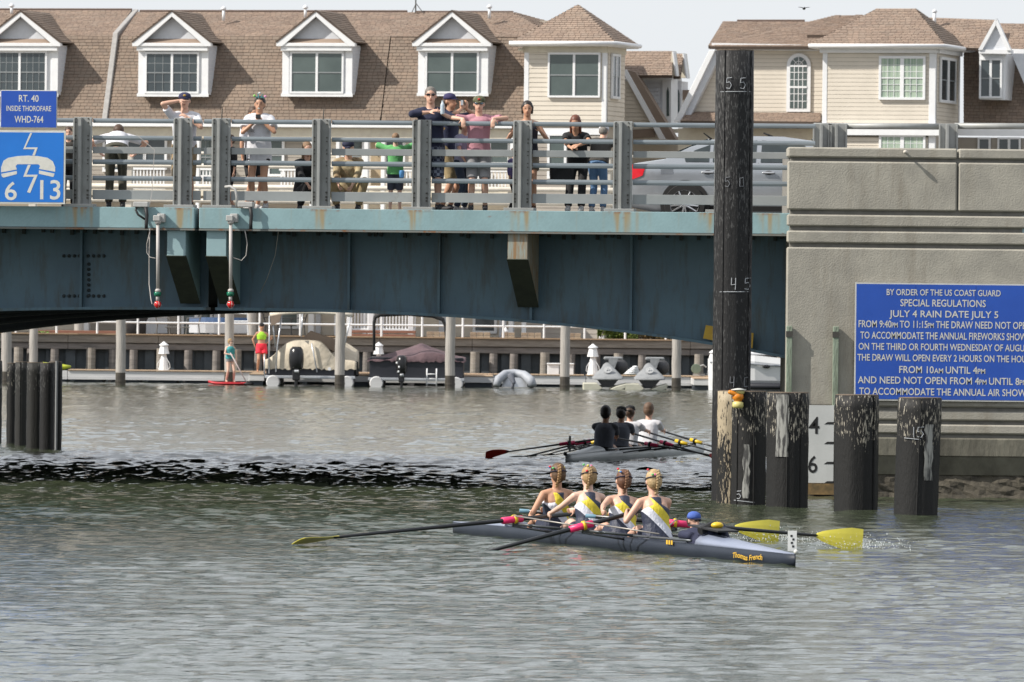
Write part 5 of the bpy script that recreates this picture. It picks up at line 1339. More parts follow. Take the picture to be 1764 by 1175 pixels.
# short finger docks between the boats
for i, (a, b, Y0) in enumerate(((436, 462, 280.6), (612, 640, 280.6), (800, 850, 281.6), (1190, 1224, 281.0))):
    xa, xb = W(a, 640, DY).x, W(b, 640, DY).x
    f = thing('finger_dock', ['narrow white edged finger dock left of the beige covered boat', 'narrow finger dock between the two covered pontoon boats', 'narrow finger dock right of the dark covered boat', 'narrow finger dock right of the jet skis'][i], 'dock', ((xa+xb)/2, Y0+2, 0), group='finger docks')
    m = MB(); m.box((xa, Y0, zd-0.24), (xb, DY-0.06, zd-0.03)); m.build('frame', M_dockw, f, bevel=0.01)
    m = MB(); m.box((xa+0.01, Y0-0.02, zd-0.029), (xb-0.01, DY-0.05, zd+0.0)); m.build('deck', M_dockd, f)
    m = MB(); m.box((xa+0.04, Y0+0.1, -0.2), (xb-0.04, DY-0.2, zd-0.245)); m.build('float', M_float, f)
GP = 'grey wooden mooring piles along the dock'
def dpile(px, w, wl, label, ptop=None):
    base = 505+(px-500)*ROLL; Y = F*CAMZ/(wl-(510+(px-882)*ROLL)); r = w*Y/F/2; c = W(px, wl, Y); zt2 = 3.95
    if ptop: zt2 = W(px, ptop, Y).z
    t = thing('mooring_pile', label, 'pile', (c.x, Y+r, 0), group=GP)
    n = 16; rr = random.Random(px); m = MB(); rings = []
    for j in range(9):
        z = 0.42+(zt2-0.42)*j/8; f = 1.0-0.06*j/8; o = rr.uniform(-0.01, 0.01)
        rings.append([(c.x+o+r*f*math.cos(2*math.pi*k/n), Y+r+r*f*math.sin(2*math.pi*k/n), z) for k in range(n)])
    m.loft(rings); m.build('shaft', M_pole, t, smooth=False)
    m = MB(); m.cyl((c.x, Y+r, -0.8), (c.x, Y+r, 0.42), r*1.03, r*1.0, n=n); m.build('wet_foot', M_wetp, t)
    m = MB(); m.lathe((c.x, Y+r, 0.10), [(r*1.05, 0), (r*1.07, 0.03), (r*1.05, 0.08)], n); m.build('barnacle_ring', M_wetp, t)
for a in ((10, 18, 662, 'mooring pile at the far left above the dark pile cluster'), (57, 15, 656, 'slimmer mooring pile just right of the leftmost one'), (134, 16, 653, 'mooring pile with a reddish scar, left of the lantern pedestal'),
          (207, 17, 664, 'thick mooring pile standing alone left of the white lantern pedestal'), (394, 16, 662.4, 'mooring pile directly behind the paddle boarder'), (432, 16, 655, 'mooring pile between the paddle boarder and the woman in red shorts'),
          (585, 17, 668, 'mooring pile in front of the beige covered boat'), (775, 17, 669, 'mooring pile in front of the dark covered boat'), (804, 17, 657, 'mooring pile just right of the dark covered boat'),
          (973, 17, 671, 'mooring pile in front of the white dock box'), (1086, 13, 656, 'slim mooring pile between the two jet skis'), (1165, 16, 673, 'mooring pile right of the jet skis'), (1181, 13, 663, 'slim mooring pile closest to the tall black pile')):
    dpile(*a)
# lantern shaped power pedestals
def pedestal(px, pb, ht, label):
    c = W(px, pb, DY+0.8); k = ht/1.12
    t = thing('power_pedestal', label, 'pedestal', c, group='white lighthouse shaped power pedestals')
    m = MB(); m.lathe(c, [(0.20*k, 0), (0.20*k, 0.05*k), (0.15*k, 0.35*k), (0.095*k, 0.60*k), (0.09*k, 0.68*k)], 12); m.build('tower', M_trim, t)
    m = MB(); m.lathe(c+Vector((0, 0, 0.66*k)), [(0.21*k, 0), (0.20*k, 0.02*k), (0.14*k, 0.28*k), (0.13*k, 0.32*k)], 8); m.build('skirt', M_trim, t)
    m = MB(); m.lathe(c+Vector((0, 0, 0.97*k)), [(0.18*k, 0), (0.17*k, 0.03*k), (0.05*k, 0.12*k), (0.03*k, 0.15*k)], 12); m.build('cap', M_trim, t)
    m = MB(); 
    for s in (-1, 1): m.tube([c+Vector((s*0.1*k, -0.1, 0.5*k)), c+Vector((s*0.22*k, -0.12, 0.3*k)), c+Vector((s*0.24*k, -0.12, 0.15*k)), c+Vector((s*0.12*k, -0.14, 0.05*k))], 0.012, n=5)
    m.build('hose', M_trim, t)
pedestal(282, 640, 1.02, 'white lighthouse shaped pedestal alone on the dock left of the paddle boarder')
pedestal(1021, 646, 1.06, 'white lighthouse shaped pedestal left of the covered jet skis')
pedestal(652, 640, 1.0, 'white pedestal cap peeking out behind the dark covered boat')
pedestal(1229, 652, 1.0, 'white pedestal mostly hidden by the tall black pile')
# dock box
c0 = W(943, 646, DY+0.9); t = thing('dock_box', 'white dock box behind the mooring pile', 'box', c0)
for a, b in ((943, 963), (964.5, 988)):
    xa, xb = W(a, 640, DY+0.9).x, W(b, 640, DY+0.9).x; m = MB(); m.box((xa, DY+0.9, c0.z), (xb, DY+1.4, W(943, 628, DY+.9).z)); m.build('cabinet', M_trim, t, bevel=0.015)
xa, xb = W(942, 640, DY+0.9).x, W(989, 640, DY+0.9).x; zc_ = W(943, 628, DY+.9).z; m = MB(); m.box((xa, DY+0.85, zc_+0.001), (xb, DY+1.45, zc_+0.05)); m.build('lid', M_trim, t, bevel=0.015)
# ================================================================ PEOPLE
SK = {}
def skin(name, c): 
    if name not in SK: SK[name] = mat('skin_'+name, c, tuple(x*0.88 for x in c), rough=0.5, scale=4)
    return SK[name]
def cloth(name, c, c2=None, **k):
    return mat('cloth_'+name, c, c2 or tuple(x*0.8 for x in c), rough=0.85, scale=k.pop('scale', 7), bump=k.pop('bump', 0.012), bscale=k.pop('bscale', 9), **k)
M_eye = plain('eye_dark', (0.02, 0.015, 0.012), rough=0.2); M_lip = plain('lips', (0.30, 0.10, 0.08), rough=0.5); M_teeth = plain('teeth', (0.6, 0.58, 0.52), rough=0.4)
M_shades = plain('sunglass_lens', (0.012, 0.012, 0.015), rough=0.08)
def ik(a, b, l1, l2, hint):
    a = Vector(a); b = Vector(b); d = b-a; L = d.length
    if L > (l1+l2)*0.995: b = a+d*((l1+l2)*0.995/L); d = b-a; L = d.length
    x = (l1*l1-l2*l2+L*L)/(2*L); h = math.sqrt(max(0.0, l1*l1-x*x)); u = d/L
    p = Vector(hint); p = p-u*p.dot(u)
    p = p.normalized() if p.length > 1e-4 else u.orthogonal().normalized()
    return a+u*x+p*h, b
def hand(m, w, d, nrm, curl=0.6, s=1.0, thumb=1):
    """palm, four fingers of different length with a bend, and a thumb leaving the side. d: way the hand points, nrm: back of hand"""
    d = d.normalized(); nrm = (nrm-d*nrm.dot(d)).normalized(); x = d.cross(nrm).normalized()
    Mx = Matrix((x, d, nrm)).transposed()
    m.ell(w+d*0.045*s, (0.041*s, 0.052*s, 0.017*s), M=Mx, n=10, m=6)
    for i, (o, L) in enumerate(((-0.030, 0.068), (-0.010, 0.078), (0.010, 0.074), (0.029, 0.058))):
        b0 = w+d*0.082*s+x*o*s; a1 = curl*0.8; a2 = curl*2.0
        d1 = d*math.cos(a1)-nrm*math.sin(a1); d2 = d*math.cos(a2)-nrm*math.sin(a2)
        k = b0+d1*L*0.5*s; m.cap(b0-d*0.02*s, k, 0.0098*s, 0.009*s, n=7); m.cap(k, k+d2*L*0.5*s, 0.009*s, 0.0075*s, n=7)
    t0 = w+d*0.02*s+x*(-0.035*thumb)*s; td = (d*0.7-x*0.7*thumb-nrm*0.25).normalized(); t1 = t0+td*0.04*s
    m.cap(t0, t1, 0.013*s, 0.0105*s, n=7); m.cap(t1, t1+(td+d*0.5).normalized()*0.03*s, 0.0105*s, 0.009*s, n=7)
def rings_at(cs, n=20):
    out = []
    for c, x, y, rx, ry in cs:
        out.append([Vector(c)+x*(rx*math.copysign(abs(math.cos(2*math.pi*k/n))**0.85, math.cos(2*math.pi*k/n)))+y*(ry*math.sin(2*math.pi*k/n)) for k in range(n)])
    return out
def person(label, loc, rz, h=1.75, skin_m=None, pelvis=(0, 0, 0.93), chest=None, lean=(0, 0), twist=0.0, head=(0, 0, 0), handA=None, handB=None, elbA=(-1, 0.3, -0.5), elbB=(1, 0.3, -0.5),
           footA=(-0.11, 0, 0.0), footB=(0.11, 0, 0.0), kneeA=(0, -1, 0), kneeB=(0, -1, 0), top=None, bottom=None, shoes=None, hair=None, hat=None, glasses=None, female=False, fat=1.0,
           group=None, hd=None, curlA=0.6, curlB=0.6, vox=0.0105, face=True, feet=True, extra=None, smile=False, handdA=None, handdB=None, toes=-1.0, hs=1.0, shoulders=1.0):
    """local frame: faces -y, z up, feet at z = 0. A is the side at -x, B the side at +x"""
    k = h/1.75
    root = thing('person', label, 'person', loc, rz, group)
    sm = skin_m or skin('fair', (0.60, 0.36, 0.26))
    P = lambda v: Vector(v)*k
    pel = P(pelvis); ax = Vector((lean[0], lean[1], 1.0)).normalized()
    bend = Vector((lean[0]*0.6, lean[1]*1.5, 1.0)).normalized()
    ct, st = math.cos(twist), math.sin(twist)
    X0 = Vector((1, 0, 0)); XR = Vector((ct, st, 0)); XR = (XR-bend*XR.dot(bend)).normalized()
    Xp = (X0-ax*X0.dot(ax)).normalized(); Yp = ax.cross(Xp); Yc = bend.cross(XR)
    waist = pel+ax*0.20*k; rib = waist+(ax+bend).normalized()*0.13*k; sh = rib+bend*0.17*k; neck = sh+bend*0.045*k
    hv = (bend*0.5+Vector((head[0], head[1], 1.0))).normalized()
    nt = neck+hv*0.075*k; hc = nt+hv*0.112*k
    f = fat; fw = 0.93 if female else 1.0
    shw = (0.165 if female else 0.185)*k*shoulders
    m = MB()
    tors = [(pel-ax*0.10*k, Xp, Yp, 0.13*k*f, 0.095*k*f), (pel-ax*0.04*k, Xp, Yp, 0.168*k*f, 0.118*k*f), (pel+ax*0.05*k, Xp, Yp, 0.163*k*f, 0.112*k*f), (waist, Xp, Yp, (0.128 if female else 0.145)*k*f, 0.10*k*f),
            (rib, XR, Yc, 0.153*k*fw*f, 0.118*k*f), (rib+bend*0.09*k, XR, Yc, 0.168*k*fw, 0.12*k*f), (sh-bend*0.01*k, XR, Yc, 0.155*k*fw, 0.098*k), (sh+bend*0.04*k, XR, Yc, 0.085*k, 0.065*k)]
    m.loft(rings_at(tors))
    m.cap(sh, nt+hv*0.02*k, 0.064*k, 0.057*k)
    SA, SB = sh-XR*shw-bend*0.015*k, sh+XR*shw-bend*0.015*k
    m.cap(SA, SA+XR*0.10*k+bend*0.02*k, 0.052*k*fw, 0.058*k*fw); m.cap(SB, SB-XR*0.10*k+bend*0.02*k, 0.052*k*fw, 0.058*k*fw)
    # head frame
    hf = Vector(hd) if hd else Vector((0, -1, 0)); hf = (hf-hv*hf.dot(hv)).normalized(); hx = hf.cross(hv).normalized()
    if hx.x < 0 and not hd: hx = -hx
    H = lambda a, b_, c: hc + (hx*a - hf*b_ + hv*c)*k*1.09*hs     # a: side, b: backwards, c: up
    Mh = Matrix((hx, -hf, hv)).transposed()
    m.ell(H(0, 0.012, 0.018), (0.082*k*hs, 0.103*k*hs, 0.104*k*hs), M=Mh)
    m.ell(H(0, -0.018, -0.045), (0.063*k*hs, 0.077*k*hs, 0.077*k*hs), M=Mh)
    m.ell(H(0, -0.055, -0.085), (0.032*k*hs, 0.031*k*hs, 0.027*k*hs), M=Mh, n=10, m=6)
    m.cap(H(0, -0.080, 0.010), H(0, -0.102, -0.028), 0.009*k, 0.014*k, n=8)
    for s in (-1, 1): m.ell(H(0.075*s, 0.012, -0.008), (0.012*k, 0.020*k, 0.032*k), M=Mh, n=8, m=6)
    # arms
    ua, fa = 0.285*k, 0.255*k
    arms = []
    for S, tgt, hint, s, curl, hdv in ((SA, handA, elbA, -1, curlA, handdA), (SB, handB, elbB, 1, curlB, handdB)):
        if tgt is None: tgt = (s*0.24+lean[0]*0.2, -0.06+lean[1]*0.4, 0.83)
        T = P(tgt); E, Wr = ik(S, T, ua, fa, hint)
        m.cap(S, E, 0.049*k*fw*f**0.5, 0.037*k*fw); m.cap(E, E+(Wr-E)*0.35, 0.038*k*fw, 0.037*k*fw); m.cap(E+(Wr-E)*0.35, Wr, 0.037*k*fw, 0.024*k)
        dd = Vector(hdv).normalized() if hdv else (Wr-E).normalized()
        nr = Vector((s*1.0, 0.2, 0.1)) if not hdv else Vector((0.0, -0.5, 0.8))
        hand(m, Wr, dd, nr, curl, k*(0.92 if female else 1.0), thumb=s)
        arms.append((S, E, Wr, dd))
    # legs
    HA, HB = pel-Xp*0.09*k-ax*0.06*k, pel+Xp*0.09*k-ax*0.06*k; legs = []
    for Hh, ft, kn, s in ((HA, footA, kneeA, -1), (HB, footB, kneeB, 1)):
        An = P(ft)+Vector((0, 0.03, 0.085))*k; K, An = ik(Hh, An, 0.425*k, 0.415*k, kn)
        m.cap(Hh, K, 0.083*k*f, 0.055*k); m.cap(K, K+(An-K)*0.35, 0.054*k, 0.057*k); m.cap(K+(An-K)*0.35, An, 0.056*k, 0.036*k)
        if feet and not shoes:
            m.cap(An+Vector((0, 0.02, -0.05))*k, An+Vector((0, 0.15*toes, -0.065))*k, 0.036*k, 0.026*k)
        legs.append((Hh, K, An))
    o = m.build('body', sm, root, local=True, fix=False); soft(o, vox, 3, 0.45)
    # clothing shells
    def shell(name, fn, mt, vx=0.012, par=root, sm_=2):
        mm = MB(); fn(mm); oo = mm.build(name, mt, par, local=True, fix=False); soft(oo, vx, sm_, 0.5); return oo
    if top:
        g = top.get('puff', 0.014)*k; ln = top.get('length', 0.03); sl = top.get('sleeve', 0.55)
        def ft(mm):
            c = [(pel-ax*ln*k, Xp, Yp, 0.172*k*f+g, 0.122*k*f+g), (pel+ax*0.06*k, Xp, Yp, 0.165*k*f+g, 0.118*k*f+g), (waist, Xp, Yp, 0.15*k*f+g, 0.112*k*f+g), (rib, XR, Yc, 0.16*k*f+g, 0.122*k*f+g),
                 (rib+bend*0.09*k, XR, Yc, 0.172*k+g, 0.122*k*f+g), (sh-bend*0.01*k, XR, Yc, 0.158*k+g, 0.100*k+g), (sh+bend*0.045*k, XR, Yc, 0.068*k+g, 0.058*k+g*0.6)]
            if ln < -0.1: c = [(waist+ax*0.05*k, Xp, Yp, 0.145*k*f+g, 0.108*k*f+g)]+c[3:]
            if sl <= 0: c[-2] = (c[-2][0], XR, Yc, 0.115*k+g, 0.098*k+g)
            mm.loft(rings_at(c))
            if sl > 0:
                for S, E, Wr, dd in arms:
                    s_ = -1 if S is SA else 1
                    mm.cap(S, S-XR*s_*0.09*k+bend*0.02*k, 0.056*k+g, 0.06*k+g)
                    e = S+(E-S)*min(1.0, sl/0.5*0.62) if sl < 1 else E
                    mm.cyl(S, e, 0.052*k+g, (0.050 if sl < 1 else 0.042)*k+g, n=14); mm.ell(S, (0.055*k+g,)*3)
                    if sl >= 1:
                        mm.ell(E, (0.044*k+g,)*3); e2 = E+(Wr-E)*min(1, sl-1+0.0) if sl < 2 else Wr
                        mm.cyl(E, e2, 0.042*k+g, 0.030*k+g, n=12)
        shell(top.get('name', 'shirt'), ft, top['mat'], 0.013)
    if bottom:
        g = bottom.get('puff', 0.014)*k; kind = bottom.get('kind', 'shorts')
        def fb(mm):
            mm.loft(rings_at([(pel-ax*0.09*k, Xp, Yp, 0.16*k*f+g, 0.115*k*f+g), (pel-ax*0.03*k, Xp, Yp, 0.173*k*f+g, 0.123*k*f+g), (pel+ax*0.07*k, Xp, Yp, 0.165*k*f+g, 0.115*k*f+g), (pel+ax*0.11*k, Xp, Yp, 0.150*k*f+g, 0.105*k*f+g)]))
            for Hh, K, An in legs:
                if kind == 'skirt': continue
                L = bottom.get('len', 0.85)
                if kind == 'trousers':
                    mm.cap(Hh, K, 0.088*k*f+g*0.6, 0.06*k+g*0.6); mm.cyl(K, An+(K-An)*0.04, 0.062*k+g*0.6, 0.05*k+g, n=14)
                else: mm.ell(Hh, (0.088*k*f+g,)*3); mm.cyl(Hh, Hh+(K-Hh)*L, 0.090*k*f+g, (0.088 if L < 0.6 else 0.075)*k+g, n=16)
            if kind == 'skirt':
                mm.loft(rings_at([(pel-ax*0.28*k, X0, Vector((0, 1, 0)), 0.23*k, 0.17*k), (pel-ax*0.05*k, Xp, Yp, 0.18*k+g, 0.13*k+g)]))
        shell(bottom.get('name', 'trousers' if kind == 'trousers' else kind), fb, bottom['mat'], 0.013)
    if shoes:
        for Hh, K, An in legs:
            mm = MB(); mm.cap(An+Vector((0, 0.02, -0.045))*k, An+Vector((0, 0.15*toes, -0.05))*k, 0.043*k, 0.036*k); mm.cyl(An+Vector((0, 0, -0.05))*k, An+Vector((0, 0.0, 0.02))*k, 0.045*k, 0.042*k)
            mm.build('shoe', shoes, root, local=True, smooth=True, fix=False)
    if hair:
        st_ = hair.get('style', 'short'); hm = hair['mat']
        mm = MB()
        if not hat: mm.ell(H(0, 0.024, 0.036), (0.090*k*hs, 0.105*k*hs, 0.101*k*hs), M=Mh)
        mm.ell(H(0, 0.045, 0.0), (0.087*k*hs, 0.082*k*hs, 0.093*k*hs), M=Mh)
        if st_ == 'long':
            mm.cap(H(0, 0.06, 0.0), H(0, 0.075, -0.20), 0.07*k, 0.045*k)
            for s in (-1, 1): mm.cap(H(0.066*s, 0.01, 0.03), H(0.075*s, -0.01, -0.18), 0.028*k, 0.02*k)
        if st_ == 'bob':
            for s in (-1, 1): mm.cap(H(0.066*s, 0.015, 0.03), H(0.068*s, 0.01, -0.06), 0.03*k, 0.022*k)
        if st_ in ('pony', 'bun'):
            mm.ell(H(0, 0.10, 0.05), (0.035*k,)*3)
            if st_ == 'pony': mm.cap(H(0, 0.115, 0.04), H(0.01, 0.12, -0.12), 0.028*k, 0.014*k)
        oo = mm.build('hair', hm, root, local=True, fix=False); soft(oo, 0.009, 2, 0.6)
        if st_ == 'braid':
            mb_ = MB(); n_ = 9
            for i in range(n_):
                a = hair.get('side', 0.0); z = 0.10-0.027*i; b_ = 0.118 if z > 0 else 0.112-0.15*abs(z)*0
                b_ = 0.035+0.095*math.sqrt(max(0.12, 1-((z-0.02)/0.13)**2)) if z > -0.08 else 0.062
                for s in (-1, 1): mb_.ell(H(a+0.010*s+a*0.3*i/n_, b_, z-0.006*s), (0.0155*k, 0.014*k, 0.017*k), M=Mh @ Matrix.Rotation(0.5*s, 3, 'Y'), n=8, m=5)
            soft(mb_.build('braid', hair.get('braid') or hm, root, local=True, smooth=True, fix=False), 0.006, 0, 1)
    if hat:
        mm = MB(); kind = hat.get('kind', 'cap')
        mm.lathe(H(0, 0.010, 0.045), [(0.098*k, -0.015*k), (0.098*k, 0.02*k), (0.082*k, 0.058*k), (0.040*k, 0.080*k), (0.004, 0.085*k)], 18, axis=hv, sy=1.0)
        oo = mm.build('hat' if kind != 'cap' else 'cap', hat['mat'], root, local=True, smooth=True)
        if kind == 'cap':
            bd = Vector(hat['brim']) if 'brim' in hat else hf; bd = bd.normalized(); bx = bd.cross(hv).normalized()
            b2 = MB(); c = H(0, 0.010, 0.04); pts = []
            for a in range(9):
                t = -1.1+2.2*a/8; pts.append(c+bx*(0.078*math.sin(t))*k+bd*(0.085*math.cos(t)*0.98+0.065*max(0, math.cos(t*1.35)))*k-hv*0.012*k)
            for a in range(5): t = 0.9-1.8*a/4; pts.append(c+bx*(0.07*math.sin(t))*k+bd*(0.066*math.cos(t))*k-hv*0.0*k)
            b2.prism(pts, hv*0.010*k); b2.build('brim', hat.get('brim_mat', hat['mat']), oo, local=True, smooth=False)
            if 'badge' in hat:
                b3 = MB(); b3.ell(H(0, -0.078, 0.075), (0.024*k, 0.012*k, 0.018*k), M=Mh, n=10, m=6); b3.build('badge', hat['badge'], oo, local=True, smooth=True)
        if kind == 'brimmed':
            b2 = MB(); b2.lathe(H(0, 0.010, 0.028), [(0.085*k, 0), (0.125*k, -0.014*k), (0.125*k, -0.008*k), (0.085*k, 0.008*k)], 20, axis=hv); b2.build('brim', hat['mat'], oo, local=True, smooth=True)
        if kind == 'visor': pass
    if face:
        if glasses:
            mm = MB()
            for s in (-1, 1): mm.ell(H(0.033*s, -0.089, 0.016), (0.029*k, 0.010*k, 0.019*k), M=Mh, n=12, m=6); mm.cap(H(0.062*s, -0.075, 0.022), H(0.078*s, 0.0, 0.015), 0.004*k, 0.004*k, n=5)
            mm.cap(H(-0.05, -0.09, 0.027), H(0.05, -0.09, 0.027), 0.004*k, 0.004*k, n=5); mm.build('sunglasses', glasses, root, local=True, smooth=True)
        else:
            for s in (-1, 1):
                mm = MB(); mm.ell(H(0.030*s, -0.0845, 0.012), (0.013*k, 0.006*k, 0.0065*k), M=Mh, n=10, m=6); mm.build('eye', M_eye, root, local=True, smooth=True)
                mm = MB(); mm.cap(H(0.018*s, -0.088, 0.032), H(0.044*s, -0.081, 0.034), 0.0035*k, 0.003*k, n=5); mm.build('eyebrow', (hair or {}).get('mat', M_eye), root, local=True, smooth=True)
        mm = MB(); mm.ell(H(0, -0.0875, -0.056), (0.022*k, 0.007*k, 0.006*k if not smile else 0.011*k), M=Mh, n=10, m=6); mm.build('mouth', M_teeth if smile else M_lip, root, local=True, smooth=True)
    info = dict(root=root, H=H, arms=arms, sh=sh, pel=pel, bend=bend, XR=XR, Yc=Yc, ax=ax, Xp=Xp, Yp=Yp, rib=rib, waist=waist, k=k, legs=legs, hc=hc, hv=hv, hf=hf, hx=hx, Mh=Mh, SA=SA, SB=SB, neck=neck, f=f, fw=fw)
    return info

SKF = skin('fair', (0.62, 0.37, 0.27)); SKT = skin('tan', (0.50, 0.27, 0.17)); SKP = skin('pale', (0.68, 0.45, 0.35)); SKD = skin('brown', (0.22, 0.11, 0.07))
C_white = cloth('white', (0.66, 0.66, 0.70)); C_navy = cloth('navy', (0.018, 0.022, 0.055)); C_khaki = cloth('khaki', (0.30, 0.22, 0.13)); C_olive = cloth('olive', (0.065, 0.062, 0.045))
C_pink = cloth('pink', (0.50, 0.24, 0.29)); C_grey = cloth('grey', (0.26, 0.26, 0.27)); C_black = cloth('black', (0.012, 0.012, 0.014)); C_green = cloth('green', (0.14, 0.46, 0.16)); C_jean = cloth('denim', (0.10, 0.19, 0.34))
C_djean = cloth('dark_denim', (0.035, 0.05, 0.085)); C_tan = cloth('tan', (0.34, 0.26, 0.14)); C_lav = cloth('lavender', (0.36, 0.36, 0.50)); C_brown = cloth('brown_jacket', (0.055, 0.05, 0.045)); C_purple = cloth('purple', (0.14, 0.12, 0.30))
def plaidm():
    m = cloth('plaid', (0.05, 0.06, 0.11)); nt = m.node_tree; n = nt.nodes; l = nt.links; b = n['Principled BSDF']
    tc = n.new('ShaderNodeTexCoord'); ck = n.new('ShaderNodeTexChecker'); ck.inputs['Scale'].default_value = 22; ck.inputs[1].default_value = (0.14, 0.16, 0.21, 1); ck.inputs[2].default_value = (0.02, 0.025, 0.05, 1)
    l.new(tc.outputs['Object'], ck.inputs[0]); l.new(ck.outputs[0], b.inputs['Base Color']); return m
C_plaid = plaidm()
H_grey = mat('hair_grey', (0.22, 0.20, 0.18), (0.10, 0.09, 0.08), rough=0.7, scale=60); H_brown = mat('hair_brown', (0.085, 0.045, 0.025), (0.045, 0.025, 0.015), rough=0.6, scale=50); H_blond = mat('hair_blond', (0.42, 0.28, 0.13), (0.24, 0.15, 0.07), rough=0.6, scale=50)
H_dark = mat('hair_dark', (0.022, 0.014, 0.010), (0.012, 0.009, 0.008), rough=0.5, scale=50); H_red = mat('hair_auburn', (0.17, 0.05, 0.025), (0.09, 0.03, 0.015), rough=0.5, scale=50); H_sand = mat('hair_sandy', (0.26, 0.16, 0.09), (0.15, 0.09, 0.05), rough=0.7, scale=50)
S_dark = plain('shoe_dark', (0.03, 0.03, 0.035), rough=0.7); S_white = plain('shoe_white', (0.5, 0.5, 0.5), rough=0.6); S_brown = plain('shoe_brown', (0.10, 0.05, 0.03), rough=0.7)
GB = 'people standing along the bridge railing'
WZ = FZ1-0.01
def stand(px, b, **k):
    b += 0.15
    q = BF.w(BF.t(px, b, 300), b, WZ); return person(k.pop('label'), q, k.pop('rz', 0.0), group=GB, **k)
def RZt(b): return RZ[0][0]-WZ
rail_h = RZ[0][0]-WZ
# 1 man in white shirt and dark trousers bending over the rail
stand(200, 0.65, label='person in white shirt and dark olive trousers bent forward, back turned, left of the joint', rz=math.pi, h=1.74, pelvis=(0, 0, 0.93), lean=(0.0, -1.9), head=(0, -2.6, 0), hd=(0, -0.3, -1), handA=(-0.30, -0.62, 0.90), handB=(0.30, -0.62, 0.90),
      elbA=(-1, 0, 0), elbB=(1, 0, 0), top=dict(mat=C_white, sleeve=0.55), bottom=dict(mat=C_olive, kind='trousers'), shoes=S_dark, hair=dict(mat=H_brown), face=False, skin_m=SKF, toes=-1, fat=1.05)
# 2 man shading his eyes
i2 = stand(317, 0.42, label='person in white shirt and navy cap shading his eyes with one raised hand', h=1.79, lean=(0, -0.03), handA=(-0.085, -0.135, 1.66), elbA=(-1, -0.2, -0.1), handB=(0.06, -0.19, 1.40), elbB=(1, 0, -0.6), handdA=(1, 0.1, 0.15), handdB=(-0.8, -0.1, 0.5), curlA=0.15,
      top=dict(mat=C_white), bottom=dict(mat=C_khaki, len=0.95), shoes=S_dark, hat=dict(mat=cloth('cap_navy', (0.03, 0.03, 0.08)), badge=plain('gold_badge', (0.45, 0.28, 0.05))), hair=dict(mat=H_grey), glasses=M_shades, skin_m=SKF, fat=1.1)
# dark figures half hidden behind posts
stand(118, 0.6, label='person in dark brown clothes mostly hidden between the blue sign and the first post', h=1.26, top=dict(mat=C_brown, sleeve=1.6), bottom=dict(mat=C_black, kind='trousers'), shoes=S_dark, hair=dict(mat=H_brown), skin_m=SKF, lean=(0.0, -0.2), handA=(-0.2, -0.35, 1.05), handB=(0.2, -0.35, 1.05))
stand(396, 0.75, label='person in black sitting low behind the second post right of the joint', h=1.15, rz=-0.9, top=dict(mat=C_black, sleeve=1.5), bottom=dict(mat=C_black), shoes=S_dark, hair=dict(mat=H_brown), skin_m=SKF)
# 3 woman with a party head band holding a phone
i3 = stand(446, 0.45, label='person with colourful spiky headband in long white printed T-shirt, holding a phone', h=1.74, rz=-0.12, female=True, lean=(0.0, -0.02), head=(0.05, -0.05, 0), handA=(-0.045, -0.20, 1.38), handB=(0.075, -0.20, 1.39), elbA=(-1, 0.1, -0.8), elbB=(1, 0.1, -0.8), handdA=(0.6, -0.2, 0.6), handdB=(-0.5, -0.2, 0.6),
      top=dict(mat=C_white, length=0.20, puff=0.035), bottom=dict(mat=C_black, len=0.3), shoes=S_white, hair=dict(mat=H_dark, style='bun'), skin_m=SKT, smile=True)
k_ = MB(); Hh = i3['H']
for a, c in ((-0.06, 0.13), (-0.02, 0.16), (0.03, 0.15), (0.07, 0.13)): k_.cap(Hh(a*0.7, -0.03, 0.10), Hh(a*1.3, -0.05, c), 0.012, 0.006, n=6)
k_.build('headband', mat('party_blue', (0.10, 0.40, 0.55), (0.15, 0.5, 0.35), rough=0.4, scale=30), i3['root'], local=True)
for a, c, mt in ((-0.075, 0.125, plain('party_green', (0.25, 0.55, 0.12))), (0.085, 0.12, plain('party_pink', (0.65, 0.25, 0.45))), (0.0, 0.165, C_white)):
    k_ = MB(); k_.ell(Hh(a, -0.055, c), (0.02, 0.02, 0.02), n=8, m=6); k_.build('headband_ball', mt, i3['root'], local=True, smooth=True)
M_phone = plain('phone_black', (0.02, 0.02, 0.022), rough=0.2)
def held(info, which, name, label, cat, mb_fn, mt):
    S, E, Wr, dd = info['arms'][which]; M = wm(info['root']); c = M @ (Wr+dd*0.08*info['k']); m = MB(); mb_fn(m, c); o = m.build(name, mt, None); tag(o, label, cat); return o
held(i3, 1, 'phone', 'small black phone held by the woman in the long white T-shirt', 'phone', lambda m, c: m.box((c.x-0.05, c.y-0.035, c.z-0.02), (c.x+0.03, c.y-0.024, c.z+0.05)), M_phone)
m = MB(); q = wm(i3['root']) @ Vector((-0.115, -0.168*1.0, 1.215)); pa = q; text(m, 'STOCKTON', pa, Vector((0.992, 0.06, -0.11)), Vector((0.1, 0, 0.99)), 0.22, 0.042)
m.build('shirt_print', C_black, i3['root'], fix=False)
stand(436, 1.35, label='person in dark shorts standing right behind the woman in the long white T-shirt', h=1.6, rz=0.5, top=dict(mat=C_white), bottom=dict(mat=C_black, len=0.7), shoes=S_white, hair=dict(mat=H_brown), skin_m=SKT)
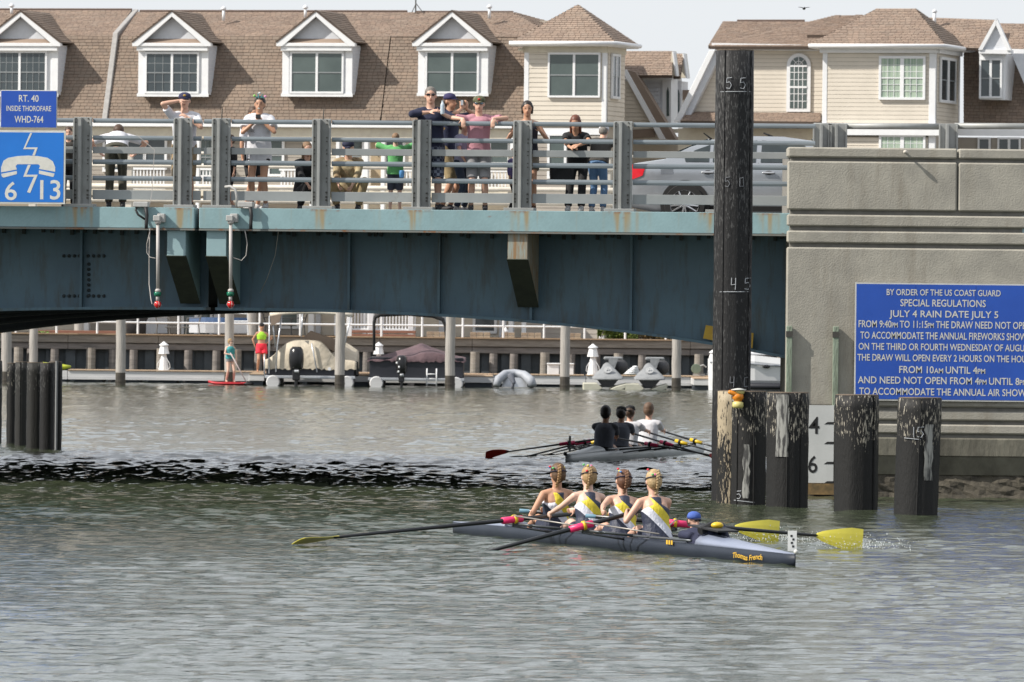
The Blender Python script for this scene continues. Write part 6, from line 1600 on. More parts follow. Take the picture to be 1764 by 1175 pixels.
# 4 crouching figures
stand(527, 0.7, label='person with long light brown hair in black crouching left of the post', h=1.60, rz=0.35, pelvis=(0, 0.12, 0.34), lean=(0.0, -0.25), footA=(-0.12, -0.08, 0), footB=(0.12, -0.12, 0), handA=(-0.1, -0.42, 0.42), handB=(0.12, -0.42, 0.45), female=True,
      top=dict(mat=C_black, sleeve=1.7), bottom=dict(mat=C_black, kind='trousers'), shoes=S_dark, hair=dict(mat=H_sand, style='long'), skin_m=SKF)
stand(600, 0.7, label='person in brown and cream jacket and dark cap squatting in the middle of a bay', h=1.72, rz=-0.1, pelvis=(0, 0.15, 0.30), lean=(0, -0.22), footA=(-0.17, -0.06, 0), footB=(0.17, -0.06, 0), kneeA=(-0.6, -1, 0.5), kneeB=(0.6, -1, 0.5), handA=(-0.10, -0.45, 0.33), handB=(0.10, -0.45, 0.33), head=(0, -0.3, 0),
      top=dict(mat=cloth('cream_jacket', (0.42, 0.36, 0.22), (0.16, 0.085, 0.04), scale=5), sleeve=1.7), bottom=dict(mat=C_tan, kind='trousers'), shoes=S_dark, hat=dict(mat=C_navy), hair=dict(mat=H_brown), skin_m=SKF)
# 5 green shirt child facing away
i5 = stand(681, 0.55, label='child in bright green shirt and navy shorts leaning arms wide on the railing, back turned', rz=math.pi, h=1.20, pelvis=(0, 0, 0.93), lean=(0, 0.02), head=(0, 0.35, 0), handA=(-0.42, -0.25, 1.33), handB=(0.42, -0.25, 1.33), elbA=(-0.4, 0.3, 0.6), elbB=(0.4, 0.3, 0.6),
      top=dict(mat=C_green, sleeve=0.9, length=0.10, puff=0.022), bottom=dict(mat=cloth('navy_shorts', (0.05, 0.06, 0.09)), len=0.95), hair=dict(mat=H_sand), face=False, skin_m=SKP)
q = BF.p(692, 306, 0.30); m = MB(); m.lathe(q, [(0.035, 0), (0.045, 0.10), (0.046, 0.11), (0.03, 0.115)], 14); o = m.build('drink_cup', plain('cup_blue', (0.12, 0.35, 0.70)), None, smooth=True); tag(o, 'blue and white cup at the waist of the child in the green shirt', 'cup')
# 6 grey haired man with bottle
i6 = stand(742, 0.30, label='grey haired person in navy sweater and sunglasses resting on the rail with a water bottle', h=1.90, rz=0.03, lean=(-0.03, -0.04), handA=(-0.03, -0.26, 1.42), elbA=(-1, -0.15, -0.12), handB=(0.15, -0.22, 1.40), elbB=(1, -0.1, -0.5), handdA=(0.8, -0.2, 0.3), handdB=(0.05, -0.3, 0.9),
      top=dict(mat=C_navy, sleeve=1.55), bottom=dict(mat=C_plaid, len=1.0), shoes=S_dark, hair=dict(mat=H_grey), glasses=M_shades, skin_m=SKF, fat=1.12, curlB=1.0)
def bottle(m, c): m.lathe(c+Vector((0, -0.03, -0.09)), [(0.03, 0), (0.034, 0.02), (0.033, 0.13), (0.03, 0.15), (0.014, 0.19), (0.014, 0.215)], 14)
held(i6, 1, 'water_bottle', 'clear plastic water bottle held up by the grey haired man', 'bottle', bottle, mat('clear_plastic', (0.55, 0.62, 0.68), (0.42, 0.50, 0.58), rough=0.15, scale=20))
# 7 person with a cap and phone, turned to the right
i7 = stand(772, 0.85, label='person in navy cap and yellow marked shirt with a phone at the face, turned right', h=1.82, rz=1.0, lean=(0, -0.03), handA=(-0.02, -0.24, 1.55), handB=(0.10, -0.25, 1.55), handdA=(0.3, 0.1, 0.9), handdB=(0, -0.2, 1), top=dict(mat=cloth('navy_yellow', (0.02, 0.025, 0.06), (0.55, 0.33, 0.03), scale=3.2, ramp=(0.36, 0.40)), sleeve=0.6),
      bottom=dict(mat=C_tan, len=0.95), shoes=S_dark, hat=dict(mat=cloth('cap_violet', (0.035, 0.03, 0.10)), brim=(0, -1, 0)), hair=dict(mat=H_brown), skin_m=SKT)
held(i7, 0, 'phone', 'silver phone held by the person in the violet navy cap', 'phone', lambda m, c: m.box((c.x-0.02, c.y-0.06, c.z-0.02), (c.x+0.02, c.y+0.04, c.z+0.06)), plain('phone_silver', (0.5, 0.55, 0.6), rough=0.2))
# 8 boy with sunglasses
stand(795, 0.60, label='boy with sandy hair, sunglasses and lavender shirt looking right, beside the man in pink', h=1.42, rz=0.9, lean=(0, -0.08), handA=(-0.25, -0.3, 0.95), handB=(0.25, -0.3, 0.85), top=dict(mat=C_lav), bottom=dict(mat=C_djean, kind='trousers'), shoes=S_white, hair=dict(mat=H_sand), glasses=M_shades, skin_m=SKF)
# 9 man in pink
i9 = stand(824, 0.34, label='person in faded pink shirt, camouflage cap and sunglasses with both hands hanging over the rail', h=1.77, lean=(0, -0.05), head=(0, -0.1, 0), handA=(-0.235, -0.335, 1.42), handB=(0.225, -0.335, 1.43), elbA=(-1, 0.15, 0.12), elbB=(1, 0.15, 0.10), handdA=(-0.02, -0.35, -0.9), handdB=(-0.1, -0.35, -0.9),
      top=dict(mat=C_pink, puff=0.02), bottom=dict(mat=C_grey, len=0.9), shoes=S_dark, hat=dict(mat=mat('camo', (0.16, 0.15, 0.09), (0.06, 0.07, 0.035), rough=0.9, scale=18), badge=plain('red_badge', (0.5, 0.03, 0.02))), hair=dict(mat=H_brown), glasses=plain('mirror_lens', (0.15, 0.2, 0.25), rough=0.1, metal=0.7), skin_m=SKF, curlA=0.35, curlB=0.35)
# 10 purple figure hidden by the post
stand(886, 0.75, label='child with purple jacket mostly hidden behind the post', h=0.98, rz=0.8, top=dict(mat=C_purple, sleeve=1.5), bottom=dict(mat=C_black, kind='trousers'), shoes=S_dark, hair=dict(mat=H_brown), skin_m=SKF)
# 11 dark haired woman
i11 = stand(908, 0.40, label='person with short dark hair in black top and khaki shorts, hands on the rail', h=1.70, rz=0.0, female=True, lean=(-0.02, -0.05), head=(0.02, -0.1, 0), handA=(-0.21, -0.25, 1.30), handB=(0.20, -0.25, 1.30), elbA=(-0.6, 0.1, -1), elbB=(0.7, 0.1, -1), handdA=(-0.2, -0.1, 1), handdB=(-0.4, -0.2, 0.8),
      top=dict(mat=cloth('black_top', (0.018, 0.02, 0.035)), sleeve=0.0), bottom=dict(mat=cloth('khaki_short', (0.19, 0.16, 0.12)), len=0.5), shoes=S_brown, hair=dict(mat=H_dark, style='bob'), skin_m=SKT)
m = MB(); m.ell(Vector((-0.02, -0.142, 1.26)), (0.055, 0.012, 0.05), n=10, m=6); m.build('shirt_print', plain('cream_print', (0.45, 0.42, 0.30)), i11['root'], local=True, smooth=True)
# 12 red haired woman bending forward
stand(990, 0.42, label='person with long auburn hair in black, bent over with arms folded on the rail', h=1.66, rz=-0.15, female=True, pelvis=(0, 0.38, 0.88), lean=(0.02, -0.68), head=(0.0, -0.15, 0), handA=(-0.02, -0.40, 1.06), handB=(0.12, -0.38, 1.10), elbA=(-1, -0.1, -0.2), elbB=(1, -0.1, 0), handdA=(0.9, -0.1, 0.0), handdB=(-0.9, -0.2, 0),
      top=dict(mat=C_black, sleeve=0.5), bottom=dict(mat=C_black, kind='trousers'), shoes=S_white, hair=dict(mat=H_red, style='long'), skin_m=SKT)
bagm = MB(); q = BF.p(968, 292, 0.48)
bagm.loft([[q+Vector((a*0.17*s_, 0.05*c_, z)) for a, c_ in ((1, 0), (0.7, 0.7), (0, 1), (-0.7, 0.7), (-1, 0), (-0.7, -0.7), (0, -1), (0.7, -0.7))] for z, s_ in ((-0.18, 0.9), (-0.16, 1.1), (0.05, 1.15), (0.10, 0.7))])
o = bagm.build('shoulder_bag', C_black, None, smooth=True); tag(o, 'large black shoulder bag beside the auburn haired woman', 'bag')
# 13 figure in dark jacket, jeans and white cap, back turned
stand(1030, 0.55, label='person in brown jacket, light jeans and white cap leaning on the rail with back turned', rz=math.pi-0.25, h=1.46, lean=(0.0, -0.62), head=(0, -0.5, 0), handA=(-0.3, -0.35, 1.1), handB=(0.3, -0.35, 1.15), elbA=(-1, 0, 0), elbB=(1, 0, 0),
      top=dict(mat=C_brown, sleeve=1.7, puff=0.03), bottom=dict(mat=C_jean, kind='trousers'), shoes=S_white, hat=dict(mat=C_white), hair=dict(mat=H_grey), face=False, skin_m=SKF, fat=1.05)

# ---- two figures by the dock
c = W(396, 664, 281.0)
bd = thing('paddle_board', 'red stand up paddle board on the water under a girl', 'paddleboard', (c.x, 281.0, 0.0), rz=0.0)
m = MB(); xs_ = np.linspace(-0.72, 0.58, 14); rg = []
for x in xs_:
    u = (x+0.07)/0.66; w = 0.36*math.sqrt(max(0.01, 1-u*u)); up = 0.07*max(0, (-x-0.35)/0.4)**2
    rg.append([(x, w*math.cos(2*math.pi*k/12), 0.05+up+0.05*math.sin(2*math.pi*k/12)) for k in range(12)])
m.loft(rg); m.build('deck', plain('board_red', (0.50, 0.02, 0.03), rough=0.4), bd, local=True, smooth=True)
m = MB(); m.box((-0.25, -0.2, 0.101), (0.35, 0.2, 0.108)); m.build('deck_pad', plain('pad_red', (0.38, 0.03, 0.05)), bd, local=True)
ig = person('blond girl in teal life vest paddling while standing on the red board', (c.x+0.0, 281.05, 0.10), 0.35, h=1.42, skin_m=SKP, female=True, lean=(0, 0), head=(0.0, -0.05, 0), hd=(0.55, -1, 0), handA=(-0.06, -0.24, 1.13), handB=(0.26, -0.12, 0.78), elbA=(-1, 0.2, -0.5), elbB=(1, 0.4, -0.2), footA=(-0.14, 0.05, 0), footB=(0.17, -0.02, 0), glasses=M_shades,
            top=dict(mat=cloth('teal_vest', (0.05, 0.32, 0.33), (0.03, 0.20, 0.22)), sleeve=0.0, length=-0.03, puff=0.035, name='life_vest'), bottom=dict(mat=C_grey, len=0.1, puff=0.004, name='swimsuit'), hair=dict(mat=H_blond, style='bob'), vox=0.014)
Mg = wm(ig['root']); a_ = Mg @ (ig['arms'][0][2]+Vector((0, -0.03, 0.02))); b_ = W(427, 661, 280.7); b_.z = 0.02
pd = thing('paddle', 'long paddle with black blade held by the girl on the red board', 'paddle', b_)
d_ = (b_-a_).normalized()
m = MB(); m.cyl(a_-d_*0.05, b_, 0.018, n=8); m.build('shaft', plain('paddle_shaft', (0.50, 0.42, 0.42)), pd, smooth=True)
m = MB(); m.ell(b_+Vector((0.04, 0, 0.03)), (0.17, 0.05, 0.05)); m.build('blade', M_cable, pd, smooth=True)
c = W(449, 644, 284.0)
person('person in lime green top, red shorts and dark cap standing on the dock', (c.x, 284.6, zd+0.02), 0.1, h=1.62, skin_m=SKT, female=True, head=(0, -0.05, 0), handA=(-0.24, 0.05, 0.95), handB=(0.20, 0.02, 1.06), elbA=(-1, 0.5, 0), elbB=(1, 0.3, 0), hair=dict(mat=H_dark), hat=dict(mat=C_black), glasses=M_shades, footA=(-0.13, 0, 0), footB=(0.13, 0, 0),
       top=dict(mat=cloth('lime', (0.38, 0.72, 0.05)), sleeve=0.0, length=-0.26, puff=0.012, name='sports_top'), bottom=dict(mat=cloth('hot_red', (0.80, 0.03, 0.06)), len=0.5, puff=0.03), vox=0.014)
# ================================================================ ROWING SHELLS
M_hullN = mat('navy_hull', (0.024, 0.031, 0.046), (0.018, 0.024, 0.037), rough=0.5, spec=0.25, scale=2)
M_deckN = mat('bow_deck', (0.24, 0.27, 0.36), (0.20, 0.23, 0.31), rough=0.35, scale=2)
M_hullW = mat('pale_hull', (0.33, 0.36, 0.37), (0.27, 0.30, 0.31), rough=0.35, scale=1.5)
M_carbon = plain('carbon_shaft', (0.012, 0.014, 0.018), rough=0.3)
M_rig = plain('rigger_tube', (0.10, 0.11, 0.12), rough=0.35, metal=0.5); M_stay = plain('stay_rod', (0.30, 0.28, 0.26), rough=0.4, metal=0.4)
M_pinkS = plain('pink_sleeve', (0.85, 0.03, 0.16), rough=0.4); M_yelC = plain('yellow_collar', (0.70, 0.48, 0.02), rough=0.4)
M_blade = mat('yellow_blade', (0.66, 0.58, 0.07), (0.58, 0.52, 0.06), rough=0.35, scale=3); M_redb = plain('red_blade', (0.85, 0.05, 0.04), rough=0.4)
M_gripb = plain('blue_grip', (0.12, 0.25, 0.34), rough=0.6); M_gold = plain('gold_letter', (0.75, 0.45, 0.03), rough=0.4)
class Boat:
    def __init__(s, bow, stern):
        s.b = Vector((bow[0], bow[1], 0)); d = Vector((stern[0]-bow[0], stern[1]-bow[1], 0)); s.L = d.length; s.u = d.normalized(); s.n = Vector((s.u.y, -s.u.x, 0))   # n: to the right in the picture
    def S(s, t, x, z): return s.b+s.u*t+s.n*x+Vector((0, 0, z))
def hull(B, root, mt, deck_mt, beam=0.28, gz=0.175, pk=0.27, tdeck=2.9, cock=(3.0, 10.2)):
    m = MB(); rings = []; N = 36
    for i in range(N+1):
        f = i/N; t = B.L*f; e = max(0.012, math.sin(math.pi*min(max(f, 0.0), 1))**0.62) if 0 < f < 1 else 0.03
        w = beam*e*(1.0 if f > 0.05 else 0.9); g = gz*(0.82+0.18*math.sin(math.pi*f)) - 0.01
        kz_ = -0.13*math.sin(math.pi*f)**0.5 if 0 < f < 1 else 0.02
        rings.append([B.S(t, x, z) for x, z in ((-w, g), (-w*1.02, g*0.45), (-w*0.85, -0.03), (-w*0.45, kz_*0.8), (0, kz_), (w*0.45, kz_*0.8), (w*0.85, -0.03), (w*1.02, g*0.45), (w, g), (w*0.5, g-0.004), (-w*0.5, g-0.004))])
    m.loft(rings); m.build('hull', mt, root, smooth=True)
    # cambered bow and stern decks
    for (a, b, h0, h1, nm) in ((0.02, tdeck, 0.0, pk-gz, 'bow_deck'), (B.L-0.03, cock[1], 0.0, 0.05, 'stern_deck')):
        m = MB(); rings = []
        for i in range(13):
            t = a+(b-a)*i/12; f = t/B.L; e = math.sin(math.pi*min(max(f, 0.002), 0.998))**0.62; w = beam*e*0.985; g = gz*(0.82+0.18*math.sin(math.pi*f))-0.008; hh = (h0+(h1-h0)*(i/12)**1.2)+0.004
            rings.append([B.S(t, w*math.cos(math.pi*k/8), g+hh*math.sin(math.pi*k/8)) for k in range(9)]+[B.S(t, -w*0.5, g-0.03), B.S(t, w*0.5, g-0.03)])
        m.loft(rings); m.build(nm, deck_mt, root, smooth=True)
    # gunwales
    for s_ in (-1, 1):
        pts = []
        for i in range(19):
            t = cock[0]+(cock[1]-cock[0])*i/18; f = t/B.L; w = beam*math.sin(math.pi*f)**0.62; pts.append(B.S(t, s_*w, gz+0.02))
        m = MB(); m.tube(pts, 0.016, n=6); m.build('gunwale', M_rig, root, smooth=True)
def rig(B, root, t, side, span=0.80, z=0.30, stay=1.0, mt=None):
    g = 0.27; m = MB(); p = B.S(t, side*span, z-0.05); r = 0.016
    m.cyl(B.S(t-0.35, side*g, 0.20), p, r, n=7); m.cyl(B.S(t+0.25, side*g, 0.20), p, r, n=7); m.cyl(B.S(t, side*g, 0.14), p+Vector((0, 0, -0.03)), r*0.8, n=7)
    m.cyl(p+Vector((0, 0, -0.04)), p+Vector((0, 0, 0.10)), 0.012, n=8)
    m.build('rigger', mt or M_rig, root, smooth=True)
    if stay:
        m = MB(); m.cyl(p+Vector((0, 0, 0.10)), B.S(t-1.15, side*0.22, 0.24), 0.010, n=6); m.build('back_stay', M_stay, root, smooth=True)
    return p+Vector((0, 0, 0.05))
def oar(label, pin, tip, inb, blade_len, blade_h, mt, sleeve, collar, grip, roll, group, r=0.029, blade='hatchet'):
    """pin: oarlock, tip: end of the blade, inb: inboard length. oar > shaft, sleeve, collar, blade, grip"""
    pin = Vector(pin); tip = Vector(tip); d = (tip-pin).normalized(); hnd = pin-d*inb; root = thing('oar', label, 'oar', pin, group=group)
    bs = tip-d*blade_len
    m = MB(); m.tube([hnd+d*0.12, pin, bs+d*0.06], [r*0.9, r, r*0.62], n=10); m.build('shaft', M_carbon, root, smooth=True)
    m = MB(); m.cyl(hnd, hnd+d*0.30, r*0.85, n=10); m.build('grip', grip, root, smooth=True)
    m = MB(); m.cyl(pin-d*0.13, pin+d*0.17, r+0.017, r+0.013, n=10); m.build('sleeve', sleeve, root, smooth=True)
    m = MB(); m.cyl(pin-d*0.035, pin-d*0.0, r+0.032, n=14); m.build('collar', collar, root, smooth=True)
    up = Vector((0, 0, 1)); sd_ = d.cross(up).normalized(); nrm = (sd_*math.cos(roll)+up*math.sin(roll)).normalized(); ht = nrm.cross(d).normalized()
    if ht.z < 0: ht = -ht
    m = MB(); n_ = 8; vs = []; 
    for side in (0, 1):
        for i in range(n_+1):
            f = i/n_; hh = blade_h*(0.18+0.82*min(1, f*1.35)**0.7)
            for j in range(5):
                v = (j/4-0.5)*hh - 0.025*f; cv = (0.02 if roll < 1 else -0.012)*math.sin(math.pi*f)+0.010*(1-(2*j/4-1)**2)
                vs.append(bs+d*blade_len*f+ht*v+nrm*(cv+0.006*side))
    fs = []; K = (n_+1)*5
    for side in (0, 1):
        for i in range(n_):
            for j in range(4):
                a = side*K+i*5+j; q = (a, a+1, a+6, a+5); fs.append(q if side else tuple(reversed(q)))
    edge = [i*5 for i in range(n_+1)]+[n_*5+j for j in range(1, 5)]+[i*5+4 for i in range(n_-1, -1, -1)]+[3, 2, 1]
    for a, b in zip(edge, edge[1:]+edge[:1]): fs.append((a, b, K+b, K+a))
    m.add(vs, fs); m.build('blade', mt, root, smooth=False)
    return root, hnd, d
# ---------------- the near crew
WB = Boat((3.29, 96.9), (-0.73, 109.2))
wboat = thing('rowing_shell', 'dark blue coxed four rowing shell with pale bow deck in the foreground', 'rowing boat', WB.S(6.5, 0, 0), rz=0.314)
hull(WB, wboat, M_hullN, M_deckN, pk=0.30)
m = MB(); m.ell(WB.S(-0.03, 0, 0.16), (0.028, 0.028, 0.028), n=10, m=6); m.build('bow_ball', M_signedge, wboat, smooth=True)
pb = WB.S(0.10, 0.0, 0.0); m = MB(); m.box((pb.x-0.052, pb.y-0.004, 0.165), (pb.x+0.052, pb.y+0.004, 0.40)); bp_ = m.build('bow_number_plate', plain('plate_white', (0.75, 0.76, 0.76)), wboat)
m = MB(); 
for x, z in ((-0.01, 0.34), (0.012, 0.30), (-0.005, 0.26), (0.01, 0.22)): m.box((pb.x+x-0.012, pb.y-0.007, z-0.012), (pb.x+x+0.012, pb.y-0.0045, z+0.012))
m.build('plate_marks', M_black, wboat, kind='stuff')
# name on the side, in gold script
glyphs(['Thomas French'])
v, f = GLY['Thomas French']; xs = [p[0] for p in v]; w_ = max(xs)-min(xs)
U = -WB.u; O = WB.S(1.62, -0.0, 0.035); mm = MB()
def hullx(t): return 0.29*math.sin(math.pi*t/WB.L)**0.62
vs = []
for p in v:
    a = (p[0]-min(xs))/w_; t = 1.66-0.86*a; z = 0.032+p[1]*0.092+0.012*math.sin(a*9); t -= p[1]*0.02
    vs.append(WB.S(t, -(hullx(t)*1.03+0.008), z))
mm.add(vs, f); mm.build('boat_name', M_gold, wboat, fix=False)
for i in range(3):
    t = 3.75-0.08*i; m = MB(); m.prism([WB.S(t, -hullx(t)*1.03-0.012, 0.13), WB.S(t-0.055, -hullx(t)*1.03-0.012, 0.13), WB.S(t-0.055, -hullx(t)*1.03-0.012, 0.18), WB.S(t, -hullx(t)*1.03-0.012, 0.18)], WB.n*0.004); m.build('gold_mark', M_gold, wboat)
# seats
seats = [8.75, 7.5, 6.15, 4.9]; hips = seats
for t in seats:
    m = MB(); m.box((-0.14, -0.15, 0.0), (0.14, 0.15, 0.03), M=Matrix.Translation(WB.S(t, 0, 0.11)) @ Matrix.Rotation(0.314, 4, 'Z')); m.build('seat', M_carbon, wboat, bevel=0.008)
m = MB(); m.tube([WB.S(2.85, -0.16, 0.31), WB.S(2.9, 0, 0.38), WB.S(2.9, 0.16, 0.31)], 0.05, n=8); m.prism([WB.S(2.3, -0.13, 0.315), WB.S(2.3, 0.13, 0.315), WB.S(3.3, 0.16, 0.36), WB.S(3.3, -0.16, 0.36)], Vector((0, 0, 0.02))); m.build('splash_cover', M_cable, wboat)
m = MB(); m.ell(WB.S(2.75, 0.02, 0.385), (0.075, 0.06, 0.04)); m.build('yellow_strap', M_yelC, wboat, smooth=True)
GO = 'oars of the near crew'
ol = {}
ol[4] = rig(WB, wboat, 5.30, -1); ol[2] = rig(WB, wboat, 8.0, -1); ol[3] = rig(WB, wboat, 6.45, 1); ol[1] = rig(WB, wboat, 9.1, 1)
tips = {4: W(662, 966, 100.9), 2: W(516, 941, 102.3), 3: W(1486, 931, 103.6), 1: W(1342, 914, 106.3)}
tips[4].z = -0.34; tips[2].z = 0.07; tips[3].z = 0.12; tips[1].z = 0.14
info_o = {}
for k_, (lb, roll) in {4: ('black oar reaching left and dipping under the water before its blade shows', 0.1), 2: ('black oar reaching far left with its yellow blade flat on the water', 1.28), 3: ('black oar reaching right with the rightmost yellow blade', 0.05), 1: ('black oar on the right whose yellow blade stands behind the other shaft', 0.05)}.items():
    info_o[k_] = oar(lb, ol[k_], tips[k_], 1.13, 0.58, 0.30, M_blade, M_pinkS, M_yelC, M_gripb, roll, GO)
# suit: navy, white and yellow bands running across the back
def suit_mat(z0):
    m = bpy.data.materials.new('racing_suit'); m.use_nodes = True; nt = m.node_tree; n = nt.nodes; l = nt.links; b = n['Principled BSDF']; b.inputs['Roughness'].default_value = 0.6
    tc = n.new('ShaderNodeTexCoord'); sp = n.new('ShaderNodeSeparateXYZ'); l.new(tc.outputs['Object'], sp.inputs[0])
    ma = n.new('ShaderNodeMath'); ma.operation = 'MULTIPLY_ADD'; ma.inputs[1].default_value = -1.05; l.new(sp.outputs['X'], ma.inputs[0]); l.new(sp.outputs['Z'], ma.inputs[2])
    cr = n.new('ShaderNodeValToRGB'); cr.color_ramp.interpolation = 'CONSTANT'; e = cr.color_ramp.elements
    nv = (0.022, 0.028, 0.055, 1); e[0].position = 0; e[0].color = nv; e[1].position = z0+0.19; e[1].color = (0.62, 0.63, 0.70, 1)
    q = e.new(z0+0.325); q.color = (0.62, 0.50, 0.03, 1); q = e.new(z0+0.475); q.color = nv
    l.new(ma.outputs[0], cr.inputs[0]); l.new(cr.outputs[0], b.inputs['Base Color'])
    nz = n.new('ShaderNodeTexNoise'); nz.inputs['Scale'].default_value = 14; bp = n.new('ShaderNodeBump'); bp.inputs['Distance'].default_value = 0.01; l.new(nz.outputs['Fac'], bp.inputs['Height']); l.new(bp.outputs[0], b.inputs['Normal'])
    return m
M_suit = suit_mat(0.10)
WR = math.pi+0.314
def rower(label, t, hA, hB, lean, head, hairm, h, skin_m, twist=0.0, dx=0.0, elbA=(-0.6, 0.5, -0.8), elbB=(0.6, 0.5, -0.8), braid=None, side=0.0, feety=-0.80, hd=None):
    q = WB.S(t, dx, 0.0); M = Matrix.Translation(q) @ Matrix.Rotation(WR, 4, 'Z'); Mi = M.inverted(); k = h/1.75
    loc = lambda p: tuple((Mi @ Vector(p))/k)
    a, b = loc(hA), loc(hB)
    inf = person(label, q, WR, h=h, skin_m=skin_m, female=True, pelvis=(0, 0, 0.13/k), fat=1.14, hs=1.10, shoulders=1.08, lean=lean, twist=twist, head=head, hd=hd, handA=a, handB=b, elbA=elbA, elbB=elbB, footA=(-0.09, feety, 0.10), footB=(0.09, feety, 0.10), kneeA=(-0.1, -0.1, 1), kneeB=(0.1, -0.1, 1),
                 bottom=dict(mat=cloth('suit_navy', (0.022, 0.028, 0.055)), len=0.75, puff=0.006, name='suit_legs'), hair=dict(mat=hairm, style='braid', braid=braid, side=side), group='the four rowers of the near boat', curlA=1.1, curlB=1.1, vox=0.0095)
    # the sleeveless suit with its narrow straps between the shoulder blades
    P = inf; kk = P['k']; g = 0.012; ff = P['f']; ax, bd, Xp, Yp, XR, Yc = P['ax'], P['bend'], P['Xp'], P['Yp'], P['XR'], P['Yc']; m = MB()
    m.loft(rings_at([(P['pel']-ax*0.09*kk, Xp, Yp, 0.16*kk+g, 0.115*kk+g), (P['pel'], Xp, Yp, 0.168*kk*ff+g, 0.12*kk*ff+g), (P['waist'], Xp, Yp, 0.131*kk*ff+g, 0.102*kk*ff+g), (P['rib'], XR, Yc, 0.144*kk*ff+g, 0.119*kk*ff+g), (P['rib']+bd*0.035*kk, XR, Yc, 0.150*kk*ff+g, 0.121*kk*ff+g),
        (P['rib']+bd*0.085*kk, XR, Yc, 0.105*kk*ff, 0.130*kk+g), (P['rib']+bd*0.13*kk, XR, Yc, 0.092*kk, 0.122*kk+g), (P['sh']+bd*0.02*kk, XR, Yc, 0.088*kk, 0.098*kk+g)]))
    o = m.build('racing_suit', M_suit, P['root'], local=True, fix=False); soft(o, 0.010, 1, 0.6)
    # headband with bright bows
    H = P['H']; m = MB(); m.tube([H(0.088*math.cos(a), 0.105*math.sin(a)+0.02, 0.03+0.02*math.sin(a)) for a in [2*math.pi*i/16 for i in range(17)]], 0.006, n=5); m.build('headband', C_navy, P['root'], local=True, smooth=True)
    rr = random.Random(label)
    for i, c in enumerate(((0.65, 0.03, 0.05), (0.10, 0.25, 0.60), (0.12, 0.5, 0.15), (0.7, 0.6, 0.1), (0.7, 0.1, 0.35))):
        a = rr.uniform(0.2, 2.6); m = MB(); z = rr.uniform(0.05, 0.12); rad = 0.085 if z < 0.09 else 0.055
        m.ell(H(rad*math.cos(a)+0.02, rad*math.sin(a)*1.1+0.01, z+0.01), (0.018, 0.018, 0.014), n=8, m=5); m.build('bow', plain('bow_%d' % i, c, rough=0.4), P['root'], local=True, smooth=True)
    return inf
def hpt(k_, a): r_, hnd, d = info_o[k_]; return hnd+d*a
off = -WB.u*0.05+Vector((0, 0, 0.03))
def wrist(p, seat_t, dx, back=0.09): 
    c = WB.S(seat_t, dx, 0.5); v = (c-p); v.z = 0.1; return p+v.normalized()*back+Vector((0, 0, 0.02))
rower('rower with dark brown braid furthest from the bow, left arm bent out wide', 8.75, wrist(hpt(1, 0.34), 8.75, 0), W(913, 888, 104.7), (0.03, 0.14), (0.0, 0.0, 0), mat('hair_rower1', (0.13, 0.07, 0.035), (0.07, 0.04, 0.02), rough=0.6, scale=50), 1.74, SKT, braid=mat('braid1', (0.36, 0.21, 0.09), rough=0.6, scale=40), side=0.018, elbB=(0.8, 0.3, -1.2))
rower('rower with blond braid, second from the stern, reaching her left arm down to the oar', 7.5, wrist(hpt(2, 0.30), 7.5, 0), wrist(hpt(2, 0.62), 7.5, 0.0, 0.05), (-0.07, -0.20), (-0.03, 0.1, 0), H_blond, 1.74, SKP, dx=0.02, side=0.02)
rower('rower with auburn brown braid, arm stretched left, third from the stern', 6.15, wrist(hpt(3, 0.36), 6.15, 0), W(1037, 881, 102.3), (-0.12, -0.26), (-0.05, 0.1, 0), mat('hair_rower3', (0.14, 0.06, 0.03), (0.08, 0.035, 0.02), rough=0.6, scale=50), 1.72, SKF, dx=0.0, braid=mat('braid3', (0.20, 0.10, 0.05), rough=0.6, scale=40), elbB=(1, 0.0, -0.2))
rower('blond rower with hair tied up in the seat nearest the bow', 4.9, wrist(hpt(4, 0.22), 4.9, 0), wrist(hpt(4, 0.60), 4.9, 0, 0.05), (0.02, -0.22), (0.0, 0.08, 0), mat('hair_rower4', (0.50, 0.36, 0.19), (0.30, 0.20, 0.10), rough=0.6, scale=50), 1.76, SKF, dx=0.02, side=-0.01)
# the cox lies in the bow, cap and face just above the deck
q = WB.S(3.72, 0.06, 0.04); kc = 1.5/1.75
ic = person('cox lying in the bow with blue visor cap and hand over the face', q, 0.314, h=1.48, pelvis=(0, -0.55, 0.10/kc), lean=(0, 3.2), head=(0.0, -0.6, 0), hd=(0.25, -1, -0.1), handA=(-0.0, -0.17, 0.24), handB=(0.05, -0.17, 0.22), elbA=(-1, -0.5, 0), elbB=(1, -0.5, 0), handdA=(0.2, 0, 1), handdB=(-0.2, 0, 1), curlA=0.2, curlB=0.2,
            footA=(-0.08, -1.30, 0.05), footB=(0.08, -1.30, 0.05), kneeA=(0, 0, 1), kneeB=(0, 0, 1), top=dict(mat=C_navy, sleeve=1.2), bottom=dict(mat=C_navy, kind='trousers'), hat=dict(mat=cloth('visor_blue', (0.06, 0.12, 0.42)), brim_mat=C_navy), hair=dict(mat=H_brown), glasses=M_shades, skin_m=SKF, group=None, shoes=S_dark)
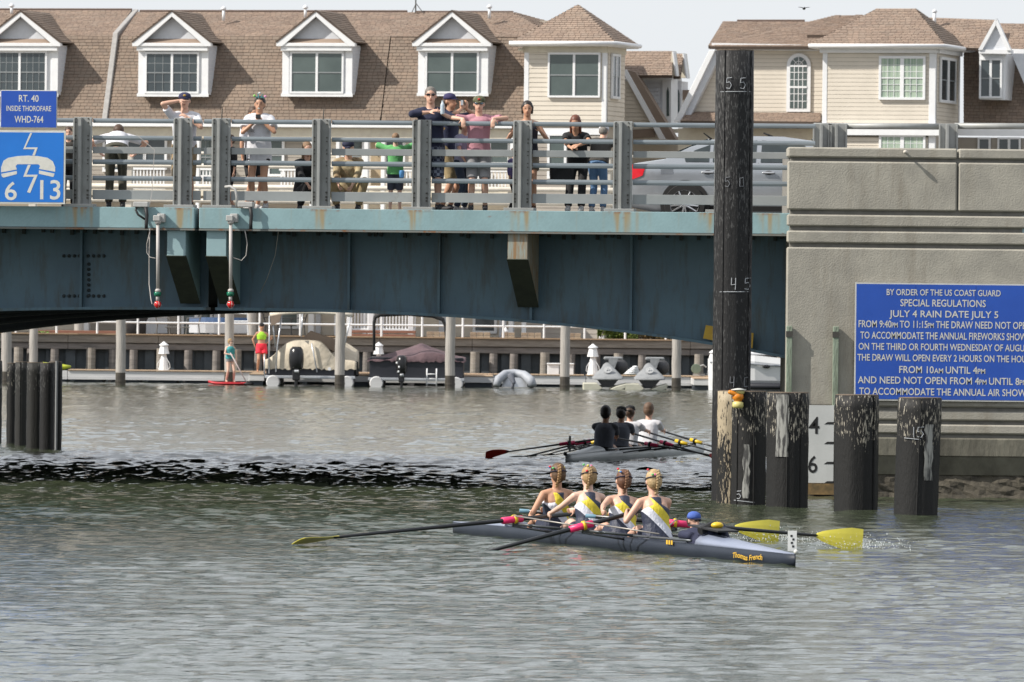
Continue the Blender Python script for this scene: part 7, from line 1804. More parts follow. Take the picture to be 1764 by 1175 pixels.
# splashes: drops and little fans of spray at the blades
M_foam = mat('spray', (0.80, 0.83, 0.84), (0.65, 0.7, 0.7), rough=0.25, spec=0.8)
for k_, lb in ((3, 'small splash of water drops round the rightmost blade'), (1, 'small splash of water drops behind the inner right blade')):
    rr = random.Random(k_); m = MB(); c = tips[k_]
    for i in range(420):
        a = rr.gauss(0, 1); x = c.x+0.10+rr.gauss(0.0, 0.28)-(0.2 if i % 3 else 0.0); y = c.y+rr.gauss(0, 0.25); z = abs(rr.gauss(0, 0.07))+0.01; s_ = rr.uniform(0.0015, 0.0055)
        m.ell((x, y, z), (s_, s_, s_*rr.uniform(1, 2.4)), n=5, m=4)
    o = m.build('splash', M_foam, None, smooth=True, kind='stuff'); tag(o, lb, 'splash')

# ---------------- the far crew
MBt = Boat((1.02, 155.2), (3.85, 167.6))
mboat = thing('rowing_shell', 'pale grey quad rowing shell beyond the bridge shadow', 'rowing boat', MBt.S(6, 0, 0), rz=-0.22)
hull(MBt, mboat, M_hullW, M_hullW, beam=0.27, gz=0.2, pk=0.30, tdeck=2.6, cock=(2.7, 9.8))
m = MB(); m.ell(MBt.S(-0.03, 0, 0.17), (0.04, 0.04, 0.04), n=8, m=5); m.build('bow_ball', M_black, mboat, smooth=True)
m = MB(); m.box((MBt.S(0.35, 0, 0).x-0.02, MBt.S(0.35, 0, 0).y, 0.2), (MBt.S(0.35, 0, 0).x+0.02, MBt.S(0.35, 0, 0).y+0.01, 0.50)); m.build('bow_number_plate', M_rig, mboat)
GO2 = 'oars of the far crew'; ROT = math.pi-0.222
lbl = {0: 'dark haired rower nearest the bow, back fully in shade', 1: 'rower with dark cap in grey shade, second from the left', 2: 'rower with backward black cap and red collar, third from the left', 3: 'rower with brown hair and sunlit white shirt at the right'}
for i, t in enumerate((3.35, 4.75, 6.15, 7.55)):
    wr_ = []
    for sd_, nm in ((-1, 'left'), (1, 'right')):
        p = rig(MBt, mboat, t+0.45, sd_, z=0.30, stay=0, mt=M_carbon)
        tp = p + MBt.n*sd_*(1.42 if sd_ < 0 else 1.66) + MBt.u*(-0.75-0.05*i); tp.z = 0.07 if i == 0 else -0.10
        col = M_redb if i == 0 else M_carbon
        r_, hnd, d = oar('%s oar of the %s rower in the far crew' % (nm, ('bow', 'second', 'third', 'stern')[i]), p, tp, 0.86, 0.46, 0.22, col, M_pinkS if i < 2 else M_yelC, M_carbon, M_carbon, 0.75 if sd_ < 0 else 0.3, GO2, r=0.020)
        wr_.append(hnd+d*0.08+Vector((0, 0, 0.01)))
    q = MBt.S(t, (-0.03, -0.02, -0.14, -0.06)[i], 0.0); h = (1.84, 1.80, 1.80, 1.86)[i]; k = h/1.75; Mi = (Matrix.Translation(q) @ Matrix.Rotation(ROT, 4, 'Z')).inverted()
    L = [tuple((Mi @ (p - MBt.u*0.10 + Vector((0, 0, 0.02))))/k) for p in wr_]
    person(lbl[i], q, ROT, h=h, skin_m=SKT if i < 2 else SKF, pelvis=(0, 0, 0.14/k), hs=1.10, lean=(0.02*(i-1.5), -0.28), head=(0, 0.1, 0), handA=L[1], handB=L[0], elbA=(-0.25, 0.2, -1), elbB=(0.25, 0.2, -1), footA=(-0.08, -0.82, 0.1), footB=(0.08, -0.82, 0.1), kneeA=(0, 0, 1), kneeB=(0, 0, 1), top=dict(mat=cloth('shade_slate', (0.11, 0.12, 0.15)) if i < 2 else C_white, puff=0.010), bottom=dict(mat=C_black, len=0.7),  # first two shirts painted dark to carry the shade on them
           hair=dict(mat=(H_dark, H_dark, H_brown, mat('hair_brown2', (0.13, 0.075, 0.045), rough=0.6, scale=40))[i]), hat=[None, dict(mat=C_black), dict(mat=C_black, brim=(0, 1, 0)), None][i], group='the four rowers of the far boat', curlA=1.1, curlB=1.1, vox=0.013, face=False, fat=1.10)

# ================================================================ BOATS AT THE DOCK
def surf(root, name, mt, x0, x1, y0, y1, hf, nx=40, ny=24, under=None, smooth=True):
    m = MB(); vs = []
    for j in range(ny+1):
        for i in range(nx+1):
            x = x0+(x1-x0)*i/nx; y = y0+(y1-y0)*j/ny; vs.append((x, y, hf(i/nx, j/ny)))
    m.add(vs, [(j*(nx+1)+i, j*(nx+1)+i+1, (j+1)*(nx+1)+i+1, (j+1)*(nx+1)+i) for j in range(ny) for i in range(nx)])
    # skirt down to the rail
    b = [j*(nx+1) for j in range(ny, -1, -1)]+[i for i in range(1, nx+1)]+[j*(nx+1)+nx for j in range(1, ny+1)]+[ny*(nx+1)+i for i in range(nx-1, 0, -1)]
    rr = random.Random(name+str(x0)); lo = [(m.v[i][0], m.v[i][1], (under or 0)+rr.uniform(-0.05, 0.03)) for i in b]; k = len(m.v); m.add(lo, [])
    for a in range(len(b)): c = (a+1) % len(b); m.f.append((b[a], b[c], k+c, k+a)); m.mi.append(0)
    return m.build(name, mt, root, smooth=smooth)
BY = 279.5
def BX(px): return W(px, 650, BY).x
def BZ(py, px=600): return W(px, py, BY).z
M_cov1 = mat('cream_cover', (0.56, 0.50, 0.40), (0.46, 0.40, 0.31), rough=0.9, scale=2.5, bump=0.05, bscale=4); M_cov2 = mat('maroon_cover', (0.135, 0.085, 0.095), (0.085, 0.055, 0.065), rough=0.85, scale=2.5, bump=0.05, bscale=4)
M_alu = plain('aluminium', (0.50, 0.52, 0.55), rough=0.35, metal=0.5); M_blkg = plain('gloss_black', (0.012, 0.012, 0.014), rough=0.25); M_dnavy = plain('boat_black_side', (0.018, 0.02, 0.028), rough=0.5)
M_tanc = mat('tan_cover', (0.26, 0.20, 0.155), (0.20, 0.15, 0.115), rough=0.9, scale=2)
def outboard(root, px, ytop, ybot, wpx, extra=None):
    c = BX(px); w = wpx*BY/F/2; zt2, zb_ = BZ(ytop), BZ(ybot); H_ = zt2-zb_
    m = MB(); rings = []
    for f, a, b in ((0.40, 0.72, 0.75), (0.46, 0.9, 0.9), (0.62, 1.0, 1.0), (0.80, 0.98, 1.02), (0.93, 0.86, 0.9), (1.0, 0.55, 0.5)):
        rings.append([(c+w*a*math.cos(2*math.pi*k/14), BY-0.55+0.28*b*math.sin(2*math.pi*k/14), zb_+H_*f) for k in range(14)])
    m.loft(rings); m.build('outboard_cowl', M_blkg, root, smooth=True)
    m = MB(); m.box((c-w*0.5, BY-0.72, zb_+H_*0.12), (c+w*0.5, BY-0.42, zb_+H_*0.42)); m.box((c-w*0.22, BY-0.7, zb_-0.3), (c+w*0.22, BY-0.45, zb_+H_*0.2)); m.build('outboard_leg', M_blkg, root, bevel=0.03)
    m = MB(); m.cyl((c-w*0.2, BY-0.75, zb_+H_*0.36), (c+w*0.35, BY-0.78, zb_+H_*0.36), 0.05, n=8); m.build('outboard_bracket', M_alu, root)
def pontoon(name, label, x0, x1, cover, peak_f, hfun, side_top, deck_y, bim, ladder=None):
    t = thing(name, label, 'boat', ((BX(x0)+BX(x1))/2, BY+2.5, 0)); xa, xb = BX(x0), BX(x1); zdk = BZ(deck_y)
    m = MB(); m.box((xa, BY, zdk-0.10), (xb, BY+5.2, zdk)); m.build('deck', M_alu, t, bevel=0.02)
    for px_ in (xa+0.28, xb-0.28):
        m = MB(); m.lathe((px_, BY-0.25, 0.13), [(0.20, 0), (0.23, 0.06), (0.24, 5.0), (0.2, 5.5)], 16, axis=(0, 1, 0)); m.build('pontoon', M_dockw, t)
    m = MB(); m.box((xa+0.04, BY+0.25, zdk+0.001), (xb-0.04, BY+5.0, side_top)); m.build('side_panel', M_dnavy, t, bevel=0.02)
    surf(t, 'cover', cover, xa-0.03, xb+0.03, BY+0.18, BY+5.0, hfun, under=side_top-0.12)
    return t, xa, xb, zdk
def hf1(u, v):
    pk = 0.78*math.exp(-((u-0.42)/0.30)**4)*math.exp(-((v-0.05)/0.25)**2)+0.85*math.exp(-((u-0.58-0.25*v)/0.30)**2)*math.exp(-((v-0.65)/0.35)**2)
    return BZ(632)+0.22+pk*0.82-0.25*abs(u-0.5)**2+0.03*math.sin(u*21+v*9)*math.sin(v*13)
b1, xa, xb, zdk = pontoon('pontoon_boat', 'pontoon boat under a cream canvas cover with black outboard', 456, 612, M_cov1, 0, hf1, BZ(630), 648, None)
outboard(b1, 511, 598, 664, 26)
m = MB(); m.cyl((BX(567), BY+0.19, BZ(636)), (BX(567), BY+0.17, BZ(636)), 0.055, n=14); m.build('round_badge', M_trim, b1)
for pts in (((463, 645), (463, 545)), ((475, 642), (477, 598), (484, 545)), ((474, 600), (467, 545)), ((546, 642), (536, 592)), ((518, 582), (520, 541)), ((592, 600), (603, 545)), ((455, 648), (455, 612))):
    m = MB(); m.tube([(BX(x), BY+0.12, BZ(y)) for x, y in pts], 0.024, n=6); m.build('bimini_pole', M_alu, b1, smooth=True)
m = MB(); rings = []
for f in np.linspace(0, 1, 9):
    x = BX(463)+(BX(606)-BX(463))*f; zt2 = BZ(543)+0.10*math.sin(math.pi*f)
    rings.append([(x, BY+0.1, zt2-0.07), (x, BY+0.1, zt2+0.03), (x, BY+1.2, zt2+0.12), (x, BY+2.3, zt2+0.03), (x, BY+2.3, zt2-0.07), (x, BY+1.2, zt2+0.07)])
m.loft(rings); m.build('bimini_top', mat('cream_canvas', (0.66, 0.60, 0.50), rough=0.9), b1, smooth=True)
m = MB(); m.prism([(BX(464), BY+0.05, BZ(546)), (BX(484), BY+0.05, BZ(543)), (BX(480), BY+0.05, BZ(556)), (BX(466), BY+0.05, BZ(563))], Vector((0, 0.3, 0))); m.build('canvas_flap', M_tanc, b1)
m = MB(); m.prism([(BX(520), BY+0.6, BZ(583)), (BX(533), BY+0.6, BZ(571)), (BX(575), BY+0.6, BZ(585)), (BX(575), BY+0.6, BZ(606))], Vector((0, 1.4, 0))); m.build('inner_cover', M_tanc, b1)
for px_ in (592, 604, 614):
    m = MB(); m.cap((BX(px_), BY+0.4, BZ(645)), (BX(px_-1), BY+0.4, BZ(625)), 0.075, 0.06); m.build('fender', M_blkg, b1, smooth=True)
def hf2(u, v):
    pk = 0.95*math.exp(-(abs(u-0.54)/0.36)**1.3)*math.exp(-((v-0.45)/0.45)**2)+0.28*math.exp(-((u-0.70)/0.10)**2-((v-0.05)/0.15)**2)
    return BZ(622)+pk*0.62+0.035*math.sin(u*25-v*7)*math.sin(v*11+1)-0.12*max(0, abs(u-0.5)-0.3)
b2, xa, xb, zdk = pontoon('pontoon_boat', 'pontoon boat with black sides under a dark maroon cover', 634, 800, M_cov2, 0, hf2, BZ(615), 650, None)
outboard(b2, 692, 611, 664, 20)
for px_, py_ in ((684, 624), (688, 631), (687, 639)):
    m = MB(); m.ell((BX(px_), BY-0.86, BZ(py_)), (0.035, 0.02, 0.04), n=8, m=5); m.build('silver_badge', M_trim, b2, smooth=True)
m = MB(); m.tube([(BX(644), BY+0.1, BZ(604)), (BX(643), BY+0.1, BZ(556)), (BX(645), BY+0.1, BZ(546)), (BX(654), BY+0.1, BZ(541)), (BX(700), BY+0.1, BZ(538)), (BX(745), BY+0.1, BZ(542)), (BX(762), BY+0.1, BZ(549)), (BX(766), BY+0.1, BZ(560)), (BX(770), BY+0.1, BZ(604))], [0.045, 0.05, 0.07, 0.09, 0.10, 0.09, 0.07, 0.05, 0.045], n=8); m.build('folded_bimini', plain('black_canvas', (0.02, 0.02, 0.022), rough=0.8), b2, smooth=True)
m = MB()
for px_ in (735.5, 752): m.tube([(BX(px_), BY-0.3, BZ(664)), (BX(px_), BY-0.3, BZ(638)), (BX(px_), BY-0.1, BZ(634)), (BX(px_), BY+0.1, BZ(638))], 0.025, n=6)
for py_ in (643, 651, 659): m.cyl((BX(735.5), BY-0.3, BZ(py_)), (BX(752), BY-0.3, BZ(py_)), 0.02, n=6)
m.build('boarding_ladder', M_trim, b2, smooth=True)
# inflatable dinghy
di = thing('inflatable_dinghy', 'grey inflatable dinghy tilted up on its rack with a covered outboard', 'dinghy', (BX(886), BY+1, 0))
M_inf = mat('inflatable_grey', (0.36, 0.38, 0.42), (0.30, 0.32, 0.36), rough=0.6)
m = MB(); m.tube([(BX(855), BY+0.3, BZ(662)), (BX(859), BY+0.4, BZ(651)), (BX(870), BY+0.8, BZ(642)), (BX(886), BY+1.0, BZ(640)), (BX(903), BY+0.8, BZ(643)), (BX(914), BY+0.4, BZ(652)), (BX(918), BY+0.3, BZ(662))], [0.12, 0.15, 0.14, 0.13, 0.14, 0.16, 0.14], n=12); m.build('tube', M_inf, di, smooth=True)
m = MB(); m.prism([(BX(864), BY+0.7, BZ(664)), (BX(909), BY+0.7, BZ(664)), (BX(905), BY+0.8, BZ(648)), (BX(868), BY+0.8, BZ(648))], Vector((0, 0.15, 0))); m.build('transom', M_alu, di)
m = MB(); m.cap((BX(880), BY+0.1, BZ(645)), (BX(885), BY+0.0, BZ(656)), 0.11, 0.07); m.cyl((BX(884), BY+0.1, BZ(656)), (BX(883), BY+0.1, BZ(667)), 0.05, n=8); m.build('covered_outboard', plain('grey_cover', (0.13, 0.14, 0.17), rough=0.8), di, smooth=True)
# jet skis on floating ports
M_skic = mat('ski_cover', (0.27, 0.28, 0.29), (0.21, 0.22, 0.23), rough=0.8, scale=3, bump=0.03, bscale=6); M_skid = mat('ski_cover_dark', (0.055, 0.055, 0.06), rough=0.8, scale=3); M_port = plain('port_cream', (0.52, 0.51, 0.42), rough=0.7)
for cx_, lb in ((1047, 'jet ski under a grey cover, left of the pair'), (1119, 'jet ski under a grey cover, right of the pair')):
    js = thing('jet_ski', lb, 'jet ski', (BX(cx_), BY+1.5, 0), group='covered jet skis'); X = lambda p: BX(cx_+p)
    m = MB(); rings = []
    for y_, w_, zb2, zt3 in ((0.0, 26, 650, 647), (0.3, 28, 651, 641), (0.7, 20, 652, 630), (1.1, 12, 652, 622), (1.5, 11, 652, 620), (1.9, 12, 650, 628), (2.9, 14, 650, 634)):
        n_ = 14; rings.append([(X(0)+w_*BY/F*math.cos(2*math.pi*k/n_), BY+y_, (BZ(zb2)+BZ(zt3))/2+(BZ(zt3)-BZ(zb2))/2*math.sin(2*math.pi*k/n_)) for k in range(n_)])
    m.loft(rings); m.build('cover', M_skic, js, smooth=True)
    m = MB(); m.cap((X(-4), BY+1.3, BZ(613)), (X(24), BY+1.3, BZ(613)), 0.055, 0.055); m.prism([(X(2), BY+1.2, BZ(612)), (X(19), BY+1.2, BZ(612)), (X(12), BY+1.2, BZ(632)), (X(3), BY+1.2, BZ(632))], Vector((0, 0.5, 0))); m.build('handlebar_cover', M_skic, js, smooth=False)
    m = MB(); m.ell((X(20), BY+2.4, BZ(628)), (0.32, 0.9, 0.28)); m.build('seat_cover', M_skid, js, smooth=True)
    m = MB(); m.lathe((X(0), BY+0.40, BZ(633)), [(0.135, 0), (0.135, 0.02)], 20, axis=(0, -1, 0.75)); bd_ = m.build('round_emblem', plain('emblem_pale', (0.40, 0.41, 0.42)), js)
    m = MB(); c_ = Vector((X(0), BY+0.375, BZ(633)+0.02))
    for a_, b_ in (((-0.05, -0.06), (0, 0.07)), ((0.05, -0.06), (0, 0.07)), ((-0.028, -0.01), (0.028, -0.01))): m.cyl(c_+Vector((a_[0], -a_[1]*0-0.02, a_[1])), c_+Vector((b_[0], -0.02, b_[1])), 0.012, n=6)
    m.build('letter_a', plain('emblem_white', (0.62, 0.63, 0.64)), js, kind='stuff')
    m = MB(); m.prism([(X(-18), BY+0.15, BZ(650)), (X(18), BY+0.15, BZ(650)), (X(9), BY+0.15, BZ(661)), (X(-9), BY+0.15, BZ(661))], Vector((0, 2.4, 0))); m.build('hull', M_blkg, js)
    m = MB(); m.prism([(X(-42), BY-0.1, BZ(656)), (X(-18), BY-0.1, BZ(656)), (X(-9), BY-0.1, BZ(664)), (X(-14), BY-0.1, BZ(668.5)), (X(-42), BY-0.1, BZ(668.5))], Vector((0, 3.0, 0))); m.build('float_port', M_port, js, bevel=0.02)
    m = MB(); m.prism([(X(3), BY-0.1, BZ(666)), (X(16), BY-0.1, BZ(660)), (X(32), BY-0.1, BZ(656)), (X(30), BY-0.1, BZ(664)), (X(18), BY-0.1, BZ(668.5)), (X(5), BY-0.1, BZ(668.5))], Vector((0, 3.0, 0))); m.build('float_port', M_port, js, bevel=0.02)
m = MB(); 
for i in range(5): m.ell((W(1093, 640, 284.2).x+0.03*i-0.1, 284.2, zd+0.10+0.055*i), (0.30-0.05*i, 0.2, 0.05))
o = m.build('white_cushions', M_trim, None, smooth=True); tag(o, 'small heap of white cushions on the dock between the jet skis', 'cushions')
# white cruiser by the pier
cr = thing('motor_cruiser', 'white motor boat with grey stripe partly hidden by the tall pile and the pier', 'boat', (BX(1300), BY+3, 0))
M_gel = mat('white_gelcoat', (0.70, 0.71, 0.72), (0.64, 0.65, 0.67), rough=0.3, scale=1)
secs = []
for px_, yt, w_ in ((1221, 612, 0.05), (1230, 606, 0.5), (1260, 603, 1.0), (1300, 605, 1.25), (1360, 611, 1.3), (1440, 616, 1.3), (1520, 618, 1.25)):
    x = BX(px_); zt2 = BZ(yt); secs.append([(x, BY+1.4-w_, zt2), (x, BY+1.4-w_*1.03, zt2-0.20), (x+0.02, BY+1.4-w_*0.92, 0.35), (x+0.03, BY+1.4-w_*0.6, -0.1), (x+0.03, BY+1.4+w_*0.6, -0.1), (x+0.02, BY+1.4+w_*0.92, 0.35), (x, BY+1.4+w_*1.03, zt2-0.2), (x, BY+1.4+w_, zt2)])
m = MB(); m.loft(secs); m.build('hull', M_gel, cr, smooth=False)
m = MB(); m.tube([(BX(p), BY+1.4-w_*1.05, BZ(y)) for p, y, w_ in ((1225, 618, 0.3), (1260, 617, 1.0), (1300, 620, 1.25), (1400, 626, 1.3), (1520, 629, 1.27))], 0.03, n=6); m.build('rub_rail', plain('rub_grey', (0.25, 0.27, 0.3)), cr, smooth=True)
m = MB(); m.tube([(BX(p), BY+1.4-w_*0.94, 0.16) for p, w_ in ((1240, 0.6), (1300, 1.25), (1400, 1.3), (1520, 1.27))], 0.10, n=6); m.build('boot_stripe', M_dnavy, cr, smooth=True)
m = MB(); m.prism([(BX(1262), BY+0.7, BZ(604)), (BX(1520), BY+0.7, BZ(604)), (BX(1520), BY+0.7, BZ(585)), (BX(1340), BY+0.7, BZ(592))], Vector((0, 1.4, 0))); m.build('cabin', M_gel, cr, bevel=0.04)
m = MB(); m.ell((BX(1320), BY+0.05, BZ(624)), (0.13, 0.03, 0.06)); m.build('porthole', M_blkg, cr, smooth=True)
# yellow kayak end
ky = thing('kayak', 'yellow kayak end sticking out beside the dark pile cluster', 'kayak', (W(100, 650, 283).x, 283, 0)); m = MB(); rings = []
for f in np.linspace(0, 1, 10):
    x = W(122, 650, 283).x-1.9*f; r_ = 0.05+0.24*math.sin(min(1, f*1.5)*math.pi/2); rings.append([(x, 283+r_*math.cos(2*math.pi*k/10), 0.40+0.14*(1-f)+r_*0.8*math.sin(2*math.pi*k/10)) for k in range(10)])
m.loft(rings); m.build('hull', plain('kayak_yellow', (0.50, 0.55, 0.04), rough=0.4), ky, smooth=True)

# ================================================================ ON THE PATIO
PY = 291.5
def px3(px, py): return W(px, py, PY)
M_iron = plain('dark_iron', (0.03, 0.03, 0.03), rough=0.6); M_gmet = plain('grey_patio_metal', (0.17, 0.16, 0.15), rough=0.5)
def bush(name, label, px0, px1, ptop, Y, mt, n=2600, cat='shrub'):
    a, b = W(px0, 580, Y), W(px1, 580, Y); zt2 = W(px0, ptop, Y).z; rr = np.random.RandomState(int(px0)); t = thing(name, label, cat, ((a.x+b.x)/2, Y, BULK_Z))
    vs = []; fs = []; W_ = b.x-a.x; Ht = zt2-BULK_Z
    cl = [(rr.rand(), rr.rand(), rr.rand()) for _ in range(40)]
    for i in range(n):
        c = cl[rr.randint(40)]; x = a.x+W_*min(1, max(0, c[0]+rr.normal(0, 0.07))); y = Y+0.7*(c[1]-0.5)+rr.normal(0, 0.05); z = BULK_Z+Ht*min(1.05, max(0.02, c[2]**0.7*0.93+rr.normal(0, 0.10)))
        d = Vector(rr.normal(0, 1, 3)).normalized(); e = d.orthogonal().normalized(); s_ = rr.uniform(0.025, 0.055); k = len(vs)
        p = Vector((x, y, z)); vs += [p-d*s_, p+e*s_*0.6, p+d*s_, p-e*s_*0.6]; fs.append((k, k+1, k+2, k+3))
    m = MB(); m.add(vs, fs); m.build('foliage', mt, t, kind='stuff', fix=False)
    m = MB()
    for i in range(8): c = a.x+W_*(i+0.5)/8; m.cyl((c, Y, BULK_Z-0.02), (c+rr.normal(0, 0.1), Y+rr.normal(0, 0.1), BULK_Z+Ht*0.7), 0.015, n=5)
    m.build('stems', M_tim2, t, kind='stuff')
M_leafy = mat('hedge_leaf', (0.11, 0.15, 0.025), (0.05, 0.085, 0.015), rough=0.6, scale=3, island=((0.6, 0.7, 0.6), (1, 1, 1), (1.6, 1.35, 0.8))); M_leafr = mat('hedge_leaf_rusty', (0.12, 0.10, 0.025), (0.08, 0.05, 0.02), rough=0.6, scale=3, island=((0.6, 0.7, 0.6), (1, 1, 1), (1.5, 1.1, 0.7)))
bush('hedge', 'yellow green hedge on the patio behind the white pipe railing', 1030, 1098, 552, PY, M_leafy, 11000); bush('hedge', 'rusty green hedge next to the yellow green one', 1100, 1168, 552, PY+0.1, M_leafr, 9500)
bush('potted_plant', 'small bright green plant at the left end of the patio bench', 64, 84, 571, PY, mat('bright_leaf', (0.16, 0.26, 0.05), rough=0.6), 500, 'plant')
# long red brown bench planks
for x0_, x1_, lb in ((62, 208, 'low red brown timber bench on the left part of the patio'), (606, 716, 'low red brown timber step below the white balustrade')):
    a, b = px3(x0_, 575), px3(x1_, 575); t = thing('timber_bench', lb, 'bench', ((a.x+b.x)/2, PY, BULK_Z)); z1 = px3(x0_, 568).z
    for i in range(2):
        m = MB(); m.box((a.x, PY-0.2, z1-0.11-0.13*i), (b.x, PY+0.3, z1-0.13*i-0.012)); m.build('plank', mat('red_timber', (0.26, 0.12, 0.08), (0.19, 0.085, 0.055), rough=0.8, stretch=(0.5, 1, 4)), t, bevel=0.008)
    x = a.x+0.3
    while x < b.x: m = MB(); m.box((x, PY-0.1, BULK_Z-0.02), (x+0.12, PY+0.2, z1-0.25)); m.build('leg', M_tim2, t); x += 0.9
# white balustrade by the stairs
a, b = px3(604, 565), px3(715, 565); t = thing('balustrade', 'white patio balustrade with close balusters behind the covered boats', 'railing', ((a.x+b.x)/2, PY+0.6, BULK_Z)); m = MB(); x = a.x
zb3 = px3(640, 566).z
while x < b.x: m.box((x, PY+0.6, zb3), (x+0.045, PY+0.64, zb3+0.75)); x += 0.11
m.build('balusters', M_trim, t, kind='stuff')
m = MB(); m.box((a.x-0.1, PY+0.55, zb3-0.10), (b.x, PY+0.7, zb3-0.001)); m.build('bottom_rail', M_trim, t, bevel=0.01)
m = MB(); m.box((a.x-0.1, PY+0.55, zb3+0.751), (b.x, PY+0.7, zb3+0.85)); m.build('top_rail', M_trim, t, bevel=0.01)
for px_ in (601, 638, 707): q = px3(px_, 580); m = MB(); m.box((q.x-0.09, PY+0.45, BULK_Z-0.02), (q.x+0.09, PY+0.54, zb3+0.9)); m.build('newel_post', M_trim, t, bevel=0.01)
# covered barbecue, table and chairs
q = px3(235, 580); t = thing('covered_grill', 'black covered barbecue grill on the patio left of the table', 'grill', (q.x, PY, BULK_Z)); m = MB(); rings = []
for z_, w_ in ((0.0, 0.33), (0.5, 0.34), (0.62, 0.40), (0.82, 0.36), (0.95, 0.22), (0.98, 0.08)): rings.append([(q.x+w_*math.copysign(abs(math.cos(2*math.pi*k/16))**0.6, math.cos(2*math.pi*k/16)), PY+0.3*math.sin(2*math.pi*k/16), BULK_Z-0.02+z_*0.95) for k in range(16)])
m.loft(rings); m.build('cover', plain('grill_black', (0.02, 0.018, 0.02), rough=0.7), t, smooth=True)
q = px3(305, 580); t = thing('patio_table', 'grey metal patio table behind the white pipe railing', 'table', (q.x, PY+0.2, BULK_Z)); m = MB(); zt2 = px3(305, 563).z
m.box((q.x-0.42, PY-0.2, zt2-0.03), (q.x+0.42, PY+0.6, zt2)); m.build('tabletop', M_gmet, t, bevel=0.01)
for sx_ in (-1, 1): m = MB(); m.cyl((q.x+0.3*sx_, PY+0.1, BULK_Z-0.02), (q.x+0.34*sx_, PY+0.1, zt2-0.031), 0.02, n=6); m.build('leg', M_gmet, t)
def chair(px_, lb, s_, mt, ht=0.9, grp='patio chairs'):
    q = px3(px_, 580); t = thing('patio_chair', lb, 'chair', (q.x, PY, BULK_Z), group=grp); z0 = BULK_Z-0.01; k = ht/0.9
    m = MB(); m.box((q.x-0.22*k, PY-0.2, z0+0.38*k), (q.x+0.22*k, PY+0.2, z0+0.42*k)); m.build('seat', mt, t, bevel=0.01)
    m = MB(); m.tube([(q.x-s_*0.20*k, PY-0.18, z0+0.4*k), (q.x-s_*0.34*k, PY-0.18, z0+0.9*k)], 0.018); m.tube([(q.x-s_*0.20*k, PY+0.18, z0+0.4*k), (q.x-s_*0.34*k, PY+0.18, z0+0.9*k)], 0.018)
    for f in (0.5, 0.65, 0.8, 0.92): x = q.x-s_*(0.20+0.14*f)*k; m.cyl((x, PY-0.18, z0+(0.4+0.5*f)*k), (x, PY+0.18, z0+(0.4+0.5*f)*k), 0.012, n=5)
    m.build('backrest', mt, t)
    for a_ in (-1, 1):
        for b_ in (-1, 1): m = MB(); m.cyl((q.x+a_*0.2*k, PY+b_*0.17, z0+0.38*k), (q.x+a_*0.24*k, PY+b_*0.18, z0), 0.016, n=6); m.build('leg', mt, t)
        m = MB(); m.tube([(q.x-0.28*k*s_, PY+a_*0.2, z0+0.62*k), (q.x+0.2*k*s_, PY+a_*0.2, z0+0.60*k), (q.x+0.22*k*s_, PY+a_*0.2, z0+0.4*k)], 0.015, n=6); m.build('armrest', mt, t)
chair(281, 'grey metal patio chair left of the table', 1, M_gmet); chair(332, 'grey metal patio chair right of the table', -1, M_gmet)
chair(413, 'white reclining patio chair behind the mooring piles', 1, M_trim, 1.15)
for px_, lb in ((468, 'black wrought iron chair behind the cream bimini, leftmost'), (490, 'black wrought iron chair behind the cream bimini, in the middle'), (513, 'black wrought iron chair behind the cream bimini, rightmost')): chair(px_, lb, 1 if px_ < 500 else -1, M_iron, 0.95, 'wrought iron chairs')
for px_, w_, lb in ((749, 14, 'low stone planter right of the white post'), (826, 16, 'low stone planter left of the bare patio window'), (876, 12, 'low brick planter with a small white ornament'), (912, 14, 'low brick planter left of the mooring pile'), (990, 12, 'low brick planter left of the hedges')):
    q = px3(px_, 580); t = thing('planter', lb, 'planter', (q.x, PY, BULK_Z), group='low planters along the patio'); w2 = w_*PY/F; z0 = BULK_Z-0.02; r_ = 0
    for r_ in range(2):
        x = q.x-w2; i = 0
        while x < q.x+w2-0.05: m = MB(); m.box((x, PY-0.15, z0+0.12*r_), (x+0.22, PY+0.15, z0+0.12*r_+0.11)); m.build('block', mat('planter_stone', (0.36, 0.28, 0.20), (0.24, 0.17, 0.12), rough=0.9, scale=4), t, bevel=0.01); x += 0.235; i += 1
    if px_ == 876: m = MB(); m.lathe((q.x-0.1, PY, z0+0.24), [(0.10, 0), (0.09, 0.05), (0.04, 0.12), (0.01, 0.2)], 10); m.build('ornament', M_trim, t, smooth=True)
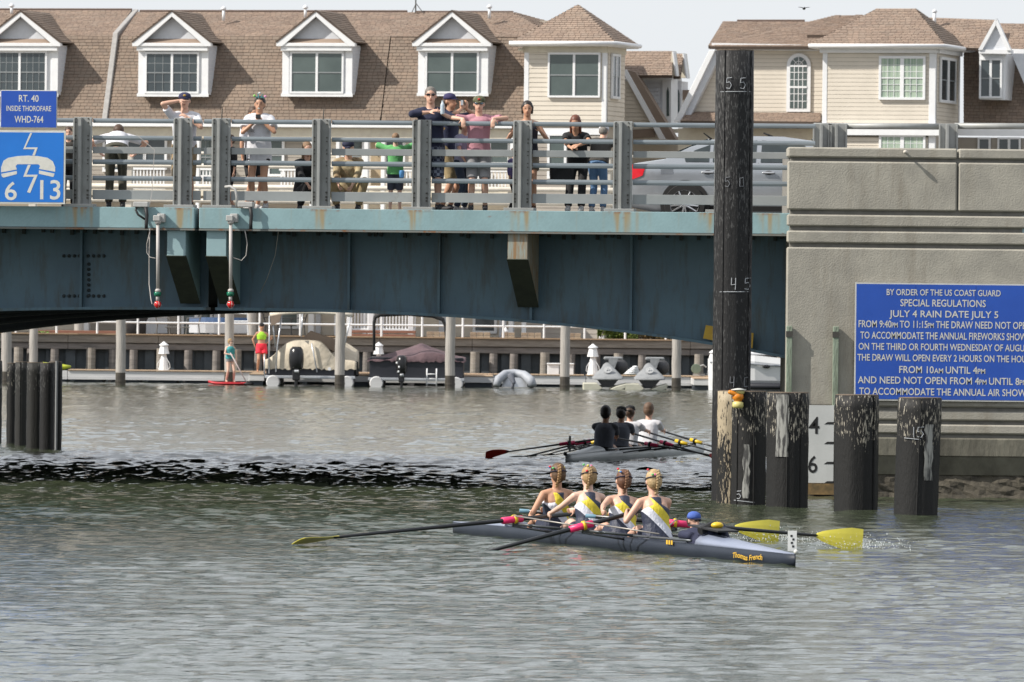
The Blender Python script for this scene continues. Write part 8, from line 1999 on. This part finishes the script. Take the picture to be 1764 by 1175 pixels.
# a covered blue and white boat on the patio behind the table
q = px3(346, 572); t = thing('stored_boat', 'small stored boat with blue cover on the patio behind the table', 'boat', (q.x, PY+2, BULK_Z)); m = MB(); rings = []
for f in np.linspace(0, 1, 8):
    x = px3(322, 575).x+(px3(424, 575).x-px3(322, 575).x)*f; e = math.sin(math.pi*min(0.97, max(0.03, f)))**0.5; rings.append([(x, PY+2-0.6*e, BULK_Z+0.45), (x, PY+2-0.45*e, BULK_Z+0.08), (x, PY+2+0.45*e, BULK_Z+0.08), (x, PY+2+0.6*e, BULK_Z+0.45)])
m.loft(rings); m.build('hull', M_wside, t); m = MB(); m.loft([[p if i in (1, 2) else (p[0], p[1], p[2]) for i, p in enumerate([(r[0][0], r[0][1], BULK_Z+0.46), (r[0][0], r[0][1]+0.1, BULK_Z+0.62), (r[0][0], r[3][1]-0.1, BULK_Z+0.62), (r[0][0], r[3][1], BULK_Z+0.46)])] for r in rings]); m.build('cover', plain('blue_cover', (0.03, 0.07, 0.16), rough=0.7), t)
# hose reel on the right part of the dock
q = W(1204, 648, DY+0.6); t = thing('hose_reel', 'green grey hose reel on the dock right of the mooring piles', 'reel', q); m = MB(); m.lathe(q+Vector((-0.1, 0, 0.25)), [(0.16, 0), (0.17, 0.03), (0.09, 0.05), (0.09, 0.25), (0.17, 0.27), (0.16, 0.30)], 14, axis=(0, -1, 0)); m.build('drum', plain('reel_green', (0.16, 0.20, 0.15)), t)
m = MB(); m.box((q.x-0.2, q.y-0.1, q.z-0.03), (q.x+0.2, q.y+0.1, q.z+0.08)); m.tube([q+Vector((-0.1, 0, 0.3)), q+Vector((0.15, 0, 0.38)), q+Vector((0.25, 0, 0.3))], 0.025); m.build('stand', M_boxg, t)
# ---- the bird
q = W(1385, 15, 200.0); t = thing('bird', 'small dark bird flying in the sky above the right house', 'bird', q)
m = MB(); m.ell(q, (0.035, 0.05, 0.03), n=10, m=6); m.cap(q+Vector((0.01, -0.08, 0.01)), q+Vector((0.015, -0.13, 0.02)), 0.03, 0.015); m.build('body', M_blkg, t, smooth=True)
for s_ in (-1, 1):
    m = MB(); m.prism([q+Vector((0, -0.04, 0.01)), q+Vector((s_*0.07, -0.02, 0.03)), q+Vector((s_*0.14, 0.01, 0.03)), q+Vector((s_*0.07, 0.03, 0.025)), q+Vector((0, 0.05, 0.0))], Vector((0, 0, 0.008))); m.build('wing', M_blkg, t)
bake()
